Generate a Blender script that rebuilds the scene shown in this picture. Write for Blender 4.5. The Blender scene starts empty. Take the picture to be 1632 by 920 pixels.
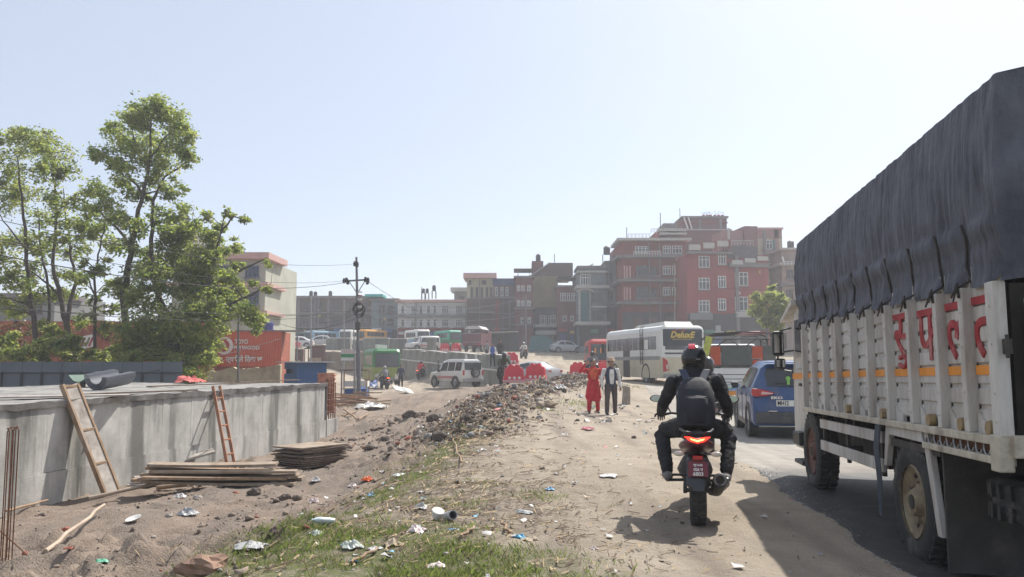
import bpy, math, random
import numpy as np
from mathutils import Vector, Matrix, Euler, noise
HAZE = 0.0014
R = math.radians
PI = math.pi
S = bpy.context.scene
COL = S.collection
rnd = random.Random(7)

# ------------------------------------------------------------------ camera
F = 1300.0                       # focal length in photo pixels (photo 1632 x 920)
EYE = 1.6
PITCH = math.atan((579 - 460) / F)
cam_d = bpy.data.cameras.new('camera')
cam_d.sensor_width = 36.0
cam_d.lens = 36.0 * F / 1632.0
cam_d.clip_start = 0.1
cam_d.clip_end = 5000
cam = bpy.data.objects.new('camera', cam_d)
COL.objects.link(cam)
cam.location = (0, 0, EYE)
cam.rotation_euler = (PI / 2 + PITCH, 0, 0)
S.camera = cam

# ------------------------------------------------------------------ light
SUN_TO = Vector((0.50, 0.72, 1.02)).normalized()
el = math.asin(SUN_TO.z)
az = math.atan2(SUN_TO.x, SUN_TO.y)
W = bpy.data.worlds.new('World')
S.world = W
W.use_nodes = True
nt = W.node_tree
nt.nodes.clear()
sky = nt.nodes.new('ShaderNodeTexSky')
sky.sky_type = 'NISHITA'
sky.sun_disc = False
sky.sun_elevation = el
sky.sun_rotation = az
sky.air_density = 0.8
sky.dust_density = 5.0
sky.ozone_density = 1.5
sky.altitude = 1300
bg = nt.nodes.new('ShaderNodeBackground')
bg.inputs['Strength'].default_value = 0.13
wo = nt.nodes.new('ShaderNodeOutputWorld')
veil = nt.nodes.new('ShaderNodeMix')          # even white veil of dusty air over the clear sky
veil.data_type = 'RGBA'
veil.inputs[0].default_value = 0.56
veil.inputs[7].default_value = (4.6, 5.05, 5.65, 1)
nt.links.new(sky.outputs[0], veil.inputs[6])
nt.links.new(veil.outputs[2], bg.inputs[0])
nt.links.new(bg.outputs[0], wo.inputs[0])
sun_d = bpy.data.lights.new('sun', 'SUN')
sun_d.energy = 5.0
sun_d.angle = R(0.5)
sun_d.color = (1.0, 0.955, 0.88)
sun = bpy.data.objects.new('sun', sun_d)
COL.objects.link(sun)
sun.rotation_euler = SUN_TO.to_track_quat('Z', 'Y').to_euler()
sun.location = (20, 30, 60)
S.view_settings.view_transform = 'Standard'
S.view_settings.look = 'None'
S.view_settings.exposure = 0.40
S.view_settings.gamma = 1.0
S.render.engine = 'CYCLES'
S.cycles.use_denoising = True
S.cycles.max_bounces = 6
S.cycles.diffuse_bounces = 3
S.cycles.glossy_bounces = 3
S.cycles.transmission_bounces = 4
S.cycles.transparent_max_bounces = 6
S.cycles.volume_bounces = 1
S.cycles.caustics_reflective = False
S.cycles.caustics_refractive = False

def at(u, v, Y):
    """world point at depth Y seen at photo pixel (u, v)"""
    t = (460 - v) / F
    y = math.cos(PITCH) - t * math.sin(PITCH)
    z = math.sin(PITCH) + t * math.cos(PITCH)
    return Vector(((u - 816) / F / y * Y, Y, EYE + z / y * Y))

# ------------------------------------------------------------------ materials
MATS = {}
def mat(name, col, rough=0.8, var=0.18, scale=6.0, bump=0.0, metal=0.0, dirt=None, dirt_amt=0.4, spec=0.4,
        detail=6.0, stretch=None, emit=None, trans=0.0, coat=0.0, bscale=None):
    """procedural material: noise-varied colour, optional second dirt colour in patches, fine bump"""
    if name in MATS:
        return MATS[name]
    m = bpy.data.materials.new(name)
    m.use_nodes = True
    t = m.node_tree
    b = t.nodes['Principled BSDF']
    b.inputs['Roughness'].default_value = rough
    b.inputs['Metallic'].default_value = metal
    b.inputs['Specular IOR Level'].default_value = spec
    if coat:
        b.inputs['Coat Weight'].default_value = coat
        b.inputs['Coat Roughness'].default_value = 0.12
    if trans:
        b.inputs['Transmission Weight'].default_value = trans
    tc = t.nodes.new('ShaderNodeTexCoord')
    src = tc.outputs['Object']
    if stretch:
        mp = t.nodes.new('ShaderNodeMapping')
        mp.inputs['Scale'].default_value = stretch
        t.links.new(src, mp.inputs[0])
        src = mp.outputs[0]
    n = t.nodes.new('ShaderNodeTexNoise')
    n.inputs['Scale'].default_value = scale
    n.inputs['Detail'].default_value = detail
    n.inputs['Roughness'].default_value = 0.62
    t.links.new(src, n.inputs['Vector'])
    ramp = t.nodes.new('ShaderNodeValToRGB')
    ramp.color_ramp.elements[0].position = 0.3
    ramp.color_ramp.elements[1].position = 0.7
    lo = [max(0, c * (1 - var)) for c in col[:3]]
    hi = [min(1, c * (1 + var)) for c in col[:3]]
    ramp.color_ramp.elements[0].color = (*lo, 1)
    ramp.color_ramp.elements[1].color = (*hi, 1)
    t.links.new(n.outputs['Fac'], ramp.inputs[0])
    out = ramp.outputs[0]
    if dirt:
        n2 = t.nodes.new('ShaderNodeTexNoise')
        n2.inputs['Scale'].default_value = scale * 0.37
        n2.inputs['Detail'].default_value = 8
        n2.inputs['Roughness'].default_value = 0.7
        t.links.new(src, n2.inputs['Vector'])
        r2 = t.nodes.new('ShaderNodeValToRGB')
        r2.color_ramp.elements[0].position = 0.62 - 0.3 * dirt_amt
        r2.color_ramp.elements[1].position = 0.75
        t.links.new(n2.outputs['Fac'], r2.inputs[0])
        mx = t.nodes.new('ShaderNodeMix')
        mx.data_type = 'RGBA'
        t.links.new(r2.outputs[0], mx.inputs[0])
        t.links.new(out, mx.inputs[6])
        mx.inputs[7].default_value = (*dirt, 1)
        out = mx.outputs[2]
    t.links.new(out, b.inputs['Base Color'])
    if bump:
        nb = n
        if bscale:
            nb = t.nodes.new('ShaderNodeTexNoise')
            nb.inputs['Scale'].default_value = bscale
            nb.inputs['Detail'].default_value = 4
            t.links.new(src, nb.inputs['Vector'])
        bp = t.nodes.new('ShaderNodeBump')
        bp.inputs['Strength'].default_value = bump
        bp.inputs['Distance'].default_value = 0.02
        t.links.new(nb.outputs['Fac'], bp.inputs['Height'])
        t.links.new(bp.outputs[0], b.inputs['Normal'])
    if emit:
        b.inputs['Emission Color'].default_value = (*emit[:3], 1)
        b.inputs['Emission Strength'].default_value = emit[3]
    MATS[name] = m
    return m

# ------------------------------------------------------------------ mesh builder
class MB:
    def __init__(s):
        s.v, s.f, s.m, s.cur = [], [], [], 0
        s.M = None
    def add(s, vs, fs):
        o = len(s.v)
        if s.M is not None:
            vs = [s.M @ Vector(p) for p in vs]
        s.v.extend([tuple(p) for p in vs])
        for f in fs:
            s.f.append(tuple(i + o for i in f))
            s.m.append(s.cur)
        return s
    def box(s, c, d, rot=None, taper=None):
        x, y, z = d[0] / 2, d[1] / 2, d[2] / 2
        tx, ty = taper or (1, 1)
        ps = [Vector(p) for p in ((-x, -y, -z), (x, -y, -z), (x, y, -z), (-x, y, -z), (-x * tx, -y * ty, z), (x * tx, -y * ty, z), (x * tx, y * ty, z), (-x * tx, y * ty, z))]
        if rot is not None:
            q = rot if isinstance(rot, Matrix) else Euler(rot).to_matrix()
            ps = [q @ p for p in ps]
        c = Vector(c)
        return s.add([p + c for p in ps], [(0, 3, 2, 1), (4, 5, 6, 7), (0, 1, 5, 4), (1, 2, 6, 5), (2, 3, 7, 6), (3, 0, 4, 7)])
    def b2(s, a, b):
        """box from min corner to max corner"""
        return s.box([(a[i] + b[i]) / 2 for i in range(3)], [abs(b[i] - a[i]) for i in range(3)])
    def bar(s, p, q, w, h, up=(0, 0, 1)):
        p, q = Vector(p), Vector(q)
        d = q - p
        L = d.length
        if L < 1e-6:
            return s
        y = d / L
        x = y.cross(Vector(up))
        if x.length < 1e-4:
            x = y.cross(Vector((1, 0, 0)))
        x.normalize()
        z = x.cross(y)
        m = Matrix((x, y, z)).transposed()
        return s.box((p + q) / 2, (w, L, h), m)
    def tube(s, pts, r, n=8, cap=True, squash=None):
        pts = [Vector(p) for p in pts]
        k = len(pts)
        rs = r if isinstance(r, (list, tuple)) else [r] * k
        vs, fs = [], []
        prev = None
        for i, p in enumerate(pts):
            d = (pts[min(i + 1, k - 1)] - pts[max(i - 1, 0)])
            if d.length < 1e-9:
                d = Vector((0, 0, 1))
            d.normalize()
            if prev is None:
                a = Vector((0, 0, 1)) if abs(d.z) < 0.9 else Vector((1, 0, 0))
            else:
                a = prev
            x = (a - d * a.dot(d))
            if x.length < 1e-5:
                x = d.orthogonal()
            x.normalize()
            prev = x
            y = d.cross(x)
            for j in range(n):
                an = 2 * PI * j / n
                vs.append(p + x * (math.cos(an) * rs[i] * (squash or 1)) + y * (math.sin(an) * rs[i]))
        for i in range(k - 1):
            for j in range(n):
                j2 = (j + 1) % n
                fs.append((i * n + j, i * n + j2, (i + 1) * n + j2, (i + 1) * n + j))
        if cap:
            fs.append(tuple(range(n - 1, -1, -1)))
            fs.append(tuple((k - 1) * n + j for j in range(n)))
        return s.add(vs, fs)
    def cyl(s, p, q, r, n=16):
        return s.tube([p, q], r, n)
    def loft(s, rings, cap=True, close=True):
        n = len(rings[0])
        vs = [p for r_ in rings for p in r_]
        fs = []
        for i in range(len(rings) - 1):
            for j in range(n if close else n - 1):
                j2 = (j + 1) % n
                fs.append((i * n + j, i * n + j2, (i + 1) * n + j2, (i + 1) * n + j))
        if cap and close:
            fs.append(tuple(range(n - 1, -1, -1)))
            fs.append(tuple((len(rings) - 1) * n + j for j in range(n)))
        return s.add(vs, fs)
    def prism(s, poly, a, b, axis='x'):
        """poly in the two other axes (in xyz order), extruded a..b along axis"""
        def put(p, t):
            return {'x': (t, p[0], p[1]), 'y': (p[0], t, p[1]), 'z': (p[0], p[1], t)}[axis]
        n = len(poly)
        vs = [put(p, a) for p in poly] + [put(p, b) for p in poly]
        fs = [tuple(range(n - 1, -1, -1)), tuple(range(n, 2 * n))]
        for i in range(n):
            j = (i + 1) % n
            fs.append((i, j, n + j, n + i))
        return s.add(vs, fs)
    def lathe(s, prof, c=(0, 0, 0), axis='z', n=20):
        """prof: list of (radius, height along axis)"""
        vs, fs = [], []
        for (r_, h) in prof:
            for j in range(n):
                a = 2 * PI * j / n
                x, y = r_ * math.cos(a), r_ * math.sin(a)
                p = {'z': (x, y, h), 'x': (h, x, y), 'y': (x, h, y)}[axis]
                vs.append((p[0] + c[0], p[1] + c[1], p[2] + c[2]))
        for i in range(len(prof) - 1):
            for j in range(n):
                j2 = (j + 1) % n
                fs.append((i * n + j, i * n + j2, (i + 1) * n + j2, (i + 1) * n + j))
        return s.add(vs, fs)
    def ring(s, c, R0, r_, axis='x', n=28, k=8, sq=1.0):
        prof = []
        for i in range(k + 1):
            a = 2 * PI * i / k
            prof.append((R0 + r_ * math.cos(a), r_ * sq * math.sin(a)))
        return s.lathe(prof, c, axis, n)
    def quad(s, a, b, c, d):
        return s.add([a, b, c, d], [(0, 1, 2, 3)])
    def blob(s, c, r, seed=0, amp=0.25, n=10, m=7, freq=1.5, flat=0.0):
        vs, fs = [], []
        c = Vector(c)
        rr = Vector(r) if not isinstance(r, (int, float)) else Vector((r, r, r))
        sd = Vector((seed * 3.1, seed * 1.7, seed * 0.9))
        for i in range(m + 1):
            th = PI * i / m
            for j in range(n):
                ph = 2 * PI * j / n
                d = Vector((math.sin(th) * math.cos(ph), math.sin(th) * math.sin(ph), math.cos(th)))
                k = 1 + amp * noise.noise(d * freq + sd) * 2
                p = Vector((d.x * rr.x * k, d.y * rr.y * k, d.z * rr.z * k))
                if p.z < -flat * rr.z and flat:
                    p.z = -flat * rr.z
                vs.append(c + p)
        for i in range(m):
            for j in range(n):
                j2 = (j + 1) % n
                fs.append((i * n + j, (i + 1) * n + j, (i + 1) * n + j2, i * n + j2))
        return s.add(vs, fs)
    def mesh(s, name, mats, smooth=False):
        me = bpy.data.meshes.new(name)
        me.from_pydata(s.v, [], s.f)
        if not isinstance(mats, (list, tuple)):
            mats = [mats]
        for m in mats:
            me.materials.append(m)
        if len(mats) > 1:
            me.polygons.foreach_set('material_index', s.m)
        if smooth:
            me.polygons.foreach_set('use_smooth', [True] * len(me.polygons))
        me.update()
        return me
    def build(s, name, mats, parent=None, loc=None, rot=None, smooth=False, bev=0, sharp=None):
        o = bpy.data.objects.new(name, s.mesh(name, mats, smooth))
        COL.objects.link(o)
        if parent:
            o.parent = parent
        if loc is not None:
            o.location = loc
        if rot is not None:
            o.rotation_euler = rot
        if bev:
            md = o.modifiers.new('bevel', 'BEVEL')
            md.width = bev
            md.segments = 2
            md.limit_method = 'ANGLE'
            md.angle_limit = R(35)
        if smooth and sharp:
            o.data.set_sharp_from_angle(angle=R(sharp))
        return o

def tag(o, label, cat, group=None):
    o['label'] = label
    o['category'] = cat
    if group:
        o['group'] = group
    return o
def thing(name, label, cat, loc=(0, 0, 0), rz=0, group=None):
    o = bpy.data.objects.new(name, None)
    COL.objects.link(o)
    o.empty_display_size = 0.2
    o.location = loc
    o.rotation_euler = (0, 0, rz)
    return tag(o, label, cat, group)
def struct(o, kind='structure'):
    o['kind'] = kind
    return o
def copy_tree(o, parent=None):
    c = o.copy()
    COL.objects.link(c)
    c.parent = parent
    if parent is not None:
        c.matrix_parent_inverse = o.matrix_parent_inverse.copy()
    for ch in KIDS.get(o.name, None) or list(o.children):
        copy_tree(ch, c)
    return c
KIDS = {}
def dup(o, loc, rz=None, label=None, scale=None):
    c = copy_tree(o)
    c.location = loc
    if rz is not None:
        c.rotation_euler = (0, 0, rz)
    if label:
        c['label'] = label
    if scale:
        c.scale = (scale,) * 3
    return c
def text(body, size, m, parent, loc, rot, name='lettering', bold=0.0, depth=0.004, align='CENTER', shear=0.0, sx=1.0):
    cu = bpy.data.curves.new(name, 'FONT')
    cu.body = body
    cu.size = size
    cu.extrude = depth
    cu.offset = bold
    cu.align_x = align
    cu.align_y = 'CENTER'
    cu.shear = shear
    cu.resolution_u = 3
    o = bpy.data.objects.new('tmp_text', cu)
    COL.objects.link(o)
    dg = bpy.context.evaluated_depsgraph_get()
    me = bpy.data.meshes.new_from_object(o.evaluated_get(dg))
    bpy.data.objects.remove(o)
    me.materials.clear()
    me.materials.append(m)
    if sx != 1.0:
        me.transform(Matrix.Diagonal((sx, 1, 1, 1)))
    r = bpy.data.objects.new(name, me)
    COL.objects.link(r)
    r.parent = parent
    r.location = loc
    r.rotation_euler = rot
    return r
# ------------------------------------------------------------------ terrain height
def hash2(ix, iy):
    h = (ix.astype(np.int64) * 374761393 + iy.astype(np.int64) * 668265263) & 0x7fffffff
    h = ((h ^ (h >> 13)) * 1274126177) & 0x7fffffff
    return ((h ^ (h >> 16)) & 0xffff) / 65535.0
def vnoise(x, y):
    ix, iy = np.floor(x), np.floor(y)
    fx, fy = x - ix, y - iy
    fx, fy = fx * fx * (3 - 2 * fx), fy * fy * (3 - 2 * fy)
    a, b = hash2(ix, iy), hash2(ix + 1, iy)
    c, d = hash2(ix, iy + 1), hash2(ix + 1, iy + 1)
    return (a + (b - a) * fx) * (1 - fy) + (c + (d - c) * fx) * fy - 0.5
def fbm(x, y, o=4, g=0.55):
    s, a = 0, 1.0
    for i in range(o):
        s = s + a * vnoise(x * 2 ** i + 17.3 * i, y * 2 ** i - 9.1 * i)
        a *= g
    return s
def edge_x(y):
    """left edge of the bare shoulder, where the dug ground begins"""
    return -2.5 + 0.075 * y
def road_x(y):
    """left edge of the asphalt"""
    return 2.27 + 0.10 * y
CP = []
for y in (-3, 0, 3, 6, 9, 12, 15, 18, 22, 26):
    for x in (0.2, 1.7):
        CP.append((x + 0.05 * y, y, 0.12 if y < 14 else 0.06))
    for x in (3.6, 6, 9, 13, 18):
        CP.append((x + 0.07 * y, y, 0.0))
for y in (4, 7, 10, 13, 16, 19):
    CP.append((edge_x(y) + 0.3, y, 0.06))
    CP.append((edge_x(y) - 0.5, y, -0.22 if y > 8 else -0.1))
CP += [(-2.2, 6, 0.0), (-3.4, 6, -0.12), (-5.2, 6, -0.25), (-7, 6, -0.4), (-3.4, 8, -0.3), (-5, 8, -0.36), (-4.2, 11, -0.34), (-6, 10.5, -0.40), (-7.2, 12, -0.66),
       (-3.2, 11, -0.4), (-4.4, 14.5, -0.58), (-3.2, 15.5, -0.5), (-2.4, 18, -0.4), (-5.4, 16, -0.62),
       (-6, 30, -0.7), (-5, 36, -0.5), (-8, 40, -0.5), (-3, 34, -0.45), (-0.2, 36, -0.35), (-3, 26, -0.55), (-3.4, 21, -0.6), (-11, 48, -0.5), (-9, 53, -0.5),
       (-15, 20, -0.6), (-20, 33, -0.5), (-30, 40, -0.4), (-25, 55, -0.3), (-45, 60, 0), (-14, 8, -0.6), (-25, 10, -0.5), (-40, 25, -0.3), (-12, 0, -0.5),
       (-1.17, 20, 0.12), (-0.75, 24, 0.38), (-0.35, 28, 0.58), (1.0, 33, 0.72), (2.4, 37, 0.9), (3.6, 40, 0.75),
       (1.0, 22, 0.06), (1.9, 28, 0.1), (3.2, 32, 0.25),
       (6, 38, 0.62), (8.5, 42, 0.64), (5, 48, 0.64), (7.5, 34, 0.45), (10, 30, 0.3), (13, 36, 0.5), (14, 50, 0.8),
       (0.0, 42, 0.5), (1.3, 42, 0.6), (4.2, 50, 0.75), (5.6, 50, 0.75), (0, 66, 1.5), (2.6, 57, 0.05), (0.5, 57, -0.05), (-1.5, 54, -0.1), (5, 60, 0.8),
       (-3.9, 60, -0.15), (-9, 70, -0.25), (-8.2, 61, -0.15), (-10, 78, -0.3), (-12, 84, -0.2), (-6, 55, -0.3), (-13, 60, -0.4), (-4.5, 65, -0.2), (-3, 62, -0.12),
       (-8, 84, 2.1), (-2, 70, 1.45), (-5, 76, 1.8), (2, 75, 1.9), (1.5, 83, 2.05), (8, 80, 1.8), (8, 68, 1.3), (20, 80, 2), (0, 100, 3.1), (10, 100, 3.0), (25, 100, 3.1), (40, 105, 3.1),
       (-5, 100, 3.4), (-15, 104, 3.5), (-30, 110, 3.7), (-45, 110, 3.6), (-16, 92, 2.8), (-17, 76, 0.3), (-24, 80, 1.6), (-22, 88, 2.6), (-22, 100, 3.4),
       (60, 100, 3), (60, 40, 1), (60, 0, 0), (-80, 100, 3), (-80, 30, 0), (-80, -20, 0), (0, -20, 0), (60, -20, 0), (-100, 200, 4.5), (0, 200, 4), (100, 200, 3.5),
       (-300, 500, 5), (0, 500, 5), (300, 500, 5), (-400, 0, 0), (400, 0, 0)]
for y in (8, 12, 16, 20, 24, 27):
    CP.append((-10 + 0.14 * y + 0.15, y, -0.86))
    CP.append((-10 + 0.14 * y - 1.5, y, -0.8))
CP = np.array(CP, float)
def _phi(r2):
    return np.sqrt(r2 + 0.6)
_d2 = (CP[:, None, 0] - CP[None, :, 0]) ** 2 + (CP[:, None, 1] - CP[None, :, 1]) ** 2
_w = np.linalg.solve(_phi(_d2) + 0.0 * np.eye(len(CP)), CP[:, 2])
def smooth_h(x, y):
    out = np.empty(x.shape)
    xf, yf, of = x.ravel(), y.ravel(), out.reshape(-1)
    for i in range(0, xf.size, 20000):
        d2 = (xf[i:i + 20000, None] - CP[None, :, 0]) ** 2 + (yf[i:i + 20000, None] - CP[None, :, 1]) ** 2
        of[i:i + 20000] = _phi(d2) @ _w
    return out
def sstep(a, b, x):
    t = np.clip((x - a) / (b - a), 0, 1)
    return t * t * (3 - 2 * t)
def ridge_mask(x, y):
    """rubble heap along the ditch"""
    cx = np.interp(y, [17, 20, 24, 28, 33, 37, 41], [-1.3, -1.1, -0.7, -0.35, 1.0, 2.4, 3.6])
    return np.exp(-((x - cx) / 0.9) ** 2) * sstep(16, 19, y) * (1 - sstep(40, 43, y))
def masks(x, y):
    e = edge_x(y) + 0.35 * fbm(x * 0.9, y * 0.9, 3)
    dug = (1 - sstep(-0.35, 0.25, x - e)) * (1 - sstep(45, 60, y))
    rd = sstep(-0.15, 0.15, x - road_x(y) - 0.25 * fbm(x * 0.8 + 40, y * 0.8, 3)) * (1 - sstep(30, 38, y))
    rg = ridge_mask(x, y)
    return dug, rd, rg
def height(x, y):
    x, y = np.asarray(x, float), np.asarray(y, float)
    h = smooth_h(x, y)
    dug, rd, rg = masks(x, y)
    near = 1 - sstep(60, 90, y)
    n1 = fbm(x * 0.75, y * 0.75, 3)
    n2 = fbm(x * 3.1 + 5, y * 3.1, 4, 0.6)
    n3 = np.abs(fbm(x * 7.0, y * 7.0 + 3, 3, 0.6))
    n4 = np.maximum(0, fbm(x * 1.6 + 31, y * 1.6, 4, 0.7)) ** 1.3
    mm = sstep(-0.15, 0.35, fbm(x * 0.38 + 7, y * 0.38, 3))
    amp = dug * (0.17 * n1 + (0.04 + 0.12 * mm) * n2 + (0.05 + 0.14 * mm) * n3 + (0.05 + 0.13 * mm) * n4 - 0.03) + (1 - dug) * (1 - rd) * (0.05 * n1 + 0.02 * n2 + 0.015 * n3) + rd * 0.01 * n1
    amp = amp + rg * (0.22 * n2 + 0.12 * n3)
    return h + amp * near
def H(x, y):
    return float(height(np.array([x]), np.array([y]))[0])

def axis(lo, hi, parts):
    out = [lo]
    for (end, st) in parts:
        while out[-1] + st < end:
            out.append(out[-1] + st)
        out.append(end)
    return np.array(out)
gx = axis(-900, 900, [(-300, 150), (-90, 30), (-40, 5), (-14, 1.0), (-9, 0.2), (3.5, 0.062), (7, 0.14), (16, 0.6), (60, 4), (300, 40), (900, 150)])
gy = axis(-40, 1500, [(-5, 8), (3.5, 0.8), (13, 0.065), (22, 0.1), (34, 0.17), (62, 0.4), (110, 1.0), (200, 15), (600, 100), (1500, 300)])
GX, GY = np.meshgrid(gx, gy)
GZ = height(GX, GY)
nx, ny = len(gx), len(gy)
co = np.stack([GX, GY, GZ], -1).reshape(-1, 3)
i0 = (np.arange(ny - 1)[:, None] * nx + np.arange(nx - 1)[None, :]).ravel()
faces = np.stack([i0, i0 + 1, i0 + nx + 1, i0 + nx], -1)
me = bpy.data.meshes.new('ground')
me.vertices.add(len(co))
me.vertices.foreach_set('co', co.ravel())
me.loops.add(faces.size)
me.loops.foreach_set('vertex_index', faces.ravel().astype(np.int32))
me.polygons.add(len(faces))
me.polygons.foreach_set('loop_start', np.arange(0, faces.size, 4, dtype=np.int32))
me.polygons.foreach_set('use_smooth', np.ones(len(faces), bool))
me.update(calc_edges=True)
# soil kinds as a colour attribute: R dug earth, G thin grass, B rubble / dark refuse
dug, rd, rg = masks(GX, GY)
def grass_mask(x, y):
    n = fbm(x * 0.7 + 3, y * 0.7, 4)
    n2 = fbm(x * 2.2, y * 2.2 + 8, 3)
    a = sstep(0.9, -0.4, (x + 0.15 + 0.35 * (y - 6)) + 1.4 * n) * sstep(-3.2, -2.2, x - 0.10 * (y - 6)) * (1 - sstep(8.2, 9.6, y + 1.6 * n))
    b = np.exp(-((x - edge_x(y) - 0.15) / 0.42) ** 2) * sstep(6, 8, y) * (1 - sstep(14.5, 17, y)) * sstep(-0.25, 0.15, n2)
    c = np.exp(-((x - edge_x(y) - 0.0) / 0.5) ** 2) * sstep(16, 17, y) * (1 - sstep(19, 20, y)) * 0.8
    d = 0.7 * np.exp(-(((x + 0.6) / 1.2) ** 2 + ((y - 9.2) / 0.9) ** 2)) * sstep(0.0, 0.2, n2)
    e = 0.5 * sstep(68, 74, y) * (1 - sstep(88, 95, y)) * sstep(2, 6, x) * sstep(-0.1, 0.15, n)
    return np.clip(np.maximum.reduce([a, b, c, d, e]), 0, 1)
gm = grass_mask(GX, GY)
litter = np.exp(-(((GX + 0.7) / 1.5) ** 2 + ((GY - 8.6) / 2.6) ** 2)) + 0.8 * np.exp(-(((GX + 0.9) / 0.9) ** 2 + ((GY - 14.5) / 4) ** 2))
att = me.color_attributes.new('soil', 'FLOAT_COLOR', 'POINT')
att.data.foreach_set('color', np.stack([dug, gm, np.clip(rg + 0.0, 0, 1), np.clip(litter, 0, 1)], -1).reshape(-1).astype(np.float32))

def ground_mat():
    m = bpy.data.materials.new('bare_earth')
    m.use_nodes = True
    t = m.node_tree
    N = t.nodes.new
    L = t.links.new
    b = t.nodes['Principled BSDF']
    b.inputs['Roughness'].default_value = 0.95
    b.inputs['Specular IOR Level'].default_value = 0.15
    at_ = N('ShaderNodeAttribute'); at_.attribute_name = 'soil'
    sep = N('ShaderNodeSeparateColor'); L(at_.outputs['Color'], sep.inputs[0])
    geo = N('ShaderNodeNewGeometry')
    def noi(sc, det=8, ro=0.65):
        n = N('ShaderNodeTexNoise'); n.inputs['Scale'].default_value = sc; n.inputs['Detail'].default_value = det; n.inputs['Roughness'].default_value = ro
        L(geo.outputs['Position'], n.inputs['Vector']); return n.outputs['Fac']
    def ramp(f, a, ca, b_, cb):
        r = N('ShaderNodeValToRGB'); r.color_ramp.elements[0].position = a; r.color_ramp.elements[1].position = b_
        r.color_ramp.elements[0].color = (*ca, 1); r.color_ramp.elements[1].color = (*cb, 1); L(f, r.inputs[0]); return r.outputs[0]
    def mix(f, a, b_):
        x = N('ShaderNodeMix'); x.data_type = 'RGBA'
        if isinstance(f, float): x.inputs[0].default_value = f
        else: L(f, x.inputs[0])
        L(a, x.inputs[6]); L(b_, x.inputs[7]); return x.outputs[2]
    big, mid, fine = noi(0.45), noi(2.3), noi(14)
    sandy = mix(fine, ramp(mid, 0.32, (0.29, 0.24, 0.185), 0.68, (0.43, 0.365, 0.29)), ramp(big, 0.35, (0.315, 0.26, 0.20), 0.65, (0.47, 0.40, 0.32)))
    earth = mix(fine, ramp(mid, 0.32, (0.18, 0.138, 0.108), 0.68, (0.33, 0.262, 0.208)), ramp(big, 0.35, (0.20, 0.152, 0.12), 0.66, (0.37, 0.295, 0.235)))
    c = mix(sep.outputs[0], sandy, earth)
    # compacted wheel tracks and darker damp streaks along the shoulder
    mp = N('ShaderNodeMapping'); mp.inputs['Scale'].default_value = (1.7, 0.16, 1); mp.inputs['Rotation'].default_value = (0, 0, R(8)); L(geo.outputs['Position'], mp.inputs[0])
    ns = N('ShaderNodeTexNoise'); ns.inputs['Scale'].default_value = 1.0; ns.inputs['Detail'].default_value = 6; L(mp.outputs[0], ns.inputs['Vector'])
    streak = ramp(ns.outputs['Fac'], 0.47, (0, 0, 0), 0.70, (0.75, 0.75, 0.75))
    dark = ramp(fine, 0.3, (0.15, 0.125, 0.105), 0.7, (0.23, 0.195, 0.165))
    c = mix(streak, c, dark)
    lit = N('ShaderNodeMath'); lit.operation = 'MULTIPLY'; L(at_.outputs['Alpha'], lit.inputs[0]); L(ramp(noi(5.5), 0.4, (0.1, 0.1, 0.1), 0.62, (1, 1, 1)), lit.inputs[1])
    c = mix(lit.outputs[0], c, ramp(noi(20), 0.35, (0.08, 0.06, 0.045), 0.7, (0.19, 0.15, 0.115)))
    rub = ramp(noi(9), 0.33, (0.11, 0.09, 0.075), 0.66, (0.30, 0.25, 0.205))
    c = mix(sep.outputs[2], c, rub)
    gr = ramp(noi(11), 0.35, (0.065, 0.085, 0.025), 0.7, (0.15, 0.17, 0.055))
    gmul = N('ShaderNodeMath'); gmul.operation = 'MULTIPLY'; L(sep.outputs[1], gmul.inputs[0]); L(ramp(noi(7), 0.35, (0.15, 0.15, 0.15), 0.55, (0.85, 0.85, 0.85)), gmul.inputs[1])
    c = mix(gmul.outputs[0], c, gr)
    # pale grit
    sp = ramp(noi(60, 3, 0.5), 0.66, (0, 0, 0), 0.74, (0.8, 0.8, 0.8))
    grit = N('ShaderNodeRGB'); grit.outputs[0].default_value = (0.47, 0.42, 0.36, 1)
    c = mix(sp, c, grit.outputs[0])
    L(c, b.inputs['Base Color'])
    bp = N('ShaderNodeBump'); bp.inputs['Strength'].default_value = 0.8; bp.inputs['Distance'].default_value = 0.04
    ad = N('ShaderNodeMath'); ad.operation = 'ADD'; L(fine, ad.inputs[0]); L(noi(45, 4), ad.inputs[1])
    L(ad.outputs[0], bp.inputs['Height']); L(bp.outputs[0], b.inputs['Normal'])
    return m
me.materials.append(ground_mat())
ground = bpy.data.objects.new('ground', me)
COL.objects.link(ground)
struct(ground)

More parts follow.
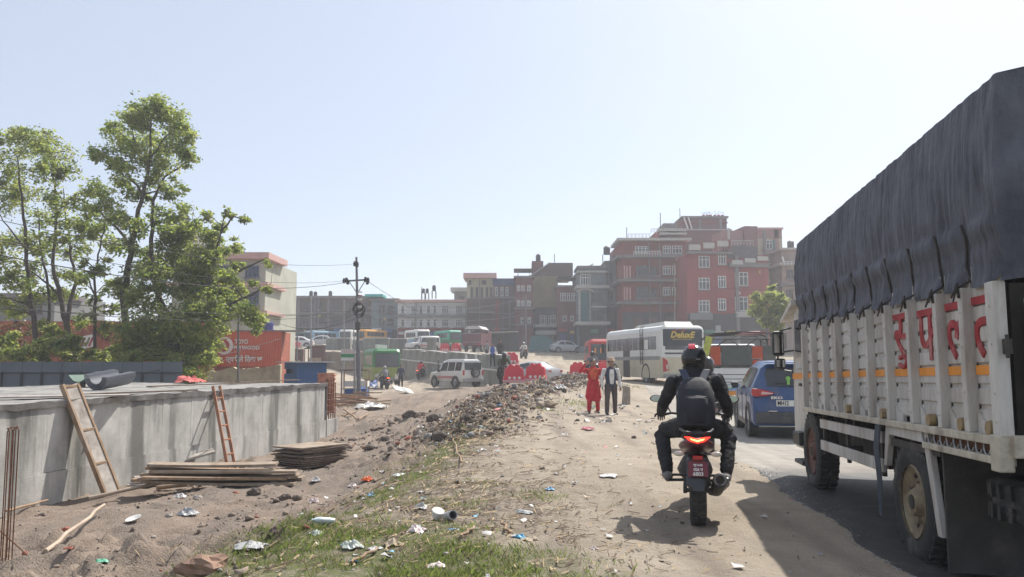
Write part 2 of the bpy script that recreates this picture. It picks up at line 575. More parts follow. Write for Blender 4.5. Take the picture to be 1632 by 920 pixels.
# ------------------------------------------------------------------ asphalt
def road_mat():
    m = bpy.data.materials.new('dusty_asphalt')
    m.use_nodes = True
    t = m.node_tree
    N, L = t.nodes.new, t.links.new
    b = t.nodes['Principled BSDF']
    b.inputs['Specular IOR Level'].default_value = 0.2
    geo = N('ShaderNodeNewGeometry')
    a = N('ShaderNodeAttribute'); a.attribute_name = 'wet'
    def noi(sc, det=6):
        n = N('ShaderNodeTexNoise'); n.inputs['Scale'].default_value = sc; n.inputs['Detail'].default_value = det; n.inputs['Roughness'].default_value = 0.65
        L(geo.outputs['Position'], n.inputs['Vector']); return n.outputs['Fac']
    def ramp(f, p, ca, q, cb):
        r = N('ShaderNodeValToRGB'); r.color_ramp.elements[0].position = p; r.color_ramp.elements[1].position = q
        r.color_ramp.elements[0].color = (*ca, 1); r.color_ramp.elements[1].color = (*cb, 1); L(f, r.inputs[0]); return r.outputs[0]
    def mix(f, x_, y_):
        x = N('ShaderNodeMix'); x.data_type = 'RGBA'; L(f, x.inputs[0]); L(x_, x.inputs[6]); L(y_, x.inputs[7]); return x.outputs[2]
    mp = N('ShaderNodeMapping'); mp.inputs['Scale'].default_value = (2.2, 0.25, 1); mp.inputs['Rotation'].default_value = (0, 0, R(8)); L(geo.outputs['Position'], mp.inputs[0])
    ns = N('ShaderNodeTexNoise'); ns.inputs['Scale'].default_value = 1.3; ns.inputs['Detail'].default_value = 6; L(mp.outputs[0], ns.inputs['Vector'])
    dry = mix(noi(30), ramp(ns.outputs['Fac'], 0.35, (0.25, 0.23, 0.20), 0.65, (0.40, 0.37, 0.33)), ramp(noi(3), 0.35, (0.22, 0.2, 0.175), 0.7, (0.36, 0.33, 0.29)))
    wet = mix(ns.outputs['Fac'], ramp(noi(40), 0.3, (0.022, 0.022, 0.024), 0.7, (0.05, 0.05, 0.05)), ramp(noi(6), 0.35, (0.032, 0.031, 0.031), 0.7, (0.075, 0.072, 0.07)))
    mul = N('ShaderNodeMath'); mul.operation = 'MULTIPLY'; mul.use_clamp = True
    L(a.outputs['Fac'], mul.inputs[0]); L(ramp(noi(2.4, 8), 0.3, (0.75, 0.75, 0.75), 0.55, (1.15, 1.15, 1.15)), mul.inputs[1])
    L(mix(mul.outputs[0], dry, wet), b.inputs['Base Color'])
    rr = N('ShaderNodeMapRange'); L(mul.outputs[0], rr.inputs[0]); rr.inputs[3].default_value = 0.92; rr.inputs[4].default_value = 0.6
    L(rr.outputs[0], b.inputs['Roughness'])
    bp = N('ShaderNodeBump'); bp.inputs['Strength'].default_value = 0.5; bp.inputs['Distance'].default_value = 0.012
    L(noi(70, 3), bp.inputs['Height']); L(bp.outputs[0], b.inputs['Normal'])
    return m
ry = axis(0, 36, [(4, 0.4), (14, 0.1), (36, 0.4)])
rs = np.concatenate([np.arange(0, 1.2, 0.06), np.arange(1.2, 12.1, 0.4)])
RY, RS = np.meshgrid(ry, rs, indexing='ij')
RX = road_x(RY) + RS + (1 - np.clip(RS / 1.2, 0, 1)) * 0.28 * fbm(RY * 0.9, RY * 0 + 4.4, 4)
RZ = height(RX, RY) + 0.006 - 0.03 * (RS < 0.01)
rn, rm_ = RX.shape
vs = np.stack([RX, RY, RZ], -1).reshape(-1, 3)
j0 = (np.arange(rn - 1)[:, None] * rm_ + np.arange(rm_ - 1)[None, :]).ravel()
fc = np.stack([j0, j0 + 1, j0 + rm_ + 1, j0 + rm_], -1)
rme = bpy.data.meshes.new('road')
rme.from_pydata(vs.tolist(), [], fc.tolist())
wet = rme.attributes.new('wet', 'FLOAT', 'POINT')
wv = (1 - sstep(11.2, 13.0, RY + 0.5 * fbm(RX * 1.1, RY * 1.1))) * (1 - sstep(3.2, 5.0, RS))
wet.data.foreach_set('value', wv.reshape(-1).astype(np.float32))
rme.polygons.foreach_set('use_smooth', [True] * len(rme.polygons))
rme.materials.append(road_mat())
road = bpy.data.objects.new('road', rme)
COL.objects.link(road)
struct(road)

def G(u, v, y0=3.0, y1=130.0):
    """point of the terrain seen at photo pixel (u, v)"""
    p0 = at(u, v, y0)
    ys = np.concatenate([np.arange(y0, 25, 0.1), np.arange(25, y1, 0.4)])
    d = at(u, v, 1.0) - Vector((0, 0, EYE))
    X, Z = d.x * ys, EYE + d.z * ys
    hh = height(X, ys)
    k = np.argmax(Z <= hh) if (Z <= hh).any() else len(ys) - 1
    y = ys[k]
    return Vector((d.x * y, y, H(d.x * y, y)))
# ------------------------------------------------------------------ shared vehicle materials
rubber = mat('tyre_rubber', (0.035, 0.034, 0.033), 0.85, 0.25, 12, 0.3, dirt=(0.16, 0.14, 0.12), dirt_amt=0.35)
black_plastic = mat('black_plastic', (0.025, 0.025, 0.027), 0.45, 0.2, 8)
dark_metal = mat('dark_underbody_metal', (0.045, 0.04, 0.037), 0.7, 0.35, 7, 0.2, dirt=(0.13, 0.11, 0.09))
grey_metal = mat('grey_metal', (0.32, 0.32, 0.32), 0.5, 0.2, 9, metal=0.6)
chrome = mat('chrome', (0.7, 0.7, 0.7), 0.2, 0.05, 5, metal=1.0)
glass_dark = mat('dark_glass', (0.03, 0.035, 0.04), 0.08, 0.1, 2, spec=0.6)
rust = mat('rusty_steel', (0.15, 0.065, 0.035), 0.85, 0.4, 14, 0.3)
truck_white = mat('truck_white_paint', (0.56, 0.535, 0.495), 0.65, 0.12, 6, 0.05, dirt=(0.27, 0.215, 0.17), dirt_amt=0.6, stretch=(2.2, 2.2, 0.45))
truck_cream = mat('truck_rail_paint', (0.50, 0.45, 0.36), 0.7, 0.2, 12, 0.1, dirt=(0.16, 0.12, 0.09), dirt_amt=0.4)
sign_red = mat('red_lettering_paint', (0.36, 0.035, 0.04), 0.65, 0.25, 9, dirt=(0.46, 0.30, 0.27), dirt_amt=0.35)
orange_paint = mat('orange_stripe_paint', (0.75, 0.28, 0.04), 0.6, 0.12, 6)
lamp_amber = mat('amber_reflector', (0.5, 0.17, 0.02), 0.3, 0.1, 6)
lamp_red = mat('red_lens', (0.42, 0.015, 0.015), 0.22, 0.1, 6, spec=0.6)
hub_yellow = mat('yellow_hub_paint', (0.27, 0.22, 0.14), 0.7, 0.35, 14, dirt=(0.14, 0.085, 0.055), dirt_amt=0.6)
mirror_glass = mat('mirror_glass', (0.75, 0.78, 0.8), 0.05, 0.02, 2, metal=1.0)

def wheel(parent, c, r, w, axis='x', name='wheel', tread=0, rimmat=None, n=28, hub=True, side=-1):
    """a wheel as a tyre with a rim sub-part; side = which way the outer face looks along x"""
    t = MB()
    prof = [(r * 0.60, -w / 2 * 0.8), (r * 0.72, -w / 2), (r * 0.93, -w / 2 * 0.98), (r, -w / 2 * 0.78), (r, w / 2 * 0.78), (r * 0.93, w / 2 * 0.98), (r * 0.72, w / 2), (r * 0.60, w / 2 * 0.8)]
    t.lathe(prof, (0, 0, 0), 'x', n)
    for i in range(tread):
        a = 2 * PI * i / tread
        for sgn in (-1, 1):
            p = Vector((sgn * w * 0.26, math.cos(a) * r, math.sin(a) * r))
            t.box(p, (w * 0.36, r * 0.11, r * 0.075), (a, 0, 0.12 * sgn))
    o = t.build(name, rubber, parent, c, smooth=True, sharp=40)
    k = MB()
    x0 = side * w / 2
    k.lathe([(r * 0.60, x0 * 0.95), (r * 0.615, x0 * 0.8), (r * 0.52, x0 * 0.55), (r * 0.40, x0 * 0.3), (r * 0.26, x0 * 0.45), (r * 0.2, x0 * 0.9 if hub else x0 * 0.5), (r * 0.01, x0 * 0.95 if hub else x0 * 0.5)], (0, 0, 0), 'x', 20)
    for i in range(8):
        a = 2 * PI * i / 8
        k.cyl((x0 * 0.35, math.cos(a) * r * 0.33, math.sin(a) * r * 0.33), (x0 * 0.62, math.cos(a) * r * 0.33, math.sin(a) * r * 0.33), r * 0.03, 6)
    k.cur = 1
    for i in range(8):
        a = 2 * PI * (i + 0.5) / 8
        k.cyl((x0 * 0.30, math.cos(a) * r * 0.46, math.sin(a) * r * 0.46), (x0 * 0.47, math.cos(a) * r * 0.46, math.sin(a) * r * 0.46), r * 0.055, 8)
    k.cyl((x0 * 0.5, 0, 0), (x0 * (1.0 if hub else 0.6), 0, 0), r * 0.12, 12)
    k.build('rim', [rimmat or grey_metal, dark_metal], o, (0, 0, 0), smooth=True, sharp=40)
    return o

# ------------------------------------------------------------------ the big lorry on the right
def tarp_mat():
    m = bpy.data.materials.new('black_tarpaulin')
    m.use_nodes = True
    t = m.node_tree
    N, L = t.nodes.new, t.links.new
    b = t.nodes['Principled BSDF']
    tc = N('ShaderNodeTexCoord')
    def noi(sc, st=(1, 1, 1), det=5, ro=0.6):
        mp = N('ShaderNodeMapping'); mp.inputs['Scale'].default_value = st; L(tc.outputs['Object'], mp.inputs[0])
        n = N('ShaderNodeTexNoise'); n.inputs['Scale'].default_value = sc; n.inputs['Detail'].default_value = det; n.inputs['Roughness'].default_value = ro
        L(mp.outputs[0], n.inputs['Vector']); return n.outputs['Fac']
    n1 = noi(3.0); n2 = noi(5.0, (1, 3.0, 0.35)); n3 = noi(22)
    r = N('ShaderNodeValToRGB'); r.color_ramp.elements[0].position = 0.38; r.color_ramp.elements[1].position = 0.62
    r.color_ramp.elements[0].color = (0.045, 0.049, 0.064, 1); r.color_ramp.elements[1].color = (0.115, 0.122, 0.150, 1)
    mx = N('ShaderNodeMath'); mx.operation = 'ADD'; L(n1, mx.inputs[0]); L(n2, mx.inputs[1])
    hf = N('ShaderNodeMath'); hf.operation = 'MULTIPLY'; hf.inputs[1].default_value = 0.5; L(mx.outputs[0], hf.inputs[0])
    L(hf.outputs[0], r.inputs[0])
    L(r.outputs[0], b.inputs['Base Color'])
    b.inputs['Roughness'].default_value = 0.62
    b.inputs['Specular IOR Level'].default_value = 0.35
    a2 = N('ShaderNodeMath'); a2.operation = 'MULTIPLY_ADD'; L(n3, a2.inputs[0]); a2.inputs[1].default_value = 0.25; L(n2, a2.inputs[2])
    bp = N('ShaderNodeBump'); bp.inputs['Strength'].default_value = 0.9; bp.inputs['Distance'].default_value = 0.06
    L(a2.outputs[0], bp.inputs['Height']); L(bp.outputs[0], b.inputs['Normal'])
    return m
TRZ = -math.atan(0.149)
truck = thing('cargo_truck', 'large white slatted cargo truck under a black tarpaulin at the right edge', 'truck', (2.944, 4.9, 0.0), 0)
truck.rotation_euler = Euler((R(-1.2), 0, TRZ), 'XYZ')
TW = 2.42
posts = [0.52, 1.0, 1.61, 2.22, 2.80, 3.38, 4.02, 4.62, 5.25, 5.78]
def ztop(y):
    return 2.16 + 0.022 * y
# side wall boards: ribbed rows between the posts, each panel of boards a part of its own
bounds = [0.10] + posts
rows = [1.20, 1.335, 1.47, 1.605, 1.74, 1.875, 2.01, 2.145, 2.28]
prof = []
for i, z in enumerate(rows[:-1]):
    z2 = rows[i + 1]
    prof += [(0.06, z), (0.045, z + 0.012), (0.045, z2 - 0.03), (0.06, z2 - 0.018)]
prof.append((0.06, rows[-1]))
for side in (0, 1):
    for i in range(len(bounds) - 1):
        y0, y1 = bounds[i] + 0.035, bounds[i + 1] - 0.035
        m = MB()
        pts = prof + [(0.10, rows[-1]), (0.10, rows[0])]
        if side:
            pts = [(TW - x, z) for x, z in pts]
        m.prism(pts, y0, y1, 'y')
        m.build('side_panel', truck_white, truck)
        if side == 0:
            b = MB().box((0.0425, (y0 + y1) / 2, 1.565), (0.012, y1 - y0 - 0.02, 0.062))
            b.build('orange_stripe', orange_paint, truck)
for i, y in enumerate([0.06] + posts):
    for side in (0, 1):
        x = 0.012 if side == 0 else TW - 0.012
        m = MB()
        w = 0.12 if i == 0 else 0.075
        m.box((x, y, (1.16 + ztop(y) - 0.06) / 2), (0.075, w, ztop(y) - 0.06 - 1.16))
        m.box((x + (0.05 if side == 0 else -0.05), y + (w / 2 + 0.012), (1.12 + ztop(y)) / 2), (0.02, 0.03, ztop(y) - 1.33))
        for z in (1.25, 1.42, 1.72, 1.95):
            m.cyl((x - 0.045, y, z), (x + 0.045, y, z), 0.011, 6)
        m.build('post', truck_white, truck, bev=0.006)
# curved wedge plates and round reflectors between the posts at the foot of the side
for i in range(len(posts)):
    y = bounds[i + 1]
    a = 2 * PI
    m = MB()
    poly = [(y - 0.05, 1.16), (y - 0.05, 1.29), (y - 0.09, 1.285), (y - 0.14, 1.235), (y - 0.24, 1.215), (y - 0.24, 1.16)]
    m.prism(poly, 0.028, 0.056, 'x')
    m.build('wedge_plate', truck_white, truck)
    if i in (0, 1, 2, 4, 6):
        q = MB().lathe([(0.001, -0.02), (0.045, -0.02), (0.05, 0.0), (0.05, 0.03)], (0.005, y - 0.33 if i else y - 0.30, 1.20), 'x', 18)
        q.build('reflector', mat('dull_reflector', (0.28, 0.2, 0.1), 0.4, 0.3, 20), truck, smooth=True, sharp=40)
# rails under the boards
for (za, zb, ya, yb, x) in ((1.105, 1.16, 0.02, 2.42, -0.035), (1.105, 1.16, 2.44, 5.85, -0.035), (0.985, 1.035, 0.02, 1.42, -0.02)):
    MB().b2((x, ya, za), (x + 0.08, yb, zb)).build('side_rail', truck_cream, truck, bev=0.008)
ch = MB()
for k in range(11):
    y = 0.13 + 0.125 * k
    ch.tube([(-0.01, y + 0.05 * math.cos(a), 1.085 + 0.055 * math.sin(a)) for a in [R(200 + d) for d in range(0, 321, 32)]], 0.007, 5)
ch.build('rope_hooks', grey_metal, truck)
MB().b2((0.06, 0.02, 1.04), (TW - 0.06, 1.42, 1.10)).b2((0.08, 0.03, 1.10), (TW - 0.08, 5.84, 1.15)).build('load_floor', rust, truck)
MB().box((0.0, 0.07, 1.06), (0.09, 0.13, 0.22)).build('corner_bracket', truck_cream, truck, bev=0.01)
# tailgate, a little below the tarpaulin
tg = MB()
for k in range(6):
    tg.b2((0.16, -0.02, 1.2 + 0.135 * k), (TW - 0.16, 0.03, 1.2 + 0.135 * k + 0.12))
tg.build('tailgate', truck_white, truck)
MB().b2((0.03, -0.04, 1.04), (TW - 0.03, 0.05, 1.17)).build('rear_sill', truck_cream, truck)
MB().box((0.03, -0.02, 1.70), (0.04, 0.04, 0.09)).cyl((0.02, -0.045, 1.63), (0.02, -0.045, 1.77), 0.012, 8).build('hinge', dark_metal, truck)
# letters painted on the boards
for ch_, ya, yb, zc, sz in (('त', 0.12, 0.50, 1.86, 0.40), ('ल', 0.56, 0.97, 1.86, 0.40), ('फ', 1.04, 1.57, 1.86, 0.40), ('स', 1.64, 2.18, 1.89, 0.37)):
    o = text(ch_, 0.62 * sz / 0.40, sign_red, truck, (0.040, (ya + yb) / 2, zc - 0.02), (PI / 2, 0, -PI / 2), bold=0.004, depth=0.006)
    w_ = max(abs(v.co.x) for v in o.data.vertices) * 2
    o.scale = ((yb - ya) / max(w_, 0.01) * 0.98, 1, 1)
u = MB()
u.tube([(0.036, 1.93 + 0.10 * math.cos(a), 1.655 + 0.045 * math.sin(a)) for a in [R(d) for d in range(40, 330, 24)]], 0.02, 6)
u.build('lettering', sign_red, truck)
# tarpaulin: a draped cover with folds, drawn in at the foot between the ropes
TL = 6.30
tb = MB()
nu, nz = 240, 44
def tarp_pt(s, k, side):
    """s along the length 0..TL, k 0 at the ridge .. 1 at the lower hem"""
    zt = 3.40 - 0.004 * s
    hem = ztop(s) - 0.035
    d = min(abs(s - p) for p in posts + [0.06, 6.3])
    low = max(0.0, (k - 0.62) / 0.38)
    pinch = math.exp(-(d / 0.07) ** 2)
    n1 = noise.noise(Vector((s * 5.5, side * 7, k * 1.6)))
    n2 = noise.noise(Vector((s * 13, side * 3 + 5, k * 2.5)))
    z = zt + (hem - zt) * k - low * (0.07 * (1 - pinch) - 0.03) * k
    bulge = 0.05 * math.sin(PI * min(1, k * 1.1)) + low * low * 0.055 * (1 - pinch)
    crk = abs(noise.noise(Vector((s * 8.0 + 1.5 * noise.noise(Vector((s, k * 2, 7))), side * 4, k * 1.1)))) + 0.6 * abs(noise.noise(Vector((s * 4 + k * 5, k * 6 - s * 2, 3 + side))))
    x = 0.055 + 0.022 * crk - bulge - 0.009 * n1 * (0.4 + k) - 0.006 * n2 * (0.3 + low) - 0.03 * low * (noise.noise(Vector((s * 3.1, k * 9, 2 + side))) )
    if 0.66 < k < 0.80:
        x -= 0.03 * math.sin((k - 0.66) / 0.14 * PI) * (1 - pinch)
    return x, z
for side in (0, 1):
    rows_ = []
    for j in range(nz + 1):
        k = j / nz
        row = []
        for i in range(nu + 1):
            s = -0.03 + (TL + 0.03) * i / nu
            x, z = tarp_pt(s, k, side)
            row.append((x if side == 0 else TW - x, s, z))
        rows_.append(row)
    tb.loft(rows_ if side == 0 else rows_[::-1], close=False)
# top with a low ridge, front and rear faces
top = []
for j in range(15):
    q = j / 14
    row = []
    for i in range(nu + 1):
        s = -0.03 + (TL + 0.03) * i / nu
        xl, zl = tarp_pt(s, 0, 0)
        xr = TW - tarp_pt(s, 0, 1)[0]
        row.append((xl + (xr - xl) * q, s, zl + 0.14 * math.sin(PI * q) + (0.02 * noise.noise(Vector((s * 3, q * 6, 1))) if 0 < j < 14 else 0)))
    top.append(row)
tb.loft(top[::-1], close=False)
for end in (0, 1):
    s = -0.03 if end == 0 else TL
    ro = []
    for j in range(nz + 1):
        k = j / nz
        xl, z = tarp_pt(s, k, 0)
        xr = TW - tarp_pt(s, k, 1)[0]
        row = []
        for i in range(25):
            q = i / 24
            e = math.sin(PI * q)
            dy = (0.03 * noise.noise(Vector((q * 9, k * 4, end * 5))) - 0.03 * e) * (1 if end == 0 else -1) if 0 < i < 24 else 0
            row.append((xl + (xr - xl) * q, s + dy, z + 0.14 * e * (1 - k) + 0.10 * k * e * (1 if end == 0 else 0)))
        ro.append(row)
    tb.loft(ro if end == 1 else ro[::-1], close=False)
tarp = tb.build('tarpaulin', tarp_mat(), truck, smooth=True)
rope_m = mat('dark_rope', (0.05, 0.042, 0.036), 0.9, 0.3, 20)
for y in posts:
    rp = MB()
    x, z = tarp_pt(y, 1.0, 0)
    p = []
    for k in (0.68, 0.76, 0.84, 0.92, 1.0):
        xx, zz = tarp_pt(y, k, 0)
        p.append((xx - 0.012, y + 0.02 * math.sin(k * 30), zz))
    p += [(-0.03, y + 0.01, z - 0.05), (-0.035, y - 0.02, z - 0.12)]
    rp.tube(p, 0.009, 5)
    for t_ in range(4):
        rp.tube([(-0.03, y, z - 0.02), (-0.05 - 0.01 * t_, y + rnd.uniform(-.05, .05), z - 0.06 - 0.03 * t_)], 0.007, 4)
    rp.build('tie_rope', rope_m, truck)
# dark inside behind the boards, chassis, axles
MB().b2((0.12, 0.12, 1.15), (TW - 0.12, 5.75, 2.1)).build('cargo', mat('stacked_cargo', (0.05, 0.045, 0.04), 0.9, 0.3, 4), truck)
cs = MB()
for x in (0.75, TW - 0.75):
    cs.b2((x - 0.05, -0.02, 0.82), (x + 0.05, 6.6, 1.03))
for y in (0.1, 1.2, 2.7, 3.6, 4.8):
    cs.b2((0.35, y, 0.86), (TW - 0.35, y + 0.09, 1.04))
cs.b2((0.3, 3.4, 0.62), (0.8, 4.3, 0.95))
cs.b2((0.35, 2.9, 0.6), (0.85, 3.3, 0.9))
cs.build('chassis', dark_metal, truck)
def wz(y):
    return 0.49 + 0.021 * y - 0.01
MB().cyl((0.3, 1.87, wz(1.87)), (TW - 0.3, 1.87, wz(1.87)), 0.085, 12).blob((TW / 2, 1.87, wz(1.87)), 0.22, 1, 0.02).build('axle', dark_metal, truck)
MB().cyl((0.3, 5.76, wz(5.76)), (TW - 0.3, 5.76, wz(5.76)), 0.07, 12).build('axle', dark_metal, truck)
for side in (0, 1):
    sx = -1 if side == 0 else 1
    xo = 0.14 if side == 0 else TW - 0.14
    wheel(truck, (xo, 1.87, wz(1.87)), 0.485, 0.24, tread=30, rimmat=hub_yellow, side=sx, n=36)
    wheel(truck, (xo - sx * 0.29, 1.87, wz(1.87)), 0.485, 0.24, tread=30, rimmat=hub_yellow, side=sx, n=36)
    wheel(truck, (xo - sx * 0.02, 5.76, wz(5.76)), 0.485, 0.25, tread=30, rimmat=mat('red_brown_hub', (0.15, 0.08, 0.06), 0.7, 0.3, 9), side=sx, n=36)
# mudguard: white angular arch over the rear wheel, mudflap behind it
mg = [(1.16, 0.36), (1.24, 0.36), (1.44, 1.02), (2.30, 1.03), (2.42, 0.75), (2.49, 0.75), (2.39, 1.104), (1.36, 1.104)]
for side in (0, 1):
    xa, xb = (0.0, 0.05) if side == 0 else (TW - 0.05, TW)
    MB().prism(mg, xa, xb, 'x').build('mudguard', truck_white, truck, bev=0.006)
    xa, xb = (0.02, 0.62) if side == 0 else (TW - 0.62, TW - 0.02)
    MB().b2((xa, 1.10, 0.13), (xb, 1.125, 0.98)).build('mudflap', mat('dusty_black_rubber', (0.06, 0.055, 0.05), 0.9, 0.25, 5, dirt=(0.13, 0.11, 0.095)), truck)
    MB().b2((xa, 1.16, 0.94), (xb, 2.42, 1.0)).build('wheel_cover', dark_metal, truck)
# guard rails between the wheels
for (za, zb) in ((0.90, 0.985), (0.64, 0.735)):
    MB().b2((0.03, 2.62, za + 0.03), (0.06, 5.15, zb + 0.05)).build('guard_rail', truck_white, truck, bev=0.005)
for y in (2.75, 4.0, 5.1):
    MB().b2((0.065, y, 0.62), (0.10, y + 0.05, 1.1)).build('guard_bracket', dark_metal, truck)
hs = MB()
for k in range(4):
    y = 2.52 + 0.035 * k
    hs.tube([(-0.01, y, 1.12), (-0.03, y + 0.02, 0.9), (-0.02, y + 0.03 * math.sin(k * 2), 0.6), (-0.03, y + 0.09 * math.sin(k * 1.7), 0.30)], [0.012, 0.012, 0.01, 0.008], 6)
hs.build('hanging_strap', mat('blue_grey_strap', (0.10, 0.11, 0.13), 0.8, 0.25, 10), truck)
# spare wheel slung under the tail
sw = wheel(truck, (0.62, 0.50, 0.72), 0.485, 0.26, tread=30, name='spare_wheel', n=36)
sw.rotation_euler = (0, PI / 2, 0)
MB().b2((0.42, 0.38, 0.84), (0.8, 0.6, 0.98)).b2((0.1, -0.06, 0.98), (TW - 0.1, 0.02, 1.04)).build('spare_carrier', rust, truck)
# cab
cb = MB()
side_prof = [(5.90, 0.62), (5.90, 2.62), (6.62, 2.60), (6.98, 2.45), (7.10, 1.62), (7.14, 0.95), (7.12, 0.55), (6.35, 0.55), (6.20, 0.95), (5.98, 1.02)]
cb.prism(side_prof, 0.10, TW - 0.10, 'x')
cab = cb.build('cab', truck_white, truck, bev=0.04)
MB().b2((0.09, 6.15, 1.66), (0.101, 6.85, 2.35)).build('side_window', glass_dark, cab)
MB().b2((0.088, 5.92, 1.52), (0.0995, 7.08, 1.60)).build('orange_stripe', orange_paint, cab)
MB().b2((0.085, 6.5, 1.42), (0.0995, 6.66, 1.46)).build('door_handle', black_plastic, cab)
MB().b2((0.0, 6.3, 0.62), (0.12, 6.75, 0.80)).b2((0.02, 6.25, 0.36), (0.5, 6.8, 0.42)).build('step', black_plastic, truck, bev=0.02)
mr = MB().tube([(0.08, 6.95, 1.62), (-0.12, 7.0, 1.66), (-0.13, 7.0, 2.2), (0.06, 6.9, 2.25)], 0.014, 6).cyl((-0.12, 7.0, 1.9), (0.1, 6.95, 1.93), 0.012, 6)
arm = mr.build('mirror_arm', black_plastic, truck)
MB().box((-0.12, 6.98, 2.03), (0.17, 0.09, 0.36)).build('mirror_housing', black_plastic, arm, bev=0.035)
MB().box((-0.12, 6.93, 2.03), (0.12, 0.006, 0.27)).build('mirror_glass', mirror_glass, arm)
MB().box((-0.10, 6.98, 1.74), (0.15, 0.09, 0.15)).build('mirror_housing', black_plastic, arm, bev=0.03)
MB().box((-0.10, 6.93, 1.74), (0.11, 0.006, 0.1)).build('mirror_glass', mirror_glass, arm)
MB().prism([(6.55, 2.55), (7.45, 2.36), (7.46, 2.40), (6.55, 2.62)], 0.0, TW - 0.1, 'x').build('sun_visor', truck_white, truck)
# ------------------------------------------------------------------ concrete culvert wall on the left
def concrete_mat(name, lo, hi, streak=True, stain=0.8):
    m = bpy.data.materials.new(name)
    m.use_nodes = True
    t = m.node_tree
    N, L = t.nodes.new, t.links.new
    b = t.nodes['Principled BSDF']
    b.inputs['Roughness'].default_value = 0.9
    b.inputs['Specular IOR Level'].default_value = 0.2
    tc = N('ShaderNodeTexCoord')
    def noi(sc, st=(1, 1, 1), det=7, ro=0.65):
        mp = N('ShaderNodeMapping'); mp.inputs['Scale'].default_value = st; L(tc.outputs['Object'], mp.inputs[0])
        n = N('ShaderNodeTexNoise'); n.inputs['Scale'].default_value = sc; n.inputs['Detail'].default_value = det; n.inputs['Roughness'].default_value = ro
        L(mp.outputs[0], n.inputs['Vector']); return n.outputs['Fac']
    def ramp(f, p, ca, q, cb):
        r = N('ShaderNodeValToRGB'); r.color_ramp.elements[0].position = p; r.color_ramp.elements[1].position = q
        r.color_ramp.elements[0].color = (*ca, 1); r.color_ramp.elements[1].color = (*cb, 1); L(f, r.inputs[0]); return r.outputs[0]
    def mix(f, x_, y_):
        x = N('ShaderNodeMix'); x.data_type = 'RGBA'; L(f, x.inputs[0]); L(x_, x.inputs[6]); L(y_, x.inputs[7]); return x.outputs[2]
    base = ramp(noi(1.3, (1, 1, 0.8), 9, 0.72), 0.34, lo, 0.66, hi)
    c = base
    if streak:
        d = [x * 0.3 for x in lo]
        s1 = ramp(noi(1.0, (0.95, 0.95, 0.10), 5, 0.6), 0.515, (0, 0, 0), 0.60, (stain,) * 3)
        s2 = ramp(noi(1.0, (4.1, 4.1, 0.20)), 0.56, (0, 0, 0), 0.70, (stain * 0.6,) * 3)
        dk = N('ShaderNodeRGB'); dk.outputs[0].default_value = (*d, 1)
        pl = N('ShaderNodeRGB'); pl.outputs[0].default_value = (*[min(1, x * 1.25) for x in hi], 1)
        c = mix(s1, c, dk.outputs[0])
        c = mix(s2, c, dk.outputs[0])
        c = mix(ramp(noi(1.0, (9, 9, 0.3)), 0.62, (0, 0, 0), 0.74, (0.5,) * 3), c, pl.outputs[0])
    f = noi(28)
    c = mix(ramp(f, 0.35, (0.0, 0, 0), 0.75, (0.3,) * 3), c, base)
    L(c, b.inputs['Base Color'])
    bp = N('ShaderNodeBump'); bp.inputs['Strength'].default_value = 0.4; bp.inputs['Distance'].default_value = 0.015
    L(f, bp.inputs['Height']); L(bp.outputs[0], b.inputs['Normal'])
    return m
conc = concrete_mat('stained_concrete', (0.29, 0.28, 0.258), (0.52, 0.505, 0.47), True, 0.85)
conc_pale = concrete_mat('dusty_concrete_top', (0.13, 0.125, 0.12), (0.38, 0.365, 0.34), False)
Y0, Y1 = 7.0, 27.2
WD = Vector((0.14, 1, 0)).normalized()
WN = Vector((WD.y, -WD.x, 0))
wrz = -math.atan(0.14)
worg = Vector((-10 + 0.14 * Y0, Y0, 0))
wl = (Y1 - Y0) * math.sqrt(1 + 0.14 ** 2)
cw = thing('concrete_wall', 'long stained grey concrete culvert wall with ladders leaning on it', 'wall', worg, wrz)
# local: x away from the road is negative, y along the wall
TOPZ, JZ, BZ = 0.90, -0.28, -1.3
npan = 17
for i in range(npan):
    a, b = wl * i / npan, wl * (i + 1) / npan
    off = rnd.uniform(-0.006, 0.006)
    MB().b2((-0.35, a + 0.002, JZ + 0.006), (0.0 + off * 0.4, b - 0.002, TOPZ)).build('concrete_panel', conc, cw)
for i in range(8):
    a, b = (wl + 1.25) * i / 8, (wl + 1.25) * (i + 1) / 8
    MB().b2((-0.35, a + 0.002, BZ), (0.028 + rnd.uniform(-0.004, 0.004), b - 0.002, JZ)).build('footing_panel', conc, cw)
# cast slab on top with a ragged lip of spilled concrete
nxs, nys = 26, 130
sv, sf = [], []
for j in range(nys + 1):
    for i in range(nxs + 1):
        x = -7.4 + 7.48 * i / nxs
        y = -0.1 + (wl + 0.2) * j / nys
        e = 1 if i == nxs else 0
        n = noise.noise(Vector((x * 1.3, y * 1.3, 0))) * 0.03 + noise.noise(Vector((x * 5, y * 5, 3))) * 0.015
        lip = 0.03 * max(0, 1 - (nxs - i) / 3.0) * (0.5 + noise.noise(Vector((y * 2.2, 4, 1))))
        sv.append((x + e * 0.05 * noise.noise(Vector((y * 3.5, 1, 9))), y, TOPZ + 0.035 + n + lip))
for j in range(nys):
    for i in range(nxs):
        a = j * (nxs + 1) + i
        sf.append((a, a + 1, a + nxs + 2, a + nxs + 1))
m = MB()
m.add(sv, sf)
edge = [j * (nxs + 1) + nxs for j in range(nys + 1)]
ev = [Vector(sv[k]) for k in edge]
rows2 = [[p for p in ev], [Vector((0.045 + 0.02 * noise.noise(Vector((p.y * 6, 2, 2))), p.y, TOPZ - 0.05 - 0.09 * abs(noise.noise(Vector((p.y * 4, 7, 2)))))) for p in ev], [Vector((-0.01, p.y, TOPZ - 0.02)) for p in ev]]
m.loft(rows2[::-1], close=False)
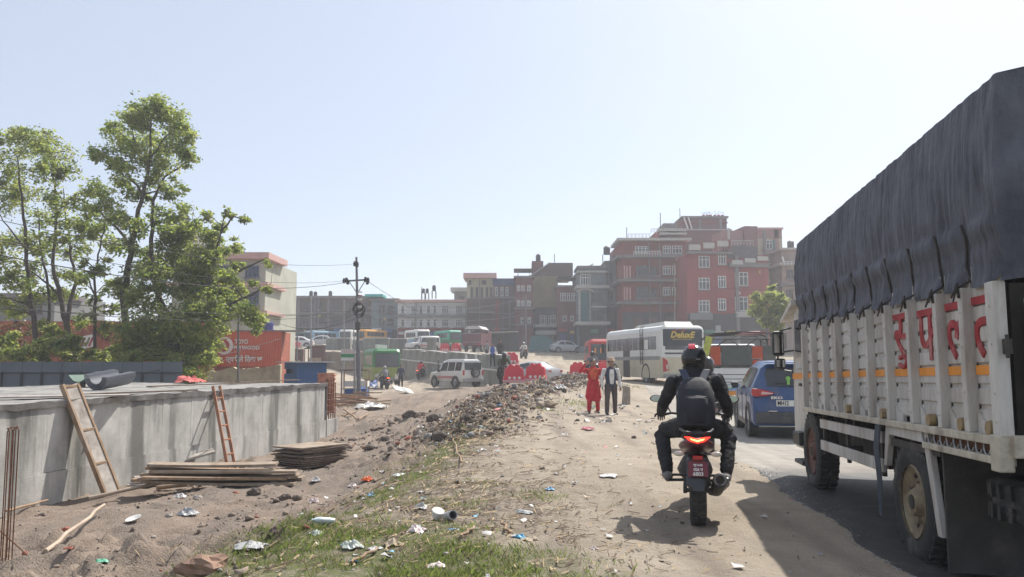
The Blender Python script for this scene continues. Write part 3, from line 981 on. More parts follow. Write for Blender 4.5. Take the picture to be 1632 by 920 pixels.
m.loft([[Vector((-7.4, wl + 0.1, BZ)), Vector((0.05, wl + 0.1, BZ))], [Vector((-7.4, wl + 0.1, TOPZ)), Vector((0.05, wl + 0.1, TOPZ + 0.03))]][::-1], close=False)
m.build('slab', conc_pale, cw, smooth=True, sharp=50)
MB().b2((-7.4, wl - 0.05, BZ), (-0.36, wl + 0.02, TOPZ - 0.01)).build('end_wall', conc, cw)
def WL(y, out=0.0, z=0.0):
    """world point: wall position at world depth y, out from its face"""
    p = Vector((-10 + 0.14 * y, y, 0)) + WN * out
    p.z = z
    return p
# starter bars at the far end
rc = thing('rebar_cage', 'cage of rusty upright reinforcing bars at the far end of the concrete wall', 'rebar', WL(27.2, 0.0, JZ), wrz)
for k in range(10):
    x = -0.05 if k < 6 else -0.32
    y = (0.12 + 0.2 * k) if k < 6 else 0.2 + 0.27 * (k - 6)
    h = 1.22 + rnd.uniform(-0.08, 0.16)
    MB().tube([(x, y, -0.05), (x + rnd.uniform(-.02, .02), y, h)], 0.018, 6).build('bar', rust, rc)
for z in (0.25, 0.45, 0.65, 0.85, 1.05, 1.2):
    MB().tube([(-0.34, 0.08, z), (-0.03, 0.08, z + .02), (-0.03, 1.15, z), (-0.34, 1.15, z), (-0.34, 0.08, z)], 0.012, 5).build('tie_bar', rust, rc)
rb = thing('rebar_hoops', 'thin rusty bent reinforcing bars standing at the left edge of the picture', 'rebar', G(10, 905, 6), 0)
k0 = rb.location.y / F
for (ua, ub, vt) in ((-6, 3, 706), (7, 18, 703), (3.5, 8, 704)):
    xa, xb = (ua - 10) * k0, (ub - 10) * k0
    zt = (905 - vt) * k0
    MB().tube([(xa, 0.06, -0.1), (xa, 0.06, zt - .04), (xa + 0.02, 0.06, zt), (xb - 0.02, 0.0, zt), (xb, 0.0, zt - 0.03), (xb, 0.0, -0.1)], 0.006, 6).build('bar', rust, rb)
MB().tube([(-0.2, 0.1, 0.28), (0.06, 0.0, 0.14), (0.25, -0.1, 0.05)], 0.006, 6).build('tie_bar', rust, rb)

# ladders
wood = mat('weathered_wood', (0.30, 0.20, 0.125), 0.85, 0.3, 3.5, 0.25, stretch=(3, 3, 0.6), dirt=(0.42, 0.37, 0.32), dirt_amt=0.3)
wood_red = mat('reddish_wood', (0.33, 0.15, 0.085), 0.85, 0.3, 4, 0.25, dirt=(0.36, 0.28, 0.22), dirt_amt=0.2)
board_m = mat('cement_stained_board', (0.40, 0.36, 0.32), 0.9, 0.25, 5, 0.2, dirt=(0.17, 0.14, 0.12), dirt_amt=0.5)
ply = mat('shuttering_ply', (0.27, 0.205, 0.15), 0.85, 0.3, 5, 0.2, dirt=(0.40, 0.35, 0.29), dirt_amt=0.4)
ply_dark = mat('dark_ply_edge', (0.14, 0.10, 0.075), 0.9, 0.35, 7, 0.2, dirt=(0.3, 0.24, 0.19), dirt_amt=0.35)
def ladder(name, label, foot, top, width, rungs, wdt, board=None, wm=wood):
    foot, top = Vector(foot), Vector(top)
    o = thing(name, label, 'ladder', foot, 0)
    ax_ = top - foot
    side = WD * (width / 2)
    for sgn in (-1, 1):
        MB().bar(side * sgn, side * sgn + ax_, wdt, wdt * 1.5, WN).build('rail', wm, o, bev=0.004)
    for f in rungs:
        MB().bar(ax_ * f - side, ax_ * f + side, wdt * 0.8, wdt * 1.1, WN).build('rung', wm, o, bev=0.004)
    if board:
        nb = Vector((0, 0, 0))
        a, b = board
        MB().bar(ax_ * a + nb, ax_ * b + nb, width * 0.98, 0.02, WN).build('backing_board', board_m, o)
    return o
f1 = WL(15.2, 0.62)
f1.z = H(f1.x, f1.y)
ladder('plank_ladder', 'wide wooden ladder backed by a cement splashed board, leaning near the left edge', f1, WL(14.75, -0.02, 1.22), 0.40, (0.02, 0.30, 0.60, 0.985), 0.055, (0.0, 0.99))
f2 = WL(18.9, 1.02)
f2.z = H(f2.x, f2.y)
ladder('rung_ladder', 'narrow reddish wooden ladder with five open rungs leaning on the concrete wall', f2, WL(20.0, 0.0, 1.04), 0.34, (0.17, 0.34, 0.51, 0.68, 0.85), 0.045, None, wood_red)

# boards on the ground
def plank(label, c, L, w, t, rz, mt, group, tilt=(0, 0), cat='plank', name='plank', warp=0.0):
    m = MB()
    n = 6
    ring = []
    for i in range(n + 1):
        y = -L / 2 + L * i / n
        z = warp * (2 * y / L) ** 2 + 0.004 * noise.noise(Vector((y * 3, c[0] * 5, c[1])))
        ring.append([(-w / 2, y, z), (w / 2, y, z), (w / 2, y, z + t), (-w / 2, y, z + t)])
    m.loft(ring)
    o = m.build(name, mt, None, c)
    o.rotation_euler = Euler((tilt[0], tilt[1], rz))
    return tag(o, label, cat, group)
p1 = G(345, 775, 11)
layout = [(0.05, 0.0, 0.0, 2.6, 0.24, 88), (-0.25, 0.22, 0.0, 2.5, 0.22, 84), (0.15, 0.45, 0.0, 2.5, 0.25, 91), (0.0, -0.05, 0.10, 2.4, 0.22, 82), (0.1, 0.22, 0.10, 2.55, 0.25, 90),
          (-0.3, 0.36, 0.10, 2.2, 0.22, 79), (0.1, 0.08, 0.20, 2.5, 0.22, 87), (-0.15, 0.3, 0.20, 2.3, 0.24, 84), (-0.12, 0.16, 0.30, 2.2, 0.24, 86)]
for i, (dx, dy, dz, L_, w_, a) in enumerate(layout):
    lab = 'topmost plank of the loose plank pile in front of the wall' if i == len(layout) - 1 else 'weathered plank in the %s layer of the loose plank pile in front of the wall' % ('bottom' if dz < 0.05 else 'second' if dz < 0.15 else 'third')
    plank(lab, (p1.x + dx, p1.y + dy, p1.z + 0.02 + dz), L_, w_, 0.045, R(-a), wood if i % 2 else ply, 'planks in the loose pile', (R(rnd.uniform(-2.2, 1.2)), R(rnd.uniform(-5, 5))), warp=rnd.uniform(-.01, .03))
p1b = G(245, 776, 11)
for i, (dx, dy, dz, L_, a) in enumerate([(0, 0, 0.0, 0.9, 75), (0.12, 0.1, 0.06, 0.75, 95), (-0.1, 0.12, 0.12, 0.6, 55)]):
    plank(('lowest', 'middle', 'topmost')[i] + ' of three short pale boards beside the left end of the plank pile', (p1b.x + dx, p1b.y + dy, p1b.z + 0.03 + dz), L_, 0.26, 0.03, R(-a), board_m, 'short boards left of the plank pile', (0, R(rnd.uniform(-6, 6))))
p1c = G(305, 745, 11)
plank('grey board tilted up behind the plank pile', (p1c.x, p1c.y, p1c.z + 0.2), 1.0, 0.42, 0.04, R(-62), board_m, None, (R(14), R(5)))
p1d = G(145, 770, 11)
plank('dark board propped under the foot of the wide ladder', (p1d.x, p1d.y, p1d.z + 0.12), 0.95, 0.3, 0.035, R(-82), ply_dark, None, (R(4), R(-8)))
ORD = ['first', 'second', 'third', 'fourth', 'fifth', 'sixth', 'seventh', 'eighth', 'ninth', 'tenth', 'eleventh', 'twelfth', 'thirteenth']
p2 = G(488, 747, 12)
for i in range(11):
    lab = 'topmost sheet on the dark stack of shuttering plywood' if i == 10 else '%s plywood sheet from the bottom of the dark stack near the wall' % ORD[i]
    plank(lab, (p2.x + rnd.uniform(-.04, .04), p2.y + 0.35 + rnd.uniform(-.04, .04), p2.z + 0.03 + 0.04 * i), 1.25 + rnd.uniform(-.06, .06), 0.95, 0.024, R(-38 + rnd.uniform(-3, 3)), ply_dark if i < 10 else ply,
          'plywood sheets in the dark stack', (R(rnd.uniform(-.8, .8)), R(rnd.uniform(-.8, .8))), 'plywood sheet', 'plywood_sheet', warp=rnd.uniform(-0.01, 0.02))
wood_pale = mat('pale_bare_wood', (0.42, 0.33, 0.25), 0.8, 0.2, 4, 0.2)
def pole_on_ground(label, pa, pb, r, group=None, lift=0.03, name='wooden_pole', mt=None):
    a, b = Vector(pa), Vector(pb)
    n = 6
    lift = lift + max(0.0, max(H(a.x + (b.x - a.x) * i / n, a.y + (b.y - a.y) * i / n) - (a.z + (b.z - a.z) * i / n) for i in range(n + 1)) * 0.8)
    pts = [(b - a) * (i / n) + Vector((0.02 * math.sin(i * 2.1), 0.015 * math.cos(i * 1.7), lift)) for i in range(n + 1)]
    o = MB().tube(pts, [r * (1.1 - 0.03 * i) for i in range(n + 1)], 8).build(name, mt or wood, None, a, smooth=True, sharp=50)
    return tag(o, label, 'pole', group)
pole_on_ground('thin pale wooden pole lying across the dirt below the plank pile', G(140, 811, 8) + Vector((0, 0, 0.06)), G(312, 780, 8) + Vector((0, 0, 0.14)), 0.03, lift=0.1, mt=wood_pale)
pole_on_ground('pole lying steeply down the dirt slope in the left foreground', G(70, 898, 6), G(166, 820, 6) + Vector((0, 0, 0.05)), 0.021, lift=0.05, mt=wood_pale)
pole_on_ground('stick lying along the foot of the wall at the left', G(8, 826, 8), G(76, 806, 8), 0.02, lift=0.04)
pole_on_ground('square timber lying at the right end of the pale pole', G(250, 782, 8), G(300, 778, 8), 0.035, lift=0.05)

# things lying on the wall top
def slab_pt(u, v):
    """point on the slab top seen at pixel (u, v)"""
    d = at(u, v, 1.0) - Vector((0, 0, EYE))
    y = (TOPZ + 0.04 - EYE) / d.z
    return Vector((d.x * y, y, TOPZ + 0.045))
mp_ = slab_pt(168, 622)
rm = mat('grey_rubber_sheet', (0.16, 0.165, 0.185), 0.7, 0.15, 4)
m = MB()
for s_ in (0, 0.012):
    pass
rr_ = []
for i in range(15):
    q = i / 14
    rr_.append([(-0.36 + 0.72 * q, -0.55, 0.02 + 0.42 * (1 - math.sin(PI * (0.12 + 0.62 * q))) * 0.55 + 0.0), (-0.44 + 0.72 * q, 0.55, 0.05 + 0.46 * (1 - math.sin(PI * (0.16 + 0.6 * q))) * 0.6)])
for i in range(14):
    a, b = rr_[i], rr_[i + 1]
    m.add([a[0], b[0], b[1], a[1], *[(p[0], p[1], p[2] + 0.015) for p in (a[0], b[0], b[1], a[1])]], [(0, 3, 2, 1), (4, 5, 6, 7), (0, 1, 5, 4), (2, 3, 7, 6), (1, 2, 6, 5), (3, 0, 4, 7)])
mm = MB()
for k in range(4):
    for i in range(16):
        a0, a1 = R(172 + i * 11.5), R(172 + (i + 1) * 11.5)
        r_ = 0.36 - 0.05 * k
        mm.bar((r_ * math.cos(a0), 0, 0.40 + r_ * 0.95 * math.sin(a0)), (r_ * math.cos(a1), 0, 0.40 + r_ * 0.95 * math.sin(a1)), 0.9, 0.02, (0, 0, 1))
o = mm.build('rubber_sheet', rm, None, mp_ + Vector((0, 0.3, 0)))
o.rotation_euler = (R(8), 0, R(-20))
tag(o, 'grey sheet curled into a trough on top of the concrete wall', 'sheet')
gp = slab_pt(125, 618)
m = MB()
pts = [(-0.35, 0.33), (-0.2, 0.17), (-0.05, 0.12), (0.08, 0.2), (0.2, 0.3), (0.34, 0.42), (0.5, 0.40)]
for i in range(6):
    (xa, za), (xb, zb) = pts[i], pts[i + 1]
    m.bar((xa, 0, za), (xb, 0, zb), 0.8, 0.014, (0, 0, 1))
o = m.build('green_sheet', mat('dark_green_sheet', (0.06, 0.11, 0.085), 0.6, 0.2, 5), None, gp + Vector((0, 0.5, 0)))
tag(o, 'bent dark green metal sheet beside the curled grey sheet', 'sheet')
for q in (-0.2, 0.3):
    MB().b2((q - .03, -0.2, -0.01), (q + .03, 0.2, 0.14 if q < 0 else 0.34)).build('prop', ply_dark, o)
rp_ = slab_pt(302, 611)
def cloth(name, label, c, sx, sy, h, mt, seed, cat='cloth', group=None, n=14, rz=0.0):
    """a crumpled piece of cloth or plastic lying on the ground"""
    m = MB()
    vs, fs = [], []
    sd = Vector((seed * 1.3, seed * 2.1, seed * 0.7))
    for j in range(n + 1):
        for i in range(n + 1):
            a, b = i / n * 2 - 1, j / n * 2 - 1
            rr = math.sqrt(a * a + b * b)
            edge = 1 + 0.35 * noise.noise(Vector((a * 1.4, b * 1.4, seed)))
            fall = max(0.0, 1 - (rr / 1.25) ** 2)
            z = h * fall * (0.6 + 0.9 * noise.noise(Vector((a * 2.1, b * 2.1, 0)) + sd) + 0.5 * abs(noise.noise(Vector((a * 5, b * 5, 2)) + sd)))
            vs.append((a * sx * edge + 0.15 * sx * noise.noise(Vector((a * 3, b * 3, 5)) + sd), b * sy * edge, max(z, 0.0) + 0.006))
    for j in range(n):
        for i in range(n):
            a, b = i / n * 2 - 1 + 1 / n, j / n * 2 - 1 + 1 / n
            if a * a + b * b > 1.25 + 0.3 * noise.noise(Vector((a * 2, b * 2, seed + 3))):
                continue
            q = j * (n + 1) + i
            fs.append((q, q + 1, q + n + 2, q + n + 1))
    m.add(vs, fs)
    o = m.build(name, mt, None, c)
    o.rotation_euler = (0, 0, rz)
    md = o.modifiers.new('thick', 'SOLIDIFY')
    md.thickness = 0.006
    return tag(o, label, cat, group)
cloth('red_cloth', 'crumpled pinkish red cloth lying on top of the concrete wall', rp_, 0.42, 0.55, 0.26, mat('faded_red_cloth', (0.52, 0.13, 0.12), 0.9, 0.3, 8), 3)
for i, (u, v, L_, a, lab) in enumerate([(45, 636, 3.4, 60, 'pale flat board lying on the near part of the wall top'), (330, 615, 4.5, 20, 'dark plank lying along the wall top behind the ladders'), (430, 609, 4.0, 14, 'thin dark batten near the far end of the wall top'),
                                       (225, 628, 3.0, 25, 'brown plank on the wall top right of the curled sheet')]):
    q = slab_pt(u, v)
    plank(lab, (q.x, q.y, q.z + 0.02), L_, 0.5 if i == 0 else 0.18, 0.03, R(-a), board_m if i == 0 else ply_dark, None)

# ------------------------------------------------------------------ fences and sheds behind the wall
fence_m = mat('blue_grey_sheet', (0.105, 0.125, 0.145), 0.6, 0.12, 2, dirt=(0.16, 0.165, 0.165), dirt_amt=0.3)
fence_d = mat('dark_fence_frame', (0.035, 0.04, 0.045), 0.7, 0.2, 5)
FY = 31.0
fx0, fx1 = at(-60, 577, FY).x, at(291, 577, FY).x
fn = thing('metal_fence', 'low blue grey sheet metal fence running behind the concrete wall', 'fence', (fx0, FY, H((fx0 + fx1) / 2, FY)), 0)
zt = at(150, 577, FY).z - fn.location.z
zm = at(150, 594, FY).z - fn.location.z
wd = (fx1 - fx0)
npn = 11
for i in range(npn):
    a, b = wd * i / npn, wd * (i + 1) / npn
    MB().b2((a + .006, 0, zm + 0.01), (b - .006, 0.04, zt + rnd.uniform(-.012, .012))).build('top_sheet', fence_m, fn)
    MB().b2((a + .03, 0.02, -0.2), (b - .03, 0.05, zm - 0.03)).build('lower_sheet', fence_m, fn)
    MB().b2((a - 0.035, -0.05, -0.3), (a + 0.035, 0.02, zm + 0.02)).build('post', fence_d, fn)
MB().b2((0, -0.03, zm - 0.03), (wd, 0.03, zm + 0.008)).build('rail', fence_d, fn)

redwall_m = mat('rust_red_wall', (0.34, 0.10, 0.06), 0.9, 0.25, 3, 0.2, dirt=(0.16, 0.07, 0.05))
RY_ = 47.0
p0, p1_ = at(-80, 510, RY_), at(345, 522, RY_)
rw = thing('red_wall', 'long rust red site wall glimpsed behind the trees on the left', 'wall', (p0.x, RY_, -0.4), 0)
L_ = p1_.x - p0.x
for i in range(14):
    a, b = L_ * i / 14, L_ * (i + 1) / 14
    MB().b2((a, 0, -0.3), (b - 0.015, 0.10, at(150, 512, RY_).z + 0.4 + rnd.uniform(-.05, .05))).build('wall_panel', redwall_m, rw)
ps = at(138, 545, RY_ - 0.1)
po = thing('poster', 'small tilted white poster with red and yellow stripes on the red wall', 'poster', (ps.x, RY_ - 0.06, ps.z), 0)
white_paint = mat('white_paint', (0.72, 0.70, 0.66), 0.7, 0.08, 5)
MB().box((0, 0, 0), (0.95, 0.03, 0.72), (0, R(-14), 0)).build('sheet', white_paint, po)
for dx, c in ((-0.22, 'red_lettering_paint'), (0.05, 'yellow_hub_paint'), (0.24, 'red_lettering_paint')):
    MB().box((dx, -0.02, 0), (0.11, 0.02, 0.55), (0, R(22), 0)).build('stripe', MATS[c], po)

hoard_m = mat('orange_red_hoarding', (0.56, 0.115, 0.062), 0.65, 0.08, 1.5, dirt=(0.44, 0.12, 0.08), dirt_amt=0.2)
HY = 48.0
a_, b_ = at(322, 583, HY), at(446, 580, HY)
ho = thing('advertising_hoarding', 'orange red corrugated hoarding wall with white plywood lettering', 'hoarding', (a_.x, HY, a_.z), R(3))
hw = b_.x - a_.x
hh_ = at(440, 528, HY).z - a_.z
nsh = 6
for i in range(nsh):
    m = MB()
    x0, x1 = hw * i / nsh, hw * (i + 1) / nsh
    ring = []
    for k in range(13):
        x = x0 + (x1 - x0) * k / 12
        yy = 0.012 * (1 if k % 2 else -1)
        ring.append([(x, yy, -0.05), (x, yy + 0.03, -0.05), (x, yy + 0.03, hh_), (x, yy, hh_)])
    m.loft(ring)
    m.build('sheet', hoard_m, ho)
MB().b2((-0.2, -0.05, hh_), (hw + 1.3, 1.2, hh_ + 0.07)).build('roof_edge', mat('dull_grey_roof_sheet', (0.22, 0.22, 0.21), 0.7, 0.2, 3), ho)
MB().b2((0.02, 0.05, -1.5), (hw - 0.02, 2.5, hh_ - 0.02)).build('shed', redwall_m, ho)
def hx(u, v):
    p = at(u, v, HY)
    return p.x - a_.x, p.z - a_.z
x, z = hx(384, 545); text('TOYO', 0.36, white_paint, ho, (x, -0.03, z), (PI / 2, 0, 0), bold=0.01, sx=0.75)
x, z = hx(392, 554.5); text('PLYWOOD', 0.30, white_paint, ho, (x, -0.03, z), (PI / 2, 0, 0), bold=0.008)
x, z = hx(357, 551)
MB().lathe([(0.001, 0), (0.52, 0), (0.52, 0.02), (0.001, 0.02)], (x, -0.045, z), 'y', 24).build('logo', white_paint, ho)
MB().lathe([(0.18, 0), (0.36, 0), (0.36, 0.02), (0.18, 0.02)], (x - 0.05, -0.065, z), 'y', 20).build('logo_ring', sign_red, ho)
for body, u in (('त्यसैले', 373), ('िठक', 398), ('छ', 413), ('९९', 350)):
    x, z = hx(u, 573)
    text(body, 0.40, white_paint, ho, (x, -0.03, z), (PI / 2, 0, 0), bold=0.01)
tank_blue = mat('blue_plastic_drum', (0.09, 0.09, 0.30), 0.5, 0.1, 5)
q = at(427, 527.5, HY + 0.6)
o = MB().lathe([(0.001, 0), (0.30, 0), (0.32, 0.1), (0.30, 0.3), (0.33, 0.35), (0.31, 0.55), (0.1, 0.6), (0.001, 0.6)], (0, 0, 0), 'z', 18).build('blue_drum', tank_blue, None, q + Vector((0, 0, -0.05)), smooth=True, sharp=40)
tag(o, 'small violet blue water drum on the roof of the red hoarding shed', 'drum')
# low beige wall with a broken top
LY = 45.0
a_, b_ = at(330, 605, LY), at(446, 605, LY)
lw = thing('broken_wall', 'low crumbling beige wall beneath the red hoarding', 'wall', (a_.x, LY, -0.6), 0)
n = 40
topl, ring = [], []
for i in range(n + 1):
    x = (b_.x - a_.x) * i / n
    h = 1.78 + 0.28 * (i / n) + 0.14 * noise.noise(Vector((x * 1.2, 0, 4))) + 0.07 * noise.noise(Vector((x * 4, 3, 4)))
    ring.append([(x, 0, -0.3), (x, 0.4, -0.3), (x, 0.4, h), (x, 0.02, h)])
MB().loft(ring).build('masonry', mat('old_beige_plaster', (0.40, 0.33, 0.22), 0.95, 0.25, 2.5, 0.3, dirt=(0.2, 0.16, 0.11), dirt_amt=0.45), lw)

# blue kiosk
kb = mat('blue_kiosk_paint', (0.025, 0.09, 0.23), 0.6, 0.15, 3, dirt=(0.05, 0.09, 0.16), dirt_amt=0.3)
KY = 40.0
kc = at(474, 605, KY)
kz = H(kc.x, KY)
ks = thing('blue_kiosk', 'small blue sheet metal kiosk with a pale flat roof behind the wall end', 'kiosk', (kc.x, KY, kz), R(40))
kh = at(474, 578, KY).z - kz
MB().b2((0, 0, 0), (1.55, 0.03, kh)).b2((0.05, 1.4, 0), (1.55, 1.43, kh)).b2((1.52, 0, 0), (1.55, 1.4, kh)).build('wall_sheet', kb, ks)
MB().b2((-0.03, 0.0, 0), (-0.002, 0.5, kh)).b2((-0.03, 0.5, 0.0), (-0.002, 1.45, kh - 0.55)).b2((-0.03, 0.5, kh - 0.32), (-0.002, 1.45, kh)).build('front', kb, ks)
MB().b2((0.2, 0.2, 0), (1.4, 1.3, kh - 0.1)).build('inside', black_plastic, ks)  # solid black block, its colour stands in for the shade inside
MB().b2((-0.35, -0.3, kh + 0.002), (1.85, 1.75, kh + 0.05)).build('roof', mat('pale_roof_sheet', (0.50, 0.52, 0.55), 0.5, 0.1, 4, metal=0.2), ks)
# ------------------------------------------------------------------ middle distance: bricks, timber, sign, poles, blocks, barriers
brick_m = mat('orange_brick', (0.44, 0.16, 0.09), 0.9, 0.3, 5, 0.2, dirt=(0.5, 0.3, 0.22), dirt_amt=0.3)
bp_ = G(521, 612, 25)
bp_ = Vector((at(521, 600, 36).x, 36, H(at(521, 600, 36).x, 36)))
m = MB()
for lay in range(23):
    for r_ in range(2):
        for c_ in range(3):
            m.box((-0.3 + 0.245 * c_ + (0.05 if lay % 2 else 0), 0.12 * r_ + rnd.uniform(-.01, .01), 0.04 + 0.078 * lay), (0.235, 0.11, 0.07), (0, 0, R(rnd.uniform(-3, 3))))
o = m.build('brick_stack', brick_m, None, bp_)
tag(o, 'waist high stack of orange bricks beside the blue kiosk', 'bricks')
o['kind'] = 'stuff'
bst = o
# loose timber heap beside the pole
tc_ = G(575, 634, 30)
for i in range(20):
    a = rnd.uniform(-0.35, 0.35) if rnd.random() < 0.8 else rnd.uniform(-1.2, 1.2)
    L_ = rnd.uniform(1.0, 2.4)
    ty = rnd.uniform(38.5, 43.2)
    c = Vector((at(rnd.uniform(549, 592), 630, ty).x, ty, 0))
    c.z = H(c.x, c.y) + rnd.uniform(0.06, 0.5)
    d = Vector((math.cos(a), math.sin(a) * 0.5, rnd.uniform(-0.1, 0.1))) * L_ / 2
    o = MB().bar(-d, d, 0.09, 0.05).build('timber_offcut', wood if i % 3 else wood_red, None, c)
    tag(o, 'rough timber offcut in the heap around the foot of the utility pole', 'timber', 'timber offcuts by the utility pole')
# sticks lying in front of the rebar cage
for i, (ua, va, ub, vb, lab) in enumerate([(548, 655, 571, 674, 'short stick lying crossed on the dirt past the wall end'), (571, 674, 588, 663, 'second short stick meeting the crossed one past the wall end'),
                                           (545, 668, 568, 660, 'pale stick lying near the footing of the wall end'), (545, 640, 600, 646, 'long pale batten below the timber heap')]):
    pole_on_ground(lab, G(ua, va, 20), G(ub, vb, 20), 0.035, lift=0.06, name='stick')
# white sheets dumped on the dirt
q = G(642, 627, 30)
o = MB().box((0, 0, 0), (1.3, 1.2, 0.05)).box((0.1, 0.0, 0.04), (0.12, 1.0, 0.05)).build('dumped_board', mat('dirty_white_panel', (0.55, 0.54, 0.50), 0.7, 0.15, 4, dirt=(0.3, 0.27, 0.23)), None, q + Vector((0, 0, 0.22)))
o.rotation_euler = (R(14), R(12), R(25))
tag(o, 'dumped dirty white panel lying tilted on the dirt near the green bus', 'panel')
q = G(590, 652, 25)
cloth('plastic_sheet', 'dirty white plastic sheet crumpled on the dirt right of the wall end', q, 0.8, 0.6, 0.35, mat('dirty_white_plastic', (0.60, 0.58, 0.55), 0.5, 0.2, 6), 5, 'sheet', rz=0.4)
q = G(587, 620, 30)
cloth('blue_tarpaulin', 'crumpled blue and white tarpaulin bundle to the right of the utility pole', q, 0.75, 0.8, 0.75, mat('blue_tarp', (0.05, 0.12, 0.38), 0.5, 0.3, 3, dirt=(0.5, 0.5, 0.5), dirt_amt=0.4), 8, 'tarpaulin')
# little stall under the sign
q = Vector((at(566, 600, 45).x, 45, 0)); q.z = H(q.x, q.y)
st = thing('roadside_stall', 'small roadside stall table with dark top, white cloth and blue crate below', 'stall', q, 0)
z0 = EYE + at(566, 589, 45).z - EYE - q.z
MB().b2((-0.75, -0.4, z0 - 0.06), (0.75, 0.5, z0)).build('canopy', mat('dark_brown_cloth', (0.08, 0.05, 0.05), 0.9, 0.2, 5), st)
for x in (-0.68, 0.68):
    for y in (-0.35, 0.45):
        MB().b2((x - .025, y - .025, -0.1), (x + .025, y + .025, z0 - 0.05)).build('leg', wood, st)
MB().b2((-0.55, -0.2, 0.75), (0.72, 0.4, 1.05)).build('cloth', white_paint, st)
MB().b2((-0.5, -0.3, 0.1), (0.70, 0.3, 0.62)).build('crate', mat('blue_crate', (0.03, 0.10, 0.30), 0.5, 0.2, 5), st, bev=0.02)
# sign on two posts
SY = 44.0
sc_ = at(554.5, 566, SY)
gz = H(sc_.x, SY)
sg = thing('notice_board', 'white notice board with pink lettering and a green band on two posts', 'sign', (sc_.x, SY, gz), R(4))
zz = sc_.z - gz
MB().b2((-0.37, 0, zz - 0.33), (0.37, 0.03, zz + 0.30)).build('board', white_paint, sg)
MB().b2((-0.372, -0.012, zz - 0.13), (0.372, -0.001, zz + 0.06)).build('green_band', mat('green_band', (0.06, 0.28, 0.12), 0.6, 0.1, 4), sg)
MB().b2((-0.372, -0.012, zz - 0.33), (0.372, -0.001, zz - 0.30)).build('edge', grey_metal, sg)
m = MB()
for k in range(6):
    m.b2((-0.32 + 0.11 * k, -0.012, zz + 0.12), (-0.32 + 0.11 * k + 0.075, -0.001, zz + 0.135))
    m.b2((-0.30 + 0.11 * k, -0.012, zz + 0.14), (-0.285 + 0.11 * k, -0.001, zz + 0.25))
    m.b2((-0.32 + 0.11 * k, -0.012, zz + 0.22), (-0.32 + 0.11 * k + 0.09, -0.001, zz + 0.235))
m.build('lettering', mat('pink_lettering', (0.45, 0.10, 0.12), 0.6, 0.1, 4), sg)
for x in (-0.30, 0.34):
    MB().cyl((x, 0.06, -0.2), (x, 0.06, zz + 0.35), 0.03, 8).build('post', grey_metal, sg)

# utility poles and wires
pole_m = mat('grey_painted_pole', (0.16, 0.165, 0.175), 0.7, 0.15, 5, dirt=(0.10, 0.09, 0.08), dirt_amt=0.3)
ins_m = mat('dark_insulator', (0.05, 0.045, 0.05), 0.4, 0.2, 6)
cable_m = mat('black_cable', (0.015, 0.015, 0.016), 0.7, 0.1, 5)
PY = 44.0
pb = at(572.5, 632, PY)
pz = H(pb.x, PY)
up = thing('utility_pole', 'tall grey steel utility pole with crossarm, insulators and coiled cables', 'utility pole', (pb.x, PY, pz), 0)
ph = at(568, 410, PY).z - pz
tl = at(568, 410, PY).x - at(572.5, 632, PY).x
def pxz(u, v):
    p = at(u, v, PY)
    return p.x - pb.x, p.z - pz
MB().tube([(0, 0, -0.3), (tl * 0.4, 0, ph * 0.4), (tl * 0.4, 0, ph * 0.401), (tl, 0, ph)], [0.125, 0.11, 0.085, 0.06], 12).build('shaft', pole_m, up, smooth=True, sharp=40)
xl, zl = pxz(548.5, 448.5); xr, zr = pxz(588, 446)
MB().bar((xl, -0.06, zl), (xr, -0.06, zr), 0.07, 0.09).build('crossarm', pole_m, up)
x1, z1 = pxz(568, 466)
MB().bar((x1, -0.05, z1), pxz(557, 449)[0:1] + (-0.05,) + pxz(557, 449)[1:], 0.04, 0.04).build('brace', pole_m, up)
MB().bar((x1 + .1, -0.05, z1), pxz(582, 448)[0:1] + (-0.05,) + pxz(582, 448)[1:], 0.04, 0.04).build('brace', pole_m, up)
for (u, v) in ((549, 448), (553, 447), (555, 450), (583, 446), (587, 447), (586, 450), (566, 421), (570, 422)):
    x, z = pxz(u, v)
    MB().lathe([(0.001, -0.14), (0.05, -0.14), (0.10, -0.08), (0.06, -0.03), (0.11, 0.02), (0.06, 0.07), (0.07, 0.13), (0.001, 0.15)], (x, -0.1, z), 'z', 10).build('insulator', ins_m, up, smooth=True)
for (u, v, r_) in ((573, 494, 0.34), (572, 490, 0.27), (574, 500, 0.24)):
    x, z = pxz(u, v)
    m = MB()
    for k in range(3):
        m.tube([(x + r_ * (1 - .08 * k) * math.cos(R(a)), -0.16 - 0.02 * k, z + r_ * 0.9 * math.sin(R(a + 9 * k))) for a in range(0, 361, 24)], 0.018, 5)
    m.build('cable_coil', cable_m, up)
x, z = pxz(573.5, 478)
for k in range(5):
    MB().lathe([(0.10, -0.03), (0.135, -0.03), (0.135, 0.03), (0.10, 0.03)], (x - 0.02 * k * 0.3, 0, z + 0.42 - 0.2 * k), 'z', 14).build('clamp_band', redwall_m if k % 2 else white_paint, up)
x, z = pxz(571, 520)
MB().box((x + 0.02, -0.16, z), (0.26, 0.14, 0.42)).build('junction_box', dark_metal, up)
def thin_pole(label, ub, vb, ut, vt, Y, r, mt=None):
    b, t = at(ub, vb, Y), at(ut, vt, Y)
    z = H(b.x, Y)
    o = MB().tube([(0, 0, z - b.z - 0.3), (t.x - b.x, 0, t.z - b.z)], [r, r * 0.75], 8).build('thin_pole', mt or pole_m, None, b, smooth=True, sharp=50)
    return tag(o, label, 'pole')
thin_pole('thin grey pole in front of the red hoarding', 381, 604, 380, 508, 36, 0.055)
thin_pole('slim pole standing behind the blue kiosk', 496.5, 575, 496, 472, 62, 0.08, grey_metal)
thin_pole('slim pole just left of the tall utility pole', 549, 575, 549, 478, 60, 0.06, grey_metal)
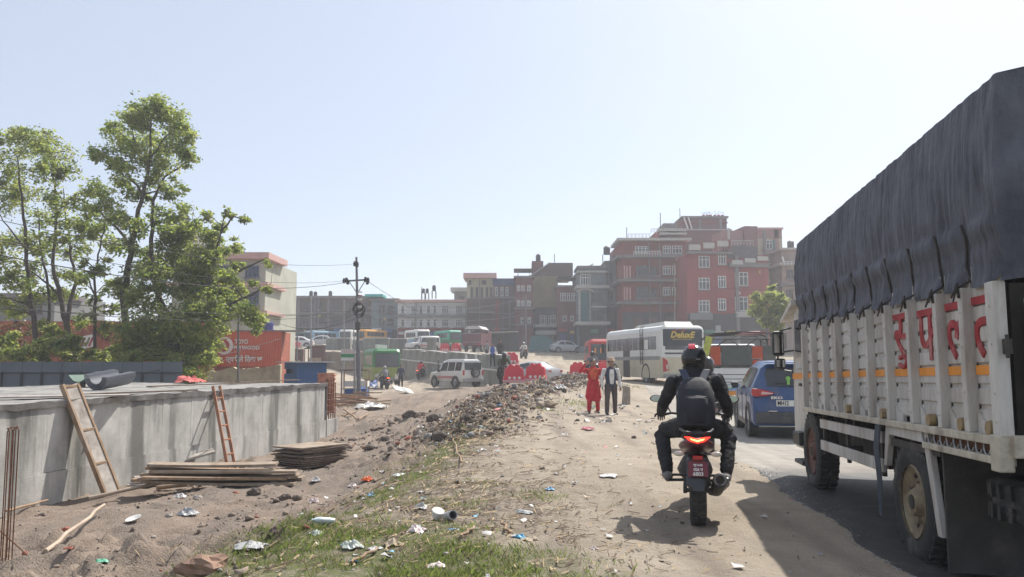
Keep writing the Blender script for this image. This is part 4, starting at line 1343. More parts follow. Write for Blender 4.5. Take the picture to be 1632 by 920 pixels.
thin_pole('short thin pole leaning beside the tall utility pole', 568, 612, 563.5, 512, 43.5, 0.04, grey_metal)
thin_pole('thin dark pole among the parked vehicles left of the kiosk roof', 474, 572, 474, 512, 64, 0.07)
thin_pole('tall thin pole in front of the brick fronts with the blue shutter', 838, 556, 838, 470, 92, 0.07)
thin_pole('pale thin pole in front of the five storey brick house', 1075, 520, 1075, 420, 90, 0.08, mat('tan_pole', (0.33, 0.26, 0.18), 0.8, 0.1, 4))
def wire(a, b, sag, label, r=0.008, group='overhead wires to the utility pole'):
    a, b = Vector(a), Vector(b)
    n = 14
    pts = []
    for i in range(n + 1):
        q = i / n
        p = (b - a) * q
        p.z -= sag * 4 * q * (1 - q)
        pts.append(p)
    o = MB().tube(pts, r, 5).build('overhead_wire', cable_m, None, a)
    return tag(o, label, 'wire', group)
wire(at(566, 421, PY), at(-60, 338, 19), 0.5, 'topmost wire running left from the head of the utility pole', 0.009)
wire(at(549, 448, PY), at(-60, 372, 19), 0.5, 'upper of the two wires running left from the crossarm', 0.009)
wire(at(553, 450, PY), at(-60, 395, 18.5), 0.6, 'lower of the two wires running left from the crossarm', 0.014)
for k, (v1, y1, s_) in enumerate([(468, 20, 0.35), (482, 21, 0.5), (488, 22, 0.3)]):
    wire(at(571, 496, PY), at(-60, v1, y1), s_, ['uppermost of the slack wires in front of the trees', 'middle slack wire in front of the trees', 'lowest slack wire in front of the trees'][k], 0.011)
wire(at(446, 540, 47), at(215, 598, 29), 0.1, 'pale rope stretched down across the red hoarding', 0.014, None)
for k, (u, v) in enumerate([(497, 508), (474, 520), (549, 500), (446, 516)]):
    wire(at(572, 492 + 4 * k, PY), at(u, v, (62, 64, 60, 48)[k]), 0.5, ('slack cable from the coil to the pole behind the blue kiosk', 'slack cable from the coil to the dark pole among the parked vehicles', 'short slack cable from the coil to the slim pole just left of the utility pole', 'slack cable from the coil to the roof of the red hoarding shed')[k], 0.012, 'slack cables off the utility pole')
for k, (u, v, Y2) in enumerate([(496, 478, 62), (496, 490, 62), (838, 500, 91), (640, 505, 106)]):
    wire(at(573, 486 + 3 * k, PY), at(u, v, Y2), 0.7, ('upper cable from the pole top coil to the slim kiosk pole', 'lower cable from the pole top coil to the slim kiosk pole', 'long cable from the coil to the pole before the blue shutter', 'cable from the coil to the end of the white house')[k], 0.012, 'slack cables off the utility pole')
wire(at(585, 448, PY), at(740, 520, 97), 0.6, 'thin wire from the right end of the crossarm to the white house', 0.014, None)

# retaining wall of stacked concrete blocks below the upper road
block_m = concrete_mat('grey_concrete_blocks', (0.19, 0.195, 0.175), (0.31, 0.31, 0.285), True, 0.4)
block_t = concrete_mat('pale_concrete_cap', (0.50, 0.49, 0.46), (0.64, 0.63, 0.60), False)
A, B = Vector((at(640, 572, 82).x, 82, 0)), Vector((at(800, 588, 58).x, 58, 0))
bl = (B - A).length
brz = math.atan2(B.y - A.y, B.x - A.x)
ztl, ztr = at(640, 572, 82).z, at(790, 590, 58).z
bw = thing('retaining_wall', 'long grey retaining wall with a pale cap below the upper road', 'wall', (A.x, A.y, 0), brz)
npn = 12
for i in range(npn):
    x0, x1 = bl * i / npn, bl * (i + 1) / npn
    z0, z1 = ztl + (ztr - ztl) * i / npn, ztl + (ztr - ztl) * (i + 1) / npn
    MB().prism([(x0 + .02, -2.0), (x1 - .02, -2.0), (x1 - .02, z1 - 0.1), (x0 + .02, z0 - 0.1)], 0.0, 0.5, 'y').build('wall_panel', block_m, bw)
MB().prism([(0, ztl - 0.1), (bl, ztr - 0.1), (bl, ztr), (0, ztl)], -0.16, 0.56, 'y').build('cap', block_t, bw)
nb = 13
for i in range(nb):
    q = (i + 0.5) / nb
    p = A + (B - A) * q
    h = (0.95 if i < 9 else 1.0) + rnd.uniform(-0.06, 0.06)
    w = bl / nb * 0.93
    m = MB()
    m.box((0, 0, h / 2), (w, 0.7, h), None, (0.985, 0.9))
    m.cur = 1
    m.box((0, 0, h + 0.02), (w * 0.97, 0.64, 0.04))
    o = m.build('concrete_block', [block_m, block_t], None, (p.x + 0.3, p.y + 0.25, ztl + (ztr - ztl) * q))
    o.rotation_euler = (0, (ztl - ztr) / bl, brz + R(rnd.uniform(-4, 4)))
    tag(o, 'leftmost concrete block in the row on the retaining wall' if i == 0 else 'rightmost concrete block on the retaining wall, by the two standing men' if i == nb - 1 else '%s concrete block from the left in the row on top of the retaining wall' % ORD[i], 'concrete block', 'concrete blocks on the retaining wall')
# upright dark openings between the last blocks: white posts
for (u, lab) in ((742, 'left of two white concrete posts in the block row'), (758, 'right of two white concrete posts in the block row')):
    p = at(u, 588, 60)
    o = MB().prism([(-0.1, 0), (0.22, 0), (0.02, 1.15), (-0.1, 1.15)], -0.1, 0.1, 'y').build('white_post', block_t, None, (p.x, 61.2, p.z - 0.1))
    tag(o, lab, 'post')
# big blocks farther back on the left
for i, (u, v, w, h, Y, lab) in enumerate([(678, 551, 34, 23, 90, 'large pale concrete block left of the parked white bus'), (600, 551, 40, 22, 92, 'dark concrete block behind the roof of the green bus'), (636, 551, 26, 20, 93, 'concrete block at the end of the row above the green bus'),
                                          (540, 552, 38, 24, 95, 'ribbed dark concrete block left of the utility pole'), (575, 553, 24, 20, 94, 'concrete block directly behind the utility pole')]):
    k = Y / F
    p = at(u, v + h / 2, Y)
    m = MB()
    nrib = max(3, int(w / 6))
    m.box((0, 0, h * k / 2), (w * k, 1.2, h * k))
    for r_ in range(nrib):
        m.box((-w * k / 2 + w * k * (r_ + 0.5) / nrib, -0.63, h * k / 2), (w * k / nrib * 0.6, 0.08, h * k * 0.94))
    m.cur = 1
    m.box((0, 0, h * k + 0.05), (w * k * 1.02, 1.3, 0.1))
    o = m.build('concrete_block', [block_m, block_t], None, p)
    tag(o, lab, 'concrete block', 'large concrete blocks by the upper road')
# earth bank face under them
m = MB()
p0, p1_ = at(512, 560, 84), at(650, 566, 84)
rows_ = []
for j in range(8):
    row = []
    for i in range(40):
        q = i / 39
        x = p0.x + (p1_.x - p0.x) * q
        z = p0.z + (p1_.z - p0.z) * q - 3.2 * j / 7
        row.append((x, -0.9 * j / 7 + 0.35 * noise.noise(Vector((x * 0.9, j * 0.5, 0))), z + 0.15 * noise.noise(Vector((x * 2, j, 3)))))
    rows_.append(row)
m.loft(rows_[::-1], close=False)
o = m.build('earth_bank', mat('brown_earth_bank', (0.22, 0.17, 0.13), 0.95, 0.3, 1.6, 0.4, dirt=(0.32, 0.27, 0.22)), None, (0, 84, 0), smooth=True)
struct(o)

# red plastic barriers
bar_m = mat('red_barrier_plastic', (0.62, 0.025, 0.05), 0.35, 0.06, 3)
bar_pale = mat('faded_pink_plastic', (0.62, 0.30, 0.32), 0.5, 0.1, 3)
def make_barrier(label, loc, rz):
    t = thing('plastic_barrier', label, 'barrier', loc, rz, 'red plastic road barriers')
    w, h = 1.5, 0.92
    m = MB()
    prof_ = [(-0.75, 0.0), (0.75, 0.0), (0.75, 0.30), (0.68, 0.34), (0.68, 0.58), (0.60, 0.74), (0.42, 0.78), (0.36, 0.90), (0.12, 0.92), (0.08, 0.86), (-0.08, 0.86), (-0.12, 0.92), (-0.36, 0.90), (-0.42, 0.78), (-0.60, 0.74), (-0.68, 0.58), (-0.68, 0.34), (-0.75, 0.30)]
    m.prism([(a * 0.72, b) for a, b in prof_], -0.16, 0.16, 'y')
    m.build('body', bar_m, t, bev=0.02)
    MB().b2((-0.55, -0.24, 0.0), (0.55, 0.24, 0.14)).build('foot', bar_pale, t, bev=0.03)
    for x in (-0.25, 0.0, 0.25):
        MB().b2((x - 0.035, -0.175, 0.20), (x + 0.035, -0.162, 0.62)).build('groove', bar_m, t)
        MB().lathe([(0.001, 0), (0.075, 0), (0.075, 0.015), (0.001, 0.015)], (x, -0.178, 0.24), 'y', 12).build('hole', white_paint, t)
    return t
bars = [(819, 610, 42, 10, 'left of the two red barriers standing behind the rubble heap'), (854, 608, 42, -12, 'right of the two red barriers behind the rubble, in front of the silver car'),
        (815, 581, 62, 8, 'lone red barrier farther back beside the standing men'), (921, 601, 50, -4, 'red barrier left of the woman in red'), (957, 601, 51, 6, 'red barrier partly hidden behind the woman in red'),
        (709, 560.5, 88, 5, 'small red barrier beside the white jeep on the upper road'), (727, 560.5, 88, -30, 'red barrier set at an angle on the upper road left of the maroon truck')]
for i, (u, v, Y, a, lab) in enumerate(bars):
    p = at(u, v, Y)
    z = H(p.x, Y)
    if i == 0:
        b0 = make_barrier(lab, (p.x, Y, p.z), R(a))
    else:
        dup(b0, (p.x, Y, p.z), R(a), lab)
# ------------------------------------------------------------------ people (one continuous body each, grown from tapered limbs)
skin_m = mat('brown_skin', (0.30, 0.165, 0.105), 0.6, 0.1, 9)
hair_m = mat('black_hair', (0.012, 0.011, 0.011), 0.55, 0.2, 20)
def cloth_m(name, c, v=0.2, b=0.25):
    return mat(name, c, 0.9, v, 7, b, bscale=14)
blk_cloth = cloth_m('black_cloth', (0.020, 0.020, 0.024), 0.5, 0.5)
char_cloth = cloth_m('charcoal_trousers', (0.028, 0.026, 0.030))
red_cloth = cloth_m('red_cotton', (0.50, 0.022, 0.035))
white_cloth = cloth_m('white_shirt', (0.62, 0.60, 0.57))
navy_cloth = cloth_m('navy_vest', (0.035, 0.04, 0.075))
brown_cloth = cloth_m('dark_brown_trousers', (0.075, 0.052, 0.05))
blue_cloth = cloth_m('blue_shirt', (0.05, 0.10, 0.32))
grey_cloth = cloth_m('grey_shirt', (0.20, 0.20, 0.21))
shoe_m = mat('grey_shoe', (0.17, 0.16, 0.155), 0.8, 0.2, 9)
dark_shoe = mat('dark_shoe', (0.03, 0.026, 0.024), 0.7, 0.2, 9)

class Body:
    def __init__(s):
        s.mb = MB()
        s.seg = []
        s.extra = MB()
        s.extra_m = []
        s.mats = []
    def mi(s, m):
        if m not in s.mats:
            s.mats.append(m)
        return s.mats.index(m)
    def limb(s, pts, rx, ry=None, m=None, side=(1, 0, 0), n=12):
        pts = [Vector(p) for p in pts]
        k = len(pts)
        rx = rx if isinstance(rx, (list, tuple)) else [rx] * k
        ry = ry or rx
        ry = ry if isinstance(ry, (list, tuple)) else [ry] * k
        sd = Vector(side)
        rings = []
        d0 = (pts[1] - pts[0]).normalized()
        d1 = (pts[-1] - pts[-2]).normalized()
        P = [pts[0] - d0 * min(rx[0], ry[0]) * 0.8, pts[0] - d0 * min(rx[0], ry[0]) * 0.5] + pts + [pts[-1] + d1 * min(rx[-1], ry[-1]) * 0.5, pts[-1] + d1 * min(rx[-1], ry[-1]) * 0.8]
        X = [rx[0] * 0.5, rx[0] * 0.85] + list(rx) + [rx[-1] * 0.85, rx[-1] * 0.5]
        Yr = [ry[0] * 0.5, ry[0] * 0.85] + list(ry) + [ry[-1] * 0.85, ry[-1] * 0.5]
        for i, p in enumerate(P):
            d = (P[min(i + 1, len(P) - 1)] - P[max(i - 1, 0)]).normalized()
            x = sd - d * sd.dot(d)
            if x.length < 0.15:
                x = d.orthogonal()
            x.normalize()
            y = d.cross(x)
            rings.append([p + x * (X[i] * math.cos(2 * PI * j / n)) + y * (Yr[i] * math.sin(2 * PI * j / n)) for j in range(n)])
        s.mb.loft(rings)
        mi = s.mi(m)
        for i in range(k - 1):
            s.seg.append((pts[i], pts[i + 1], (rx[i] + ry[i]) / 2, (rx[i + 1] + ry[i + 1]) / 2, mi))
        return s
    def ball(s, c, r, m):
        s.mb.blob(c, r, 0, 0.0, 14, 10)
        c = Vector(c)
        rr = r if isinstance(r, (int, float)) else sum(r) / 3
        s.seg.append((c, c + Vector((0, 0, 1e-4)), rr, rr, s.mi(m)))
        return s
    def hand(s, wrist, direction, palm_n, m, curl=0.5, sc=1.0):
        """palm with five separate fingers; fingers bend towards palm_n"""
        w = Vector(wrist)
        d = Vector(direction).normalized()
        nrm = Vector(palm_n)
        nrm = (nrm - d * nrm.dot(d)).normalized()
        sd = d.cross(nrm)
        s.limb([w, w + d * 0.045 * sc, w + d * 0.085 * sc], [0.026 * sc, 0.038 * sc, 0.040 * sc], [0.02 * sc, 0.017 * sc, 0.014 * sc], m, sd)
        e = s.extra
        mi = s.mi(m)
        L_ = [0.066, 0.076, 0.072, 0.056]
        for i in range(4):
            b = w + d * 0.088 * sc + sd * (0.030 - 0.02 * i) * sc
            l = L_[i] * sc
            a1, a2 = curl * 0.9, curl * 1.9
            p1 = b + (d * math.cos(a1) + nrm * math.sin(a1)) * l * 0.5
            p2 = p1 + (d * math.cos(a2) + nrm * math.sin(a2)) * l * 0.5
            e.cur = mi
            e.tube([b - d * 0.012, b, p1, p2], [0.0095 * sc, 0.0095 * sc, 0.0085 * sc, 0.006 * sc], 6)
        b = w + d * 0.03 * sc + sd * 0.032 * sc
        p1 = b + (d * 0.6 + sd * 0.7 + nrm * 0.3).normalized() * 0.035 * sc
        p2 = p1 + (d * 0.85 + sd * 0.25 + nrm * 0.5).normalized() * 0.03 * sc
        e.cur = mi
        e.tube([b - sd * 0.012, b, p1, p2], [0.012 * sc, 0.012 * sc, 0.0105 * sc, 0.007 * sc], 6)
        return s
    def face(s, c, fwd, m, r=0.1):
        """nose, brow, eyes, mouth and ears on a head centred at c looking along fwd"""
        c = Vector(c)
        f = Vector(fwd).normalized()
        sd = f.cross(Vector((0, 0, 1))).normalized()
        up = sd.cross(f)
        s.limb([c + f * 0.086 + up * 0.02, c + f * 0.104 - up * 0.018], [0.009, 0.015], None, m)
        for q in (-1, 1):
            s.limb([c + sd * 0.074 * q + up * 0.02, c + sd * 0.079 * q - up * 0.025], [0.014, 0.010], None, m)
        e = s.extra
        dm = s.mi(hair_m)
        lm = s.mi(mat('lip_colour', (0.25, 0.09, 0.075), 0.6, 0.1, 9))
        wm = s.mi(white_paint)
        for q in (-1, 1):
            e.cur = wm
            e.blob(c + f * 0.081 + sd * 0.033 * q + up * 0.012, (0.014, 0.010, 0.009), 0, 0, 8, 6)
            e.cur = dm
            e.blob(c + f * 0.090 + sd * 0.033 * q + up * 0.012, (0.006, 0.006, 0.006), 0, 0, 6, 5)
            e.tube([c + f * 0.090 + sd * 0.016 * q + up * 0.030, c + f * 0.088 + sd * 0.034 * q + up * 0.036, c + f * 0.076 + sd * 0.05 * q + up * 0.030], 0.0045, 5)
        e.cur = lm
        e.tube([c + f * 0.082 - sd * 0.022 - up * 0.050, c + f * 0.093 - up * 0.050, c + f * 0.082 + sd * 0.022 - up * 0.050], 0.006, 5)
        return s
    def finish(s, name, parent, vox=0.014, smooth_it=2, wrinkle=0.0):
        me = s.mb.mesh('tmp_body', [])
        o = bpy.data.objects.new('tmp_body', me)
        COL.objects.link(o)
        r = o.modifiers.new('r', 'REMESH')
        r.mode = 'VOXEL'
        r.voxel_size = vox
        sm = o.modifiers.new('s', 'SMOOTH')
        sm.iterations = smooth_it
        sm.factor = 0.5
        dg = bpy.context.evaluated_depsgraph_get()
        me2 = bpy.data.meshes.new_from_object(o.evaluated_get(dg))
        bpy.data.objects.remove(o)
        n = len(me2.vertices)
        co = np.empty(n * 3)
        me2.vertices.foreach_get('co', co)
        co = co.reshape(-1, 3)
        npf = len(me2.polygons)
        cen = np.empty(npf * 3)
        me2.polygons.foreach_get('center', cen)
        cen = cen.reshape(-1, 3)
        best = np.full(npf, 1e9)
        idx = np.zeros(npf, int)
        for (a, b, ra, rb_, mi) in s.seg:
            a, b = np.array(a), np.array(b)
            ab = b - a
            L2 = ab @ ab
            t = np.clip(((cen - a) @ ab) / max(L2, 1e-9), 0, 1)
            d = np.linalg.norm(cen - a - t[:, None] * ab, axis=1) / (ra + (rb_ - ra) * t)
            k = d < best
            best[k] = d[k]
            idx[k] = mi
        # add fingers and face details to the same mesh
        vs = co.tolist()
        fs = [tuple(p.vertices) for p in me2.polygons]
        o2 = len(vs)
        vs += [tuple(v) for v in s.extra.v]
        fs += [tuple(i + o2 for i in f) for f in s.extra.f]
        mi_all = list(idx) + list(s.extra.m)
        me3 = bpy.data.meshes.new(name)
        me3.from_pydata(vs, [], fs)
        for m in s.mats:
            me3.materials.append(m)
        me3.polygons.foreach_set('material_index', np.array(mi_all, dtype=np.int32))
        me3.polygons.foreach_set('use_smooth', [True] * len(fs))
        if wrinkle:
            nv = len(me3.vertices)
            nb_ = np.empty(nv * 3); me3.vertices.foreach_get('normal', nb_); nb_ = nb_.reshape(-1, 3)
            new = np.array(vs, float)
            for iv in range(o2):
                p = Vector(vs[iv])
                nn = abs(noise.noise(Vector((p.x * 9, p.y * 9, p.z * 16)))) + 0.6 * abs(noise.noise(Vector((p.x * 21 + 4, p.y * 21, p.z * 30))))
                new[iv] += nb_[iv] * wrinkle * (0.35 - nn) * 2.2
            me3.vertices.foreach_set('co', new.ravel())
        me3.update()
        ob = bpy.data.objects.new(name, me3)
        COL.objects.link(ob)
        ob.parent = parent
        bpy.data.meshes.remove(me2)
        return ob

def standing(label, loc, rz, top, trousers, shoes=dark_shoe, arms=None, hair=hair_m, stride=0.06, Hs=1.0, vox=0.016, sleeve=None, vest=None, detail=True, skirt=None, group=None, lean=0.0):
    """standing person facing +y locally; arms = ((elbow, wrist), (elbow, wrist)) for left/right as x -/+"""
    t = thing('person', label, 'person', loc, rz, group)
    b = Body()
    sleeve = sleeve or top
    tor = vest or top
    b.limb([(0, 0, 0.93), (0, -0.005, 1.06), (0, 0.0, 1.25), (0, -0.01, 1.39)], [0.155, 0.145, 0.170, 0.150], [0.105, 0.10, 0.115, 0.085], tor)
    b.limb([(0, -0.01, 1.38), (0, 0.0, 1.47), (0, 0.01, 1.53)], [0.075, 0.055, 0.05], None, skin_m)
    hd = Vector((0, 0.02, 1.61))
    b.limb([hd - Vector((0, -0.015, 0.055)), hd + Vector((0, 0.0, 0.03))], [0.062, 0.076], [0.078, 0.092], skin_m)
    for s in (-1, 1):
        hx_, kx, fx = 0.085 * s, (0.095 + stride * 0.3) * s, (0.10 + stride * 0.5) * s
        fy = stride * s
        b.limb([(hx_, 0, 0.90), (kx, 0.02 + fy * 0.5, 0.50), (fx, -0.015 + fy, 0.10)], [0.098, 0.072, 0.058], None, trousers)
        b.limb([(fx, -0.05 + fy, 0.045), (fx, 0.04 + fy, 0.05), (fx + 0.015 * s, 0.15 + fy, 0.035)], [0.04, 0.042, 0.038], [0.035, 0.04, 0.026], shoes)
        sh = Vector((0.185 * s, -0.01, 1.385))
        e, w = (arms[0] if s < 0 else arms[1]) if arms else ((0.25 * s, -0.03, 1.11), (0.25 * s, 0.06, 0.87))
        e, w = Vector(e), Vector(w)
        b.limb([sh, e, w], [0.062, 0.048, 0.036], None, sleeve)
        dr = (w - e).normalized()
        b.hand(w + dr * 0.01, dr, (-s * 0.8, 0.5, 0.0), skin_m, 0.45)
    if skirt:
        b.limb([(0, 0, 1.02), (0, 0.0, 0.8), (0, 0.0, 0.52)], [0.16, 0.20, 0.235], [0.115, 0.15, 0.17], skirt)
    if detail:
        b.face(hd, (0, 1, -0.03), skin_m)
    o = b.finish('body', t, vox, 2, 0.006 if vox < 0.02 else 0.0)
    if hair:
        m = MB().blob(hd + Vector((0, -0.018, 0.035)), (0.086, 0.100, 0.092), 2, 0.05, 14, 10)
        m.build('hair', hair, t, smooth=True)
    wide = 1.13 if detail else 1.0
    t.scale = (Hs * wide, Hs * wide, Hs)
    return t

# woman in red with a raised hand, man in a dark waistcoat
wy = 25.0
wx = at(946, 657, wy).x
w = standing('woman in a red tunic and trousers raising one hand to her head', (wx, wy, H(wx, wy)), PI, red_cloth, red_cloth, arms=((( -0.27, 0.0, 1.13), (-0.21, 0.12, 0.93)), ((0.40, 0.10, 1.30), (0.24, 0.13, 1.56))), skirt=red_cloth, Hs=0.955, vox=0.015)
m = MB()
rows_ = []
for i in range(13):
    q = i / 12
    x = -0.17 + 0.34 * q
    row = []
    for j in range(9):
        k = j / 8
        ang = R(-160 + 140 * q)
        sag = 0.16 * math.sin(PI * q)
        row.append((x * (1 - 0.25 * k), 0.115 + 0.03 * math.sin(PI * q) - 0.05 * abs(x) / 0.17 * (1 - k) + 0.01 * math.sin(9 * q + k * 3), 1.43 - 0.04 * abs(x) - (0.10 + 0.28 * math.sin(PI * q)) * k))
    rows_.append(row)
m.loft(rows_, close=False)
sc = m.build('shawl', mat('orange_red_shawl', (0.58, 0.10, 0.05), 0.9, 0.45, 16), w, smooth=True)
md = sc.modifiers.new('t', 'SOLIDIFY'); md.thickness = 0.012
MB().blob((0, -0.10, 1.56), (0.05, 0.06, 0.07), 3, 0.05, 10, 8).build('hair_bun', hair_m, w, smooth=True)
my = 24.6
mx = at(974, 660, my).x
mn = standing('man in a dark waistcoat, white shirt and tan cap standing on the dirt shoulder', (mx, my, H(mx, my)), PI + R(8), white_cloth, brown_cloth, vest=navy_cloth, sleeve=white_cloth, Hs=0.97, vox=0.015, hair=hair_m)
cap = MB().lathe([(0.115, 1.665), (0.118, 1.685), (0.100, 1.70), (0.096, 1.755), (0.07, 1.775), (0.001, 1.78)], (0, 0.015, 0), 'z', 18)
cap.lathe([(0.09, 1.672), (0.135, 1.662), (0.135, 1.668), (0.09, 1.685)], (0, 0.02, 0), 'z', 18)
cap.build('cap', mat('tan_cap', (0.42, 0.30, 0.21), 0.9, 0.15, 8), mn, smooth=True, sharp=50)
MB().prism([(-0.055, 1.40), (0.055, 1.40), (0.07, 1.2), (0.045, 0.95), (-0.045, 0.95), (-0.07, 1.2)], 0.095, 0.128, 'y').build('shirt_front', white_cloth, mn, bev=0.01)

# figures farther away
fig = [(638.5, 615, 60, R(200), 'dark standing man with pale bag in front of the green bus', navy_cloth, char_cloth, 1.0, (((-0.25, 0, 1.12), (-0.28, 0.1, 0.92)), ((0.25, -.02, 1.1), (0.30, 0.14, 0.92)))),
       (785, 585, 59, R(170), 'man in a blue and white shirt standing at the end of the retaining wall', blue_cloth, blk_cloth, 1.0, None),
       (797, 578, 61, R(185), 'man in dark clothes standing just right of the man in blue', char_cloth, blk_cloth, 0.98, None),
       (776, 572, 76, R(120), 'person in a grey shirt walking behind the retaining wall near the maroon truck', grey_cloth, char_cloth, 0.98, None)]
for (u, v, Y, a, lab, tp, tr, hs, arms) in fig:
    x = at(u, v, Y).x
    p = standing(lab, (x, Y, at(u, v, Y).z if u > 780 and u < 800 else H(x, Y)), a, tp, tr, Hs=hs, vox=0.03, arms=arms, detail=False, sleeve=white_cloth if tp is blue_cloth else None)
    if 'bag' in lab:
        MB().box((0.34, 0.16, 0.80), (0.24, 0.06, 0.26)).build('carried_bag', white_paint, p, bev=0.02)

# ------------------------------------------------------------------ motorcycle
moto_black = mat('black_motorcycle_paint', (0.012, 0.012, 0.014), 0.3, 0.2, 6, spec=0.5, coat=0.3, dirt=(0.06, 0.052, 0.045), dirt_amt=0.25)
moto_maroon = mat('maroon_motorcycle_panel', (0.10, 0.018, 0.03), 0.35, 0.15, 5, coat=0.3)
plate_red = mat('dark_red_plate', (0.17, 0.03, 0.045), 0.5, 0.1, 6)
brake_on = mat('lit_brake_lamp', (0.6, 0.02, 0.01), 0.3, 0.05, 4, emit=(1.0, 0.03, 0.015, 2.6))
brake_core = mat('brake_lamp_core', (0.9, 0.3, 0.1), 0.3, 0.05, 4, emit=(1.0, 0.22, 0.06, 7.0))
lens_white = mat('clear_indicator_lens', (0.62, 0.58, 0.50), 0.3, 0.1, 9)
moto_mirror = mat('motorcycle_mirror_glass', (0.55, 0.70, 0.85), 0.05, 0.02, 2, metal=1.0)
def motorcycle(label, loc, rz, full=True, group=None):
    t = thing('motorcycle', label, 'motorcycle', loc, rz, group)
    wr = 0.305
    rwh = wheel(t, (0, 0, wr), wr, 0.15, tread=26 if full else 0, rimmat=black_plastic, n=32 if full else 16)
    wheel(t, (0, 1.34, wr), wr, 0.11, tread=22 if full else 0, rimmat=black_plastic, n=32 if full else 16)
    m = MB()
    for s in (-1, 1):
        m.bar((0.115 * s, 0.0, wr), (0.10 * s, 0.55, 0.40), 0.035, 0.06)
    m.cyl((-0.13, 0, wr), (0.13, 0, wr), 0.02, 10)
    m.build('swingarm', dark_metal, t)
    m = MB()
    for s in (-1, 1):
        m.tube([(0.085 * s, 1.34, wr), (0.09 * s, 1.12, 0.90)], [0.03, 0.026], 8)
    m.box((0, 1.12, 0.88), (0.24, 0.08, 0.05))
    m.build('front_fork', grey_metal, t)
    MB().tube([(0, 1.36 + 0.34 * math.cos(R(a)), wr + 0.34 * math.sin(R(a))) for a in (30, 60, 90, 120, 150)], 0.06, 8).build('front_fender', moto_black, t, smooth=True)
    # engine, frame
    e = MB().blob((0, 0.66, 0.42), (0.17, 0.24, 0.17), 4, 0.08, 12, 8).box((0, 0.82, 0.50), (0.2, 0.16, 0.24), (R(-20), 0, 0))
    e.build('engine', dark_metal, t)
    f = MB().bar((0, 0.35, 0.72), (0, 1.1, 0.80), 0.1, 0.06).bar((0, 1.08, 0.80), (0, 0.9, 0.45), 0.06, 0.05).bar((0, 0.4, 0.70), (0, 0.5, 0.40), 0.08, 0.08)
    f.build('frame', moto_black, t)
    # tank and seat, tail
    rings = []
    for (y, w_, z0, z1) in ((0.62, 0.08, 0.74, 0.86), (0.70, 0.13, 0.72, 0.95), (0.86, 0.17, 0.70, 1.00), (1.02, 0.15, 0.70, 0.99), (1.12, 0.08, 0.74, 0.92)):
        rings.append([(w_ * math.cos(2 * PI * j / 14), y, (z0 + z1) / 2 + (z1 - z0) / 2 * math.sin(2 * PI * j / 14)) for j in range(14)])
    MB().loft(rings).build('fuel_tank', moto_maroon, t, smooth=True)
    rings = []
    for (y, w_, z0, z1) in ((-0.14, 0.07, 0.80, 0.85), (0.0, 0.12, 0.76, 0.86), (0.2, 0.14, 0.74, 0.84), (0.42, 0.15, 0.72, 0.81), (0.62, 0.11, 0.73, 0.80)):
        rings.append([(w_ * math.cos(2 * PI * j / 14), y, (z0 + z1) / 2 + (z1 - z0) / 2 * math.sin(2 * PI * j / 14)) for j in range(14)])
    MB().loft(rings).build('seat', blk_cloth, t, smooth=True)
    tl_ = MB()
    rings = []
    for (y, w_, z0, z1) in ((-0.30, 0.05, 0.755, 0.79), (-0.27, 0.11, 0.735, 0.815), (-0.1, 0.15, 0.68, 0.80), (0.15, 0.17, 0.62, 0.78), (0.4, 0.15, 0.60, 0.74)):
        rings.append([(w_ * math.cos(2 * PI * j / 14), y, (z0 + z1) / 2 + (z1 - z0) / 2 * math.sin(2 * PI * j / 14)) for j in range(14)])
    tail = tl_.loft(rings).build('tail_cowl', moto_maroon, t, smooth=True)
    for s in (-1, 1):
        MB().tube([(0.12 * s, 0.25, 0.84), (0.15 * s, 0.0, 0.87), (0.12 * s, -0.2, 0.86), (0.06 * s, -0.26, 0.855)], 0.012, 7).build('grab_rail', black_plastic, t, smooth=True)
    # V shaped brake lamp
    lm = MB()
    v = [(-0.115, 0.825), (-0.06, 0.822), (0, 0.803), (0.06, 0.822), (0.115, 0.825), (0.06, 0.785), (0, 0.768), (-0.06, 0.785)]
    lm.prism(v, -0.325, -0.285, 'y')
    la = lm.build('brake_lamp', brake_on, t)
    MB().prism([(-0.065, 0.812), (0, 0.797), (0.065, 0.812), (0.055, 0.80), (0, 0.782), (-0.055, 0.80)], -0.331, -0.322, 'y').build('lamp_core', brake_core, la)
    # mudguard and number plate
    m = MB()
    rings = []
    for (y, z, w_) in ((-0.10, 0.66, 0.06), (-0.20, 0.66, 0.085), (-0.28, 0.62, 0.10), (-0.35, 0.52, 0.105), (-0.40, 0.42, 0.10), (-0.41, 0.36, 0.075)):
        rings.append([(-w_, y + 0.03, z - 0.01), (-w_ * 0.6, y, z), (w_ * 0.6, y, z), (w_, y + 0.03, z - 0.01), (w_ * 0.6, y + 0.02, z - 0.012), (-w_ * 0.6, y + 0.02, z - 0.012)])
    m.loft(rings).build('rear_mudguard', moto_black, t, smooth=True, sharp=40)
    pl = MB().box((0, -0.372, 0.545), (0.175, 0.012, 0.135), (R(-24), 0, 0)).build('number_plate', plate_red, t)
    if full:
        for k, (bd, sz) in enumerate((('प्र 3-02', 0.026), ('026 प', 0.034), ('6803', 0.046))):
            text(bd, sz, white_paint, pl, (0, -0.372 - 0.009 + (0.017 - 0.02 * k) * 0.9, 0.545 + 0.036 - 0.037 * k), (PI / 2 - R(24), 0, 0), bold=0.0015, depth=0.001)
        MB().b2((-0.045, -0.375, 0.628), (0.045, -0.33, 0.66)).build('reflector', lamp_red, t, bev=0.005)
    for s in (-1, 1):
        q = MB().tube([(0.06 * s, -0.26, 0.675), (0.13 * s, -0.27, 0.67)], 0.009, 6).build('indicator', black_plastic, t)
        MB().blob((0.165 * s, -0.275, 0.67), (0.048, 0.022, 0.024), 0, 0, 12, 8).build('lens', lens_white, q, smooth=True)
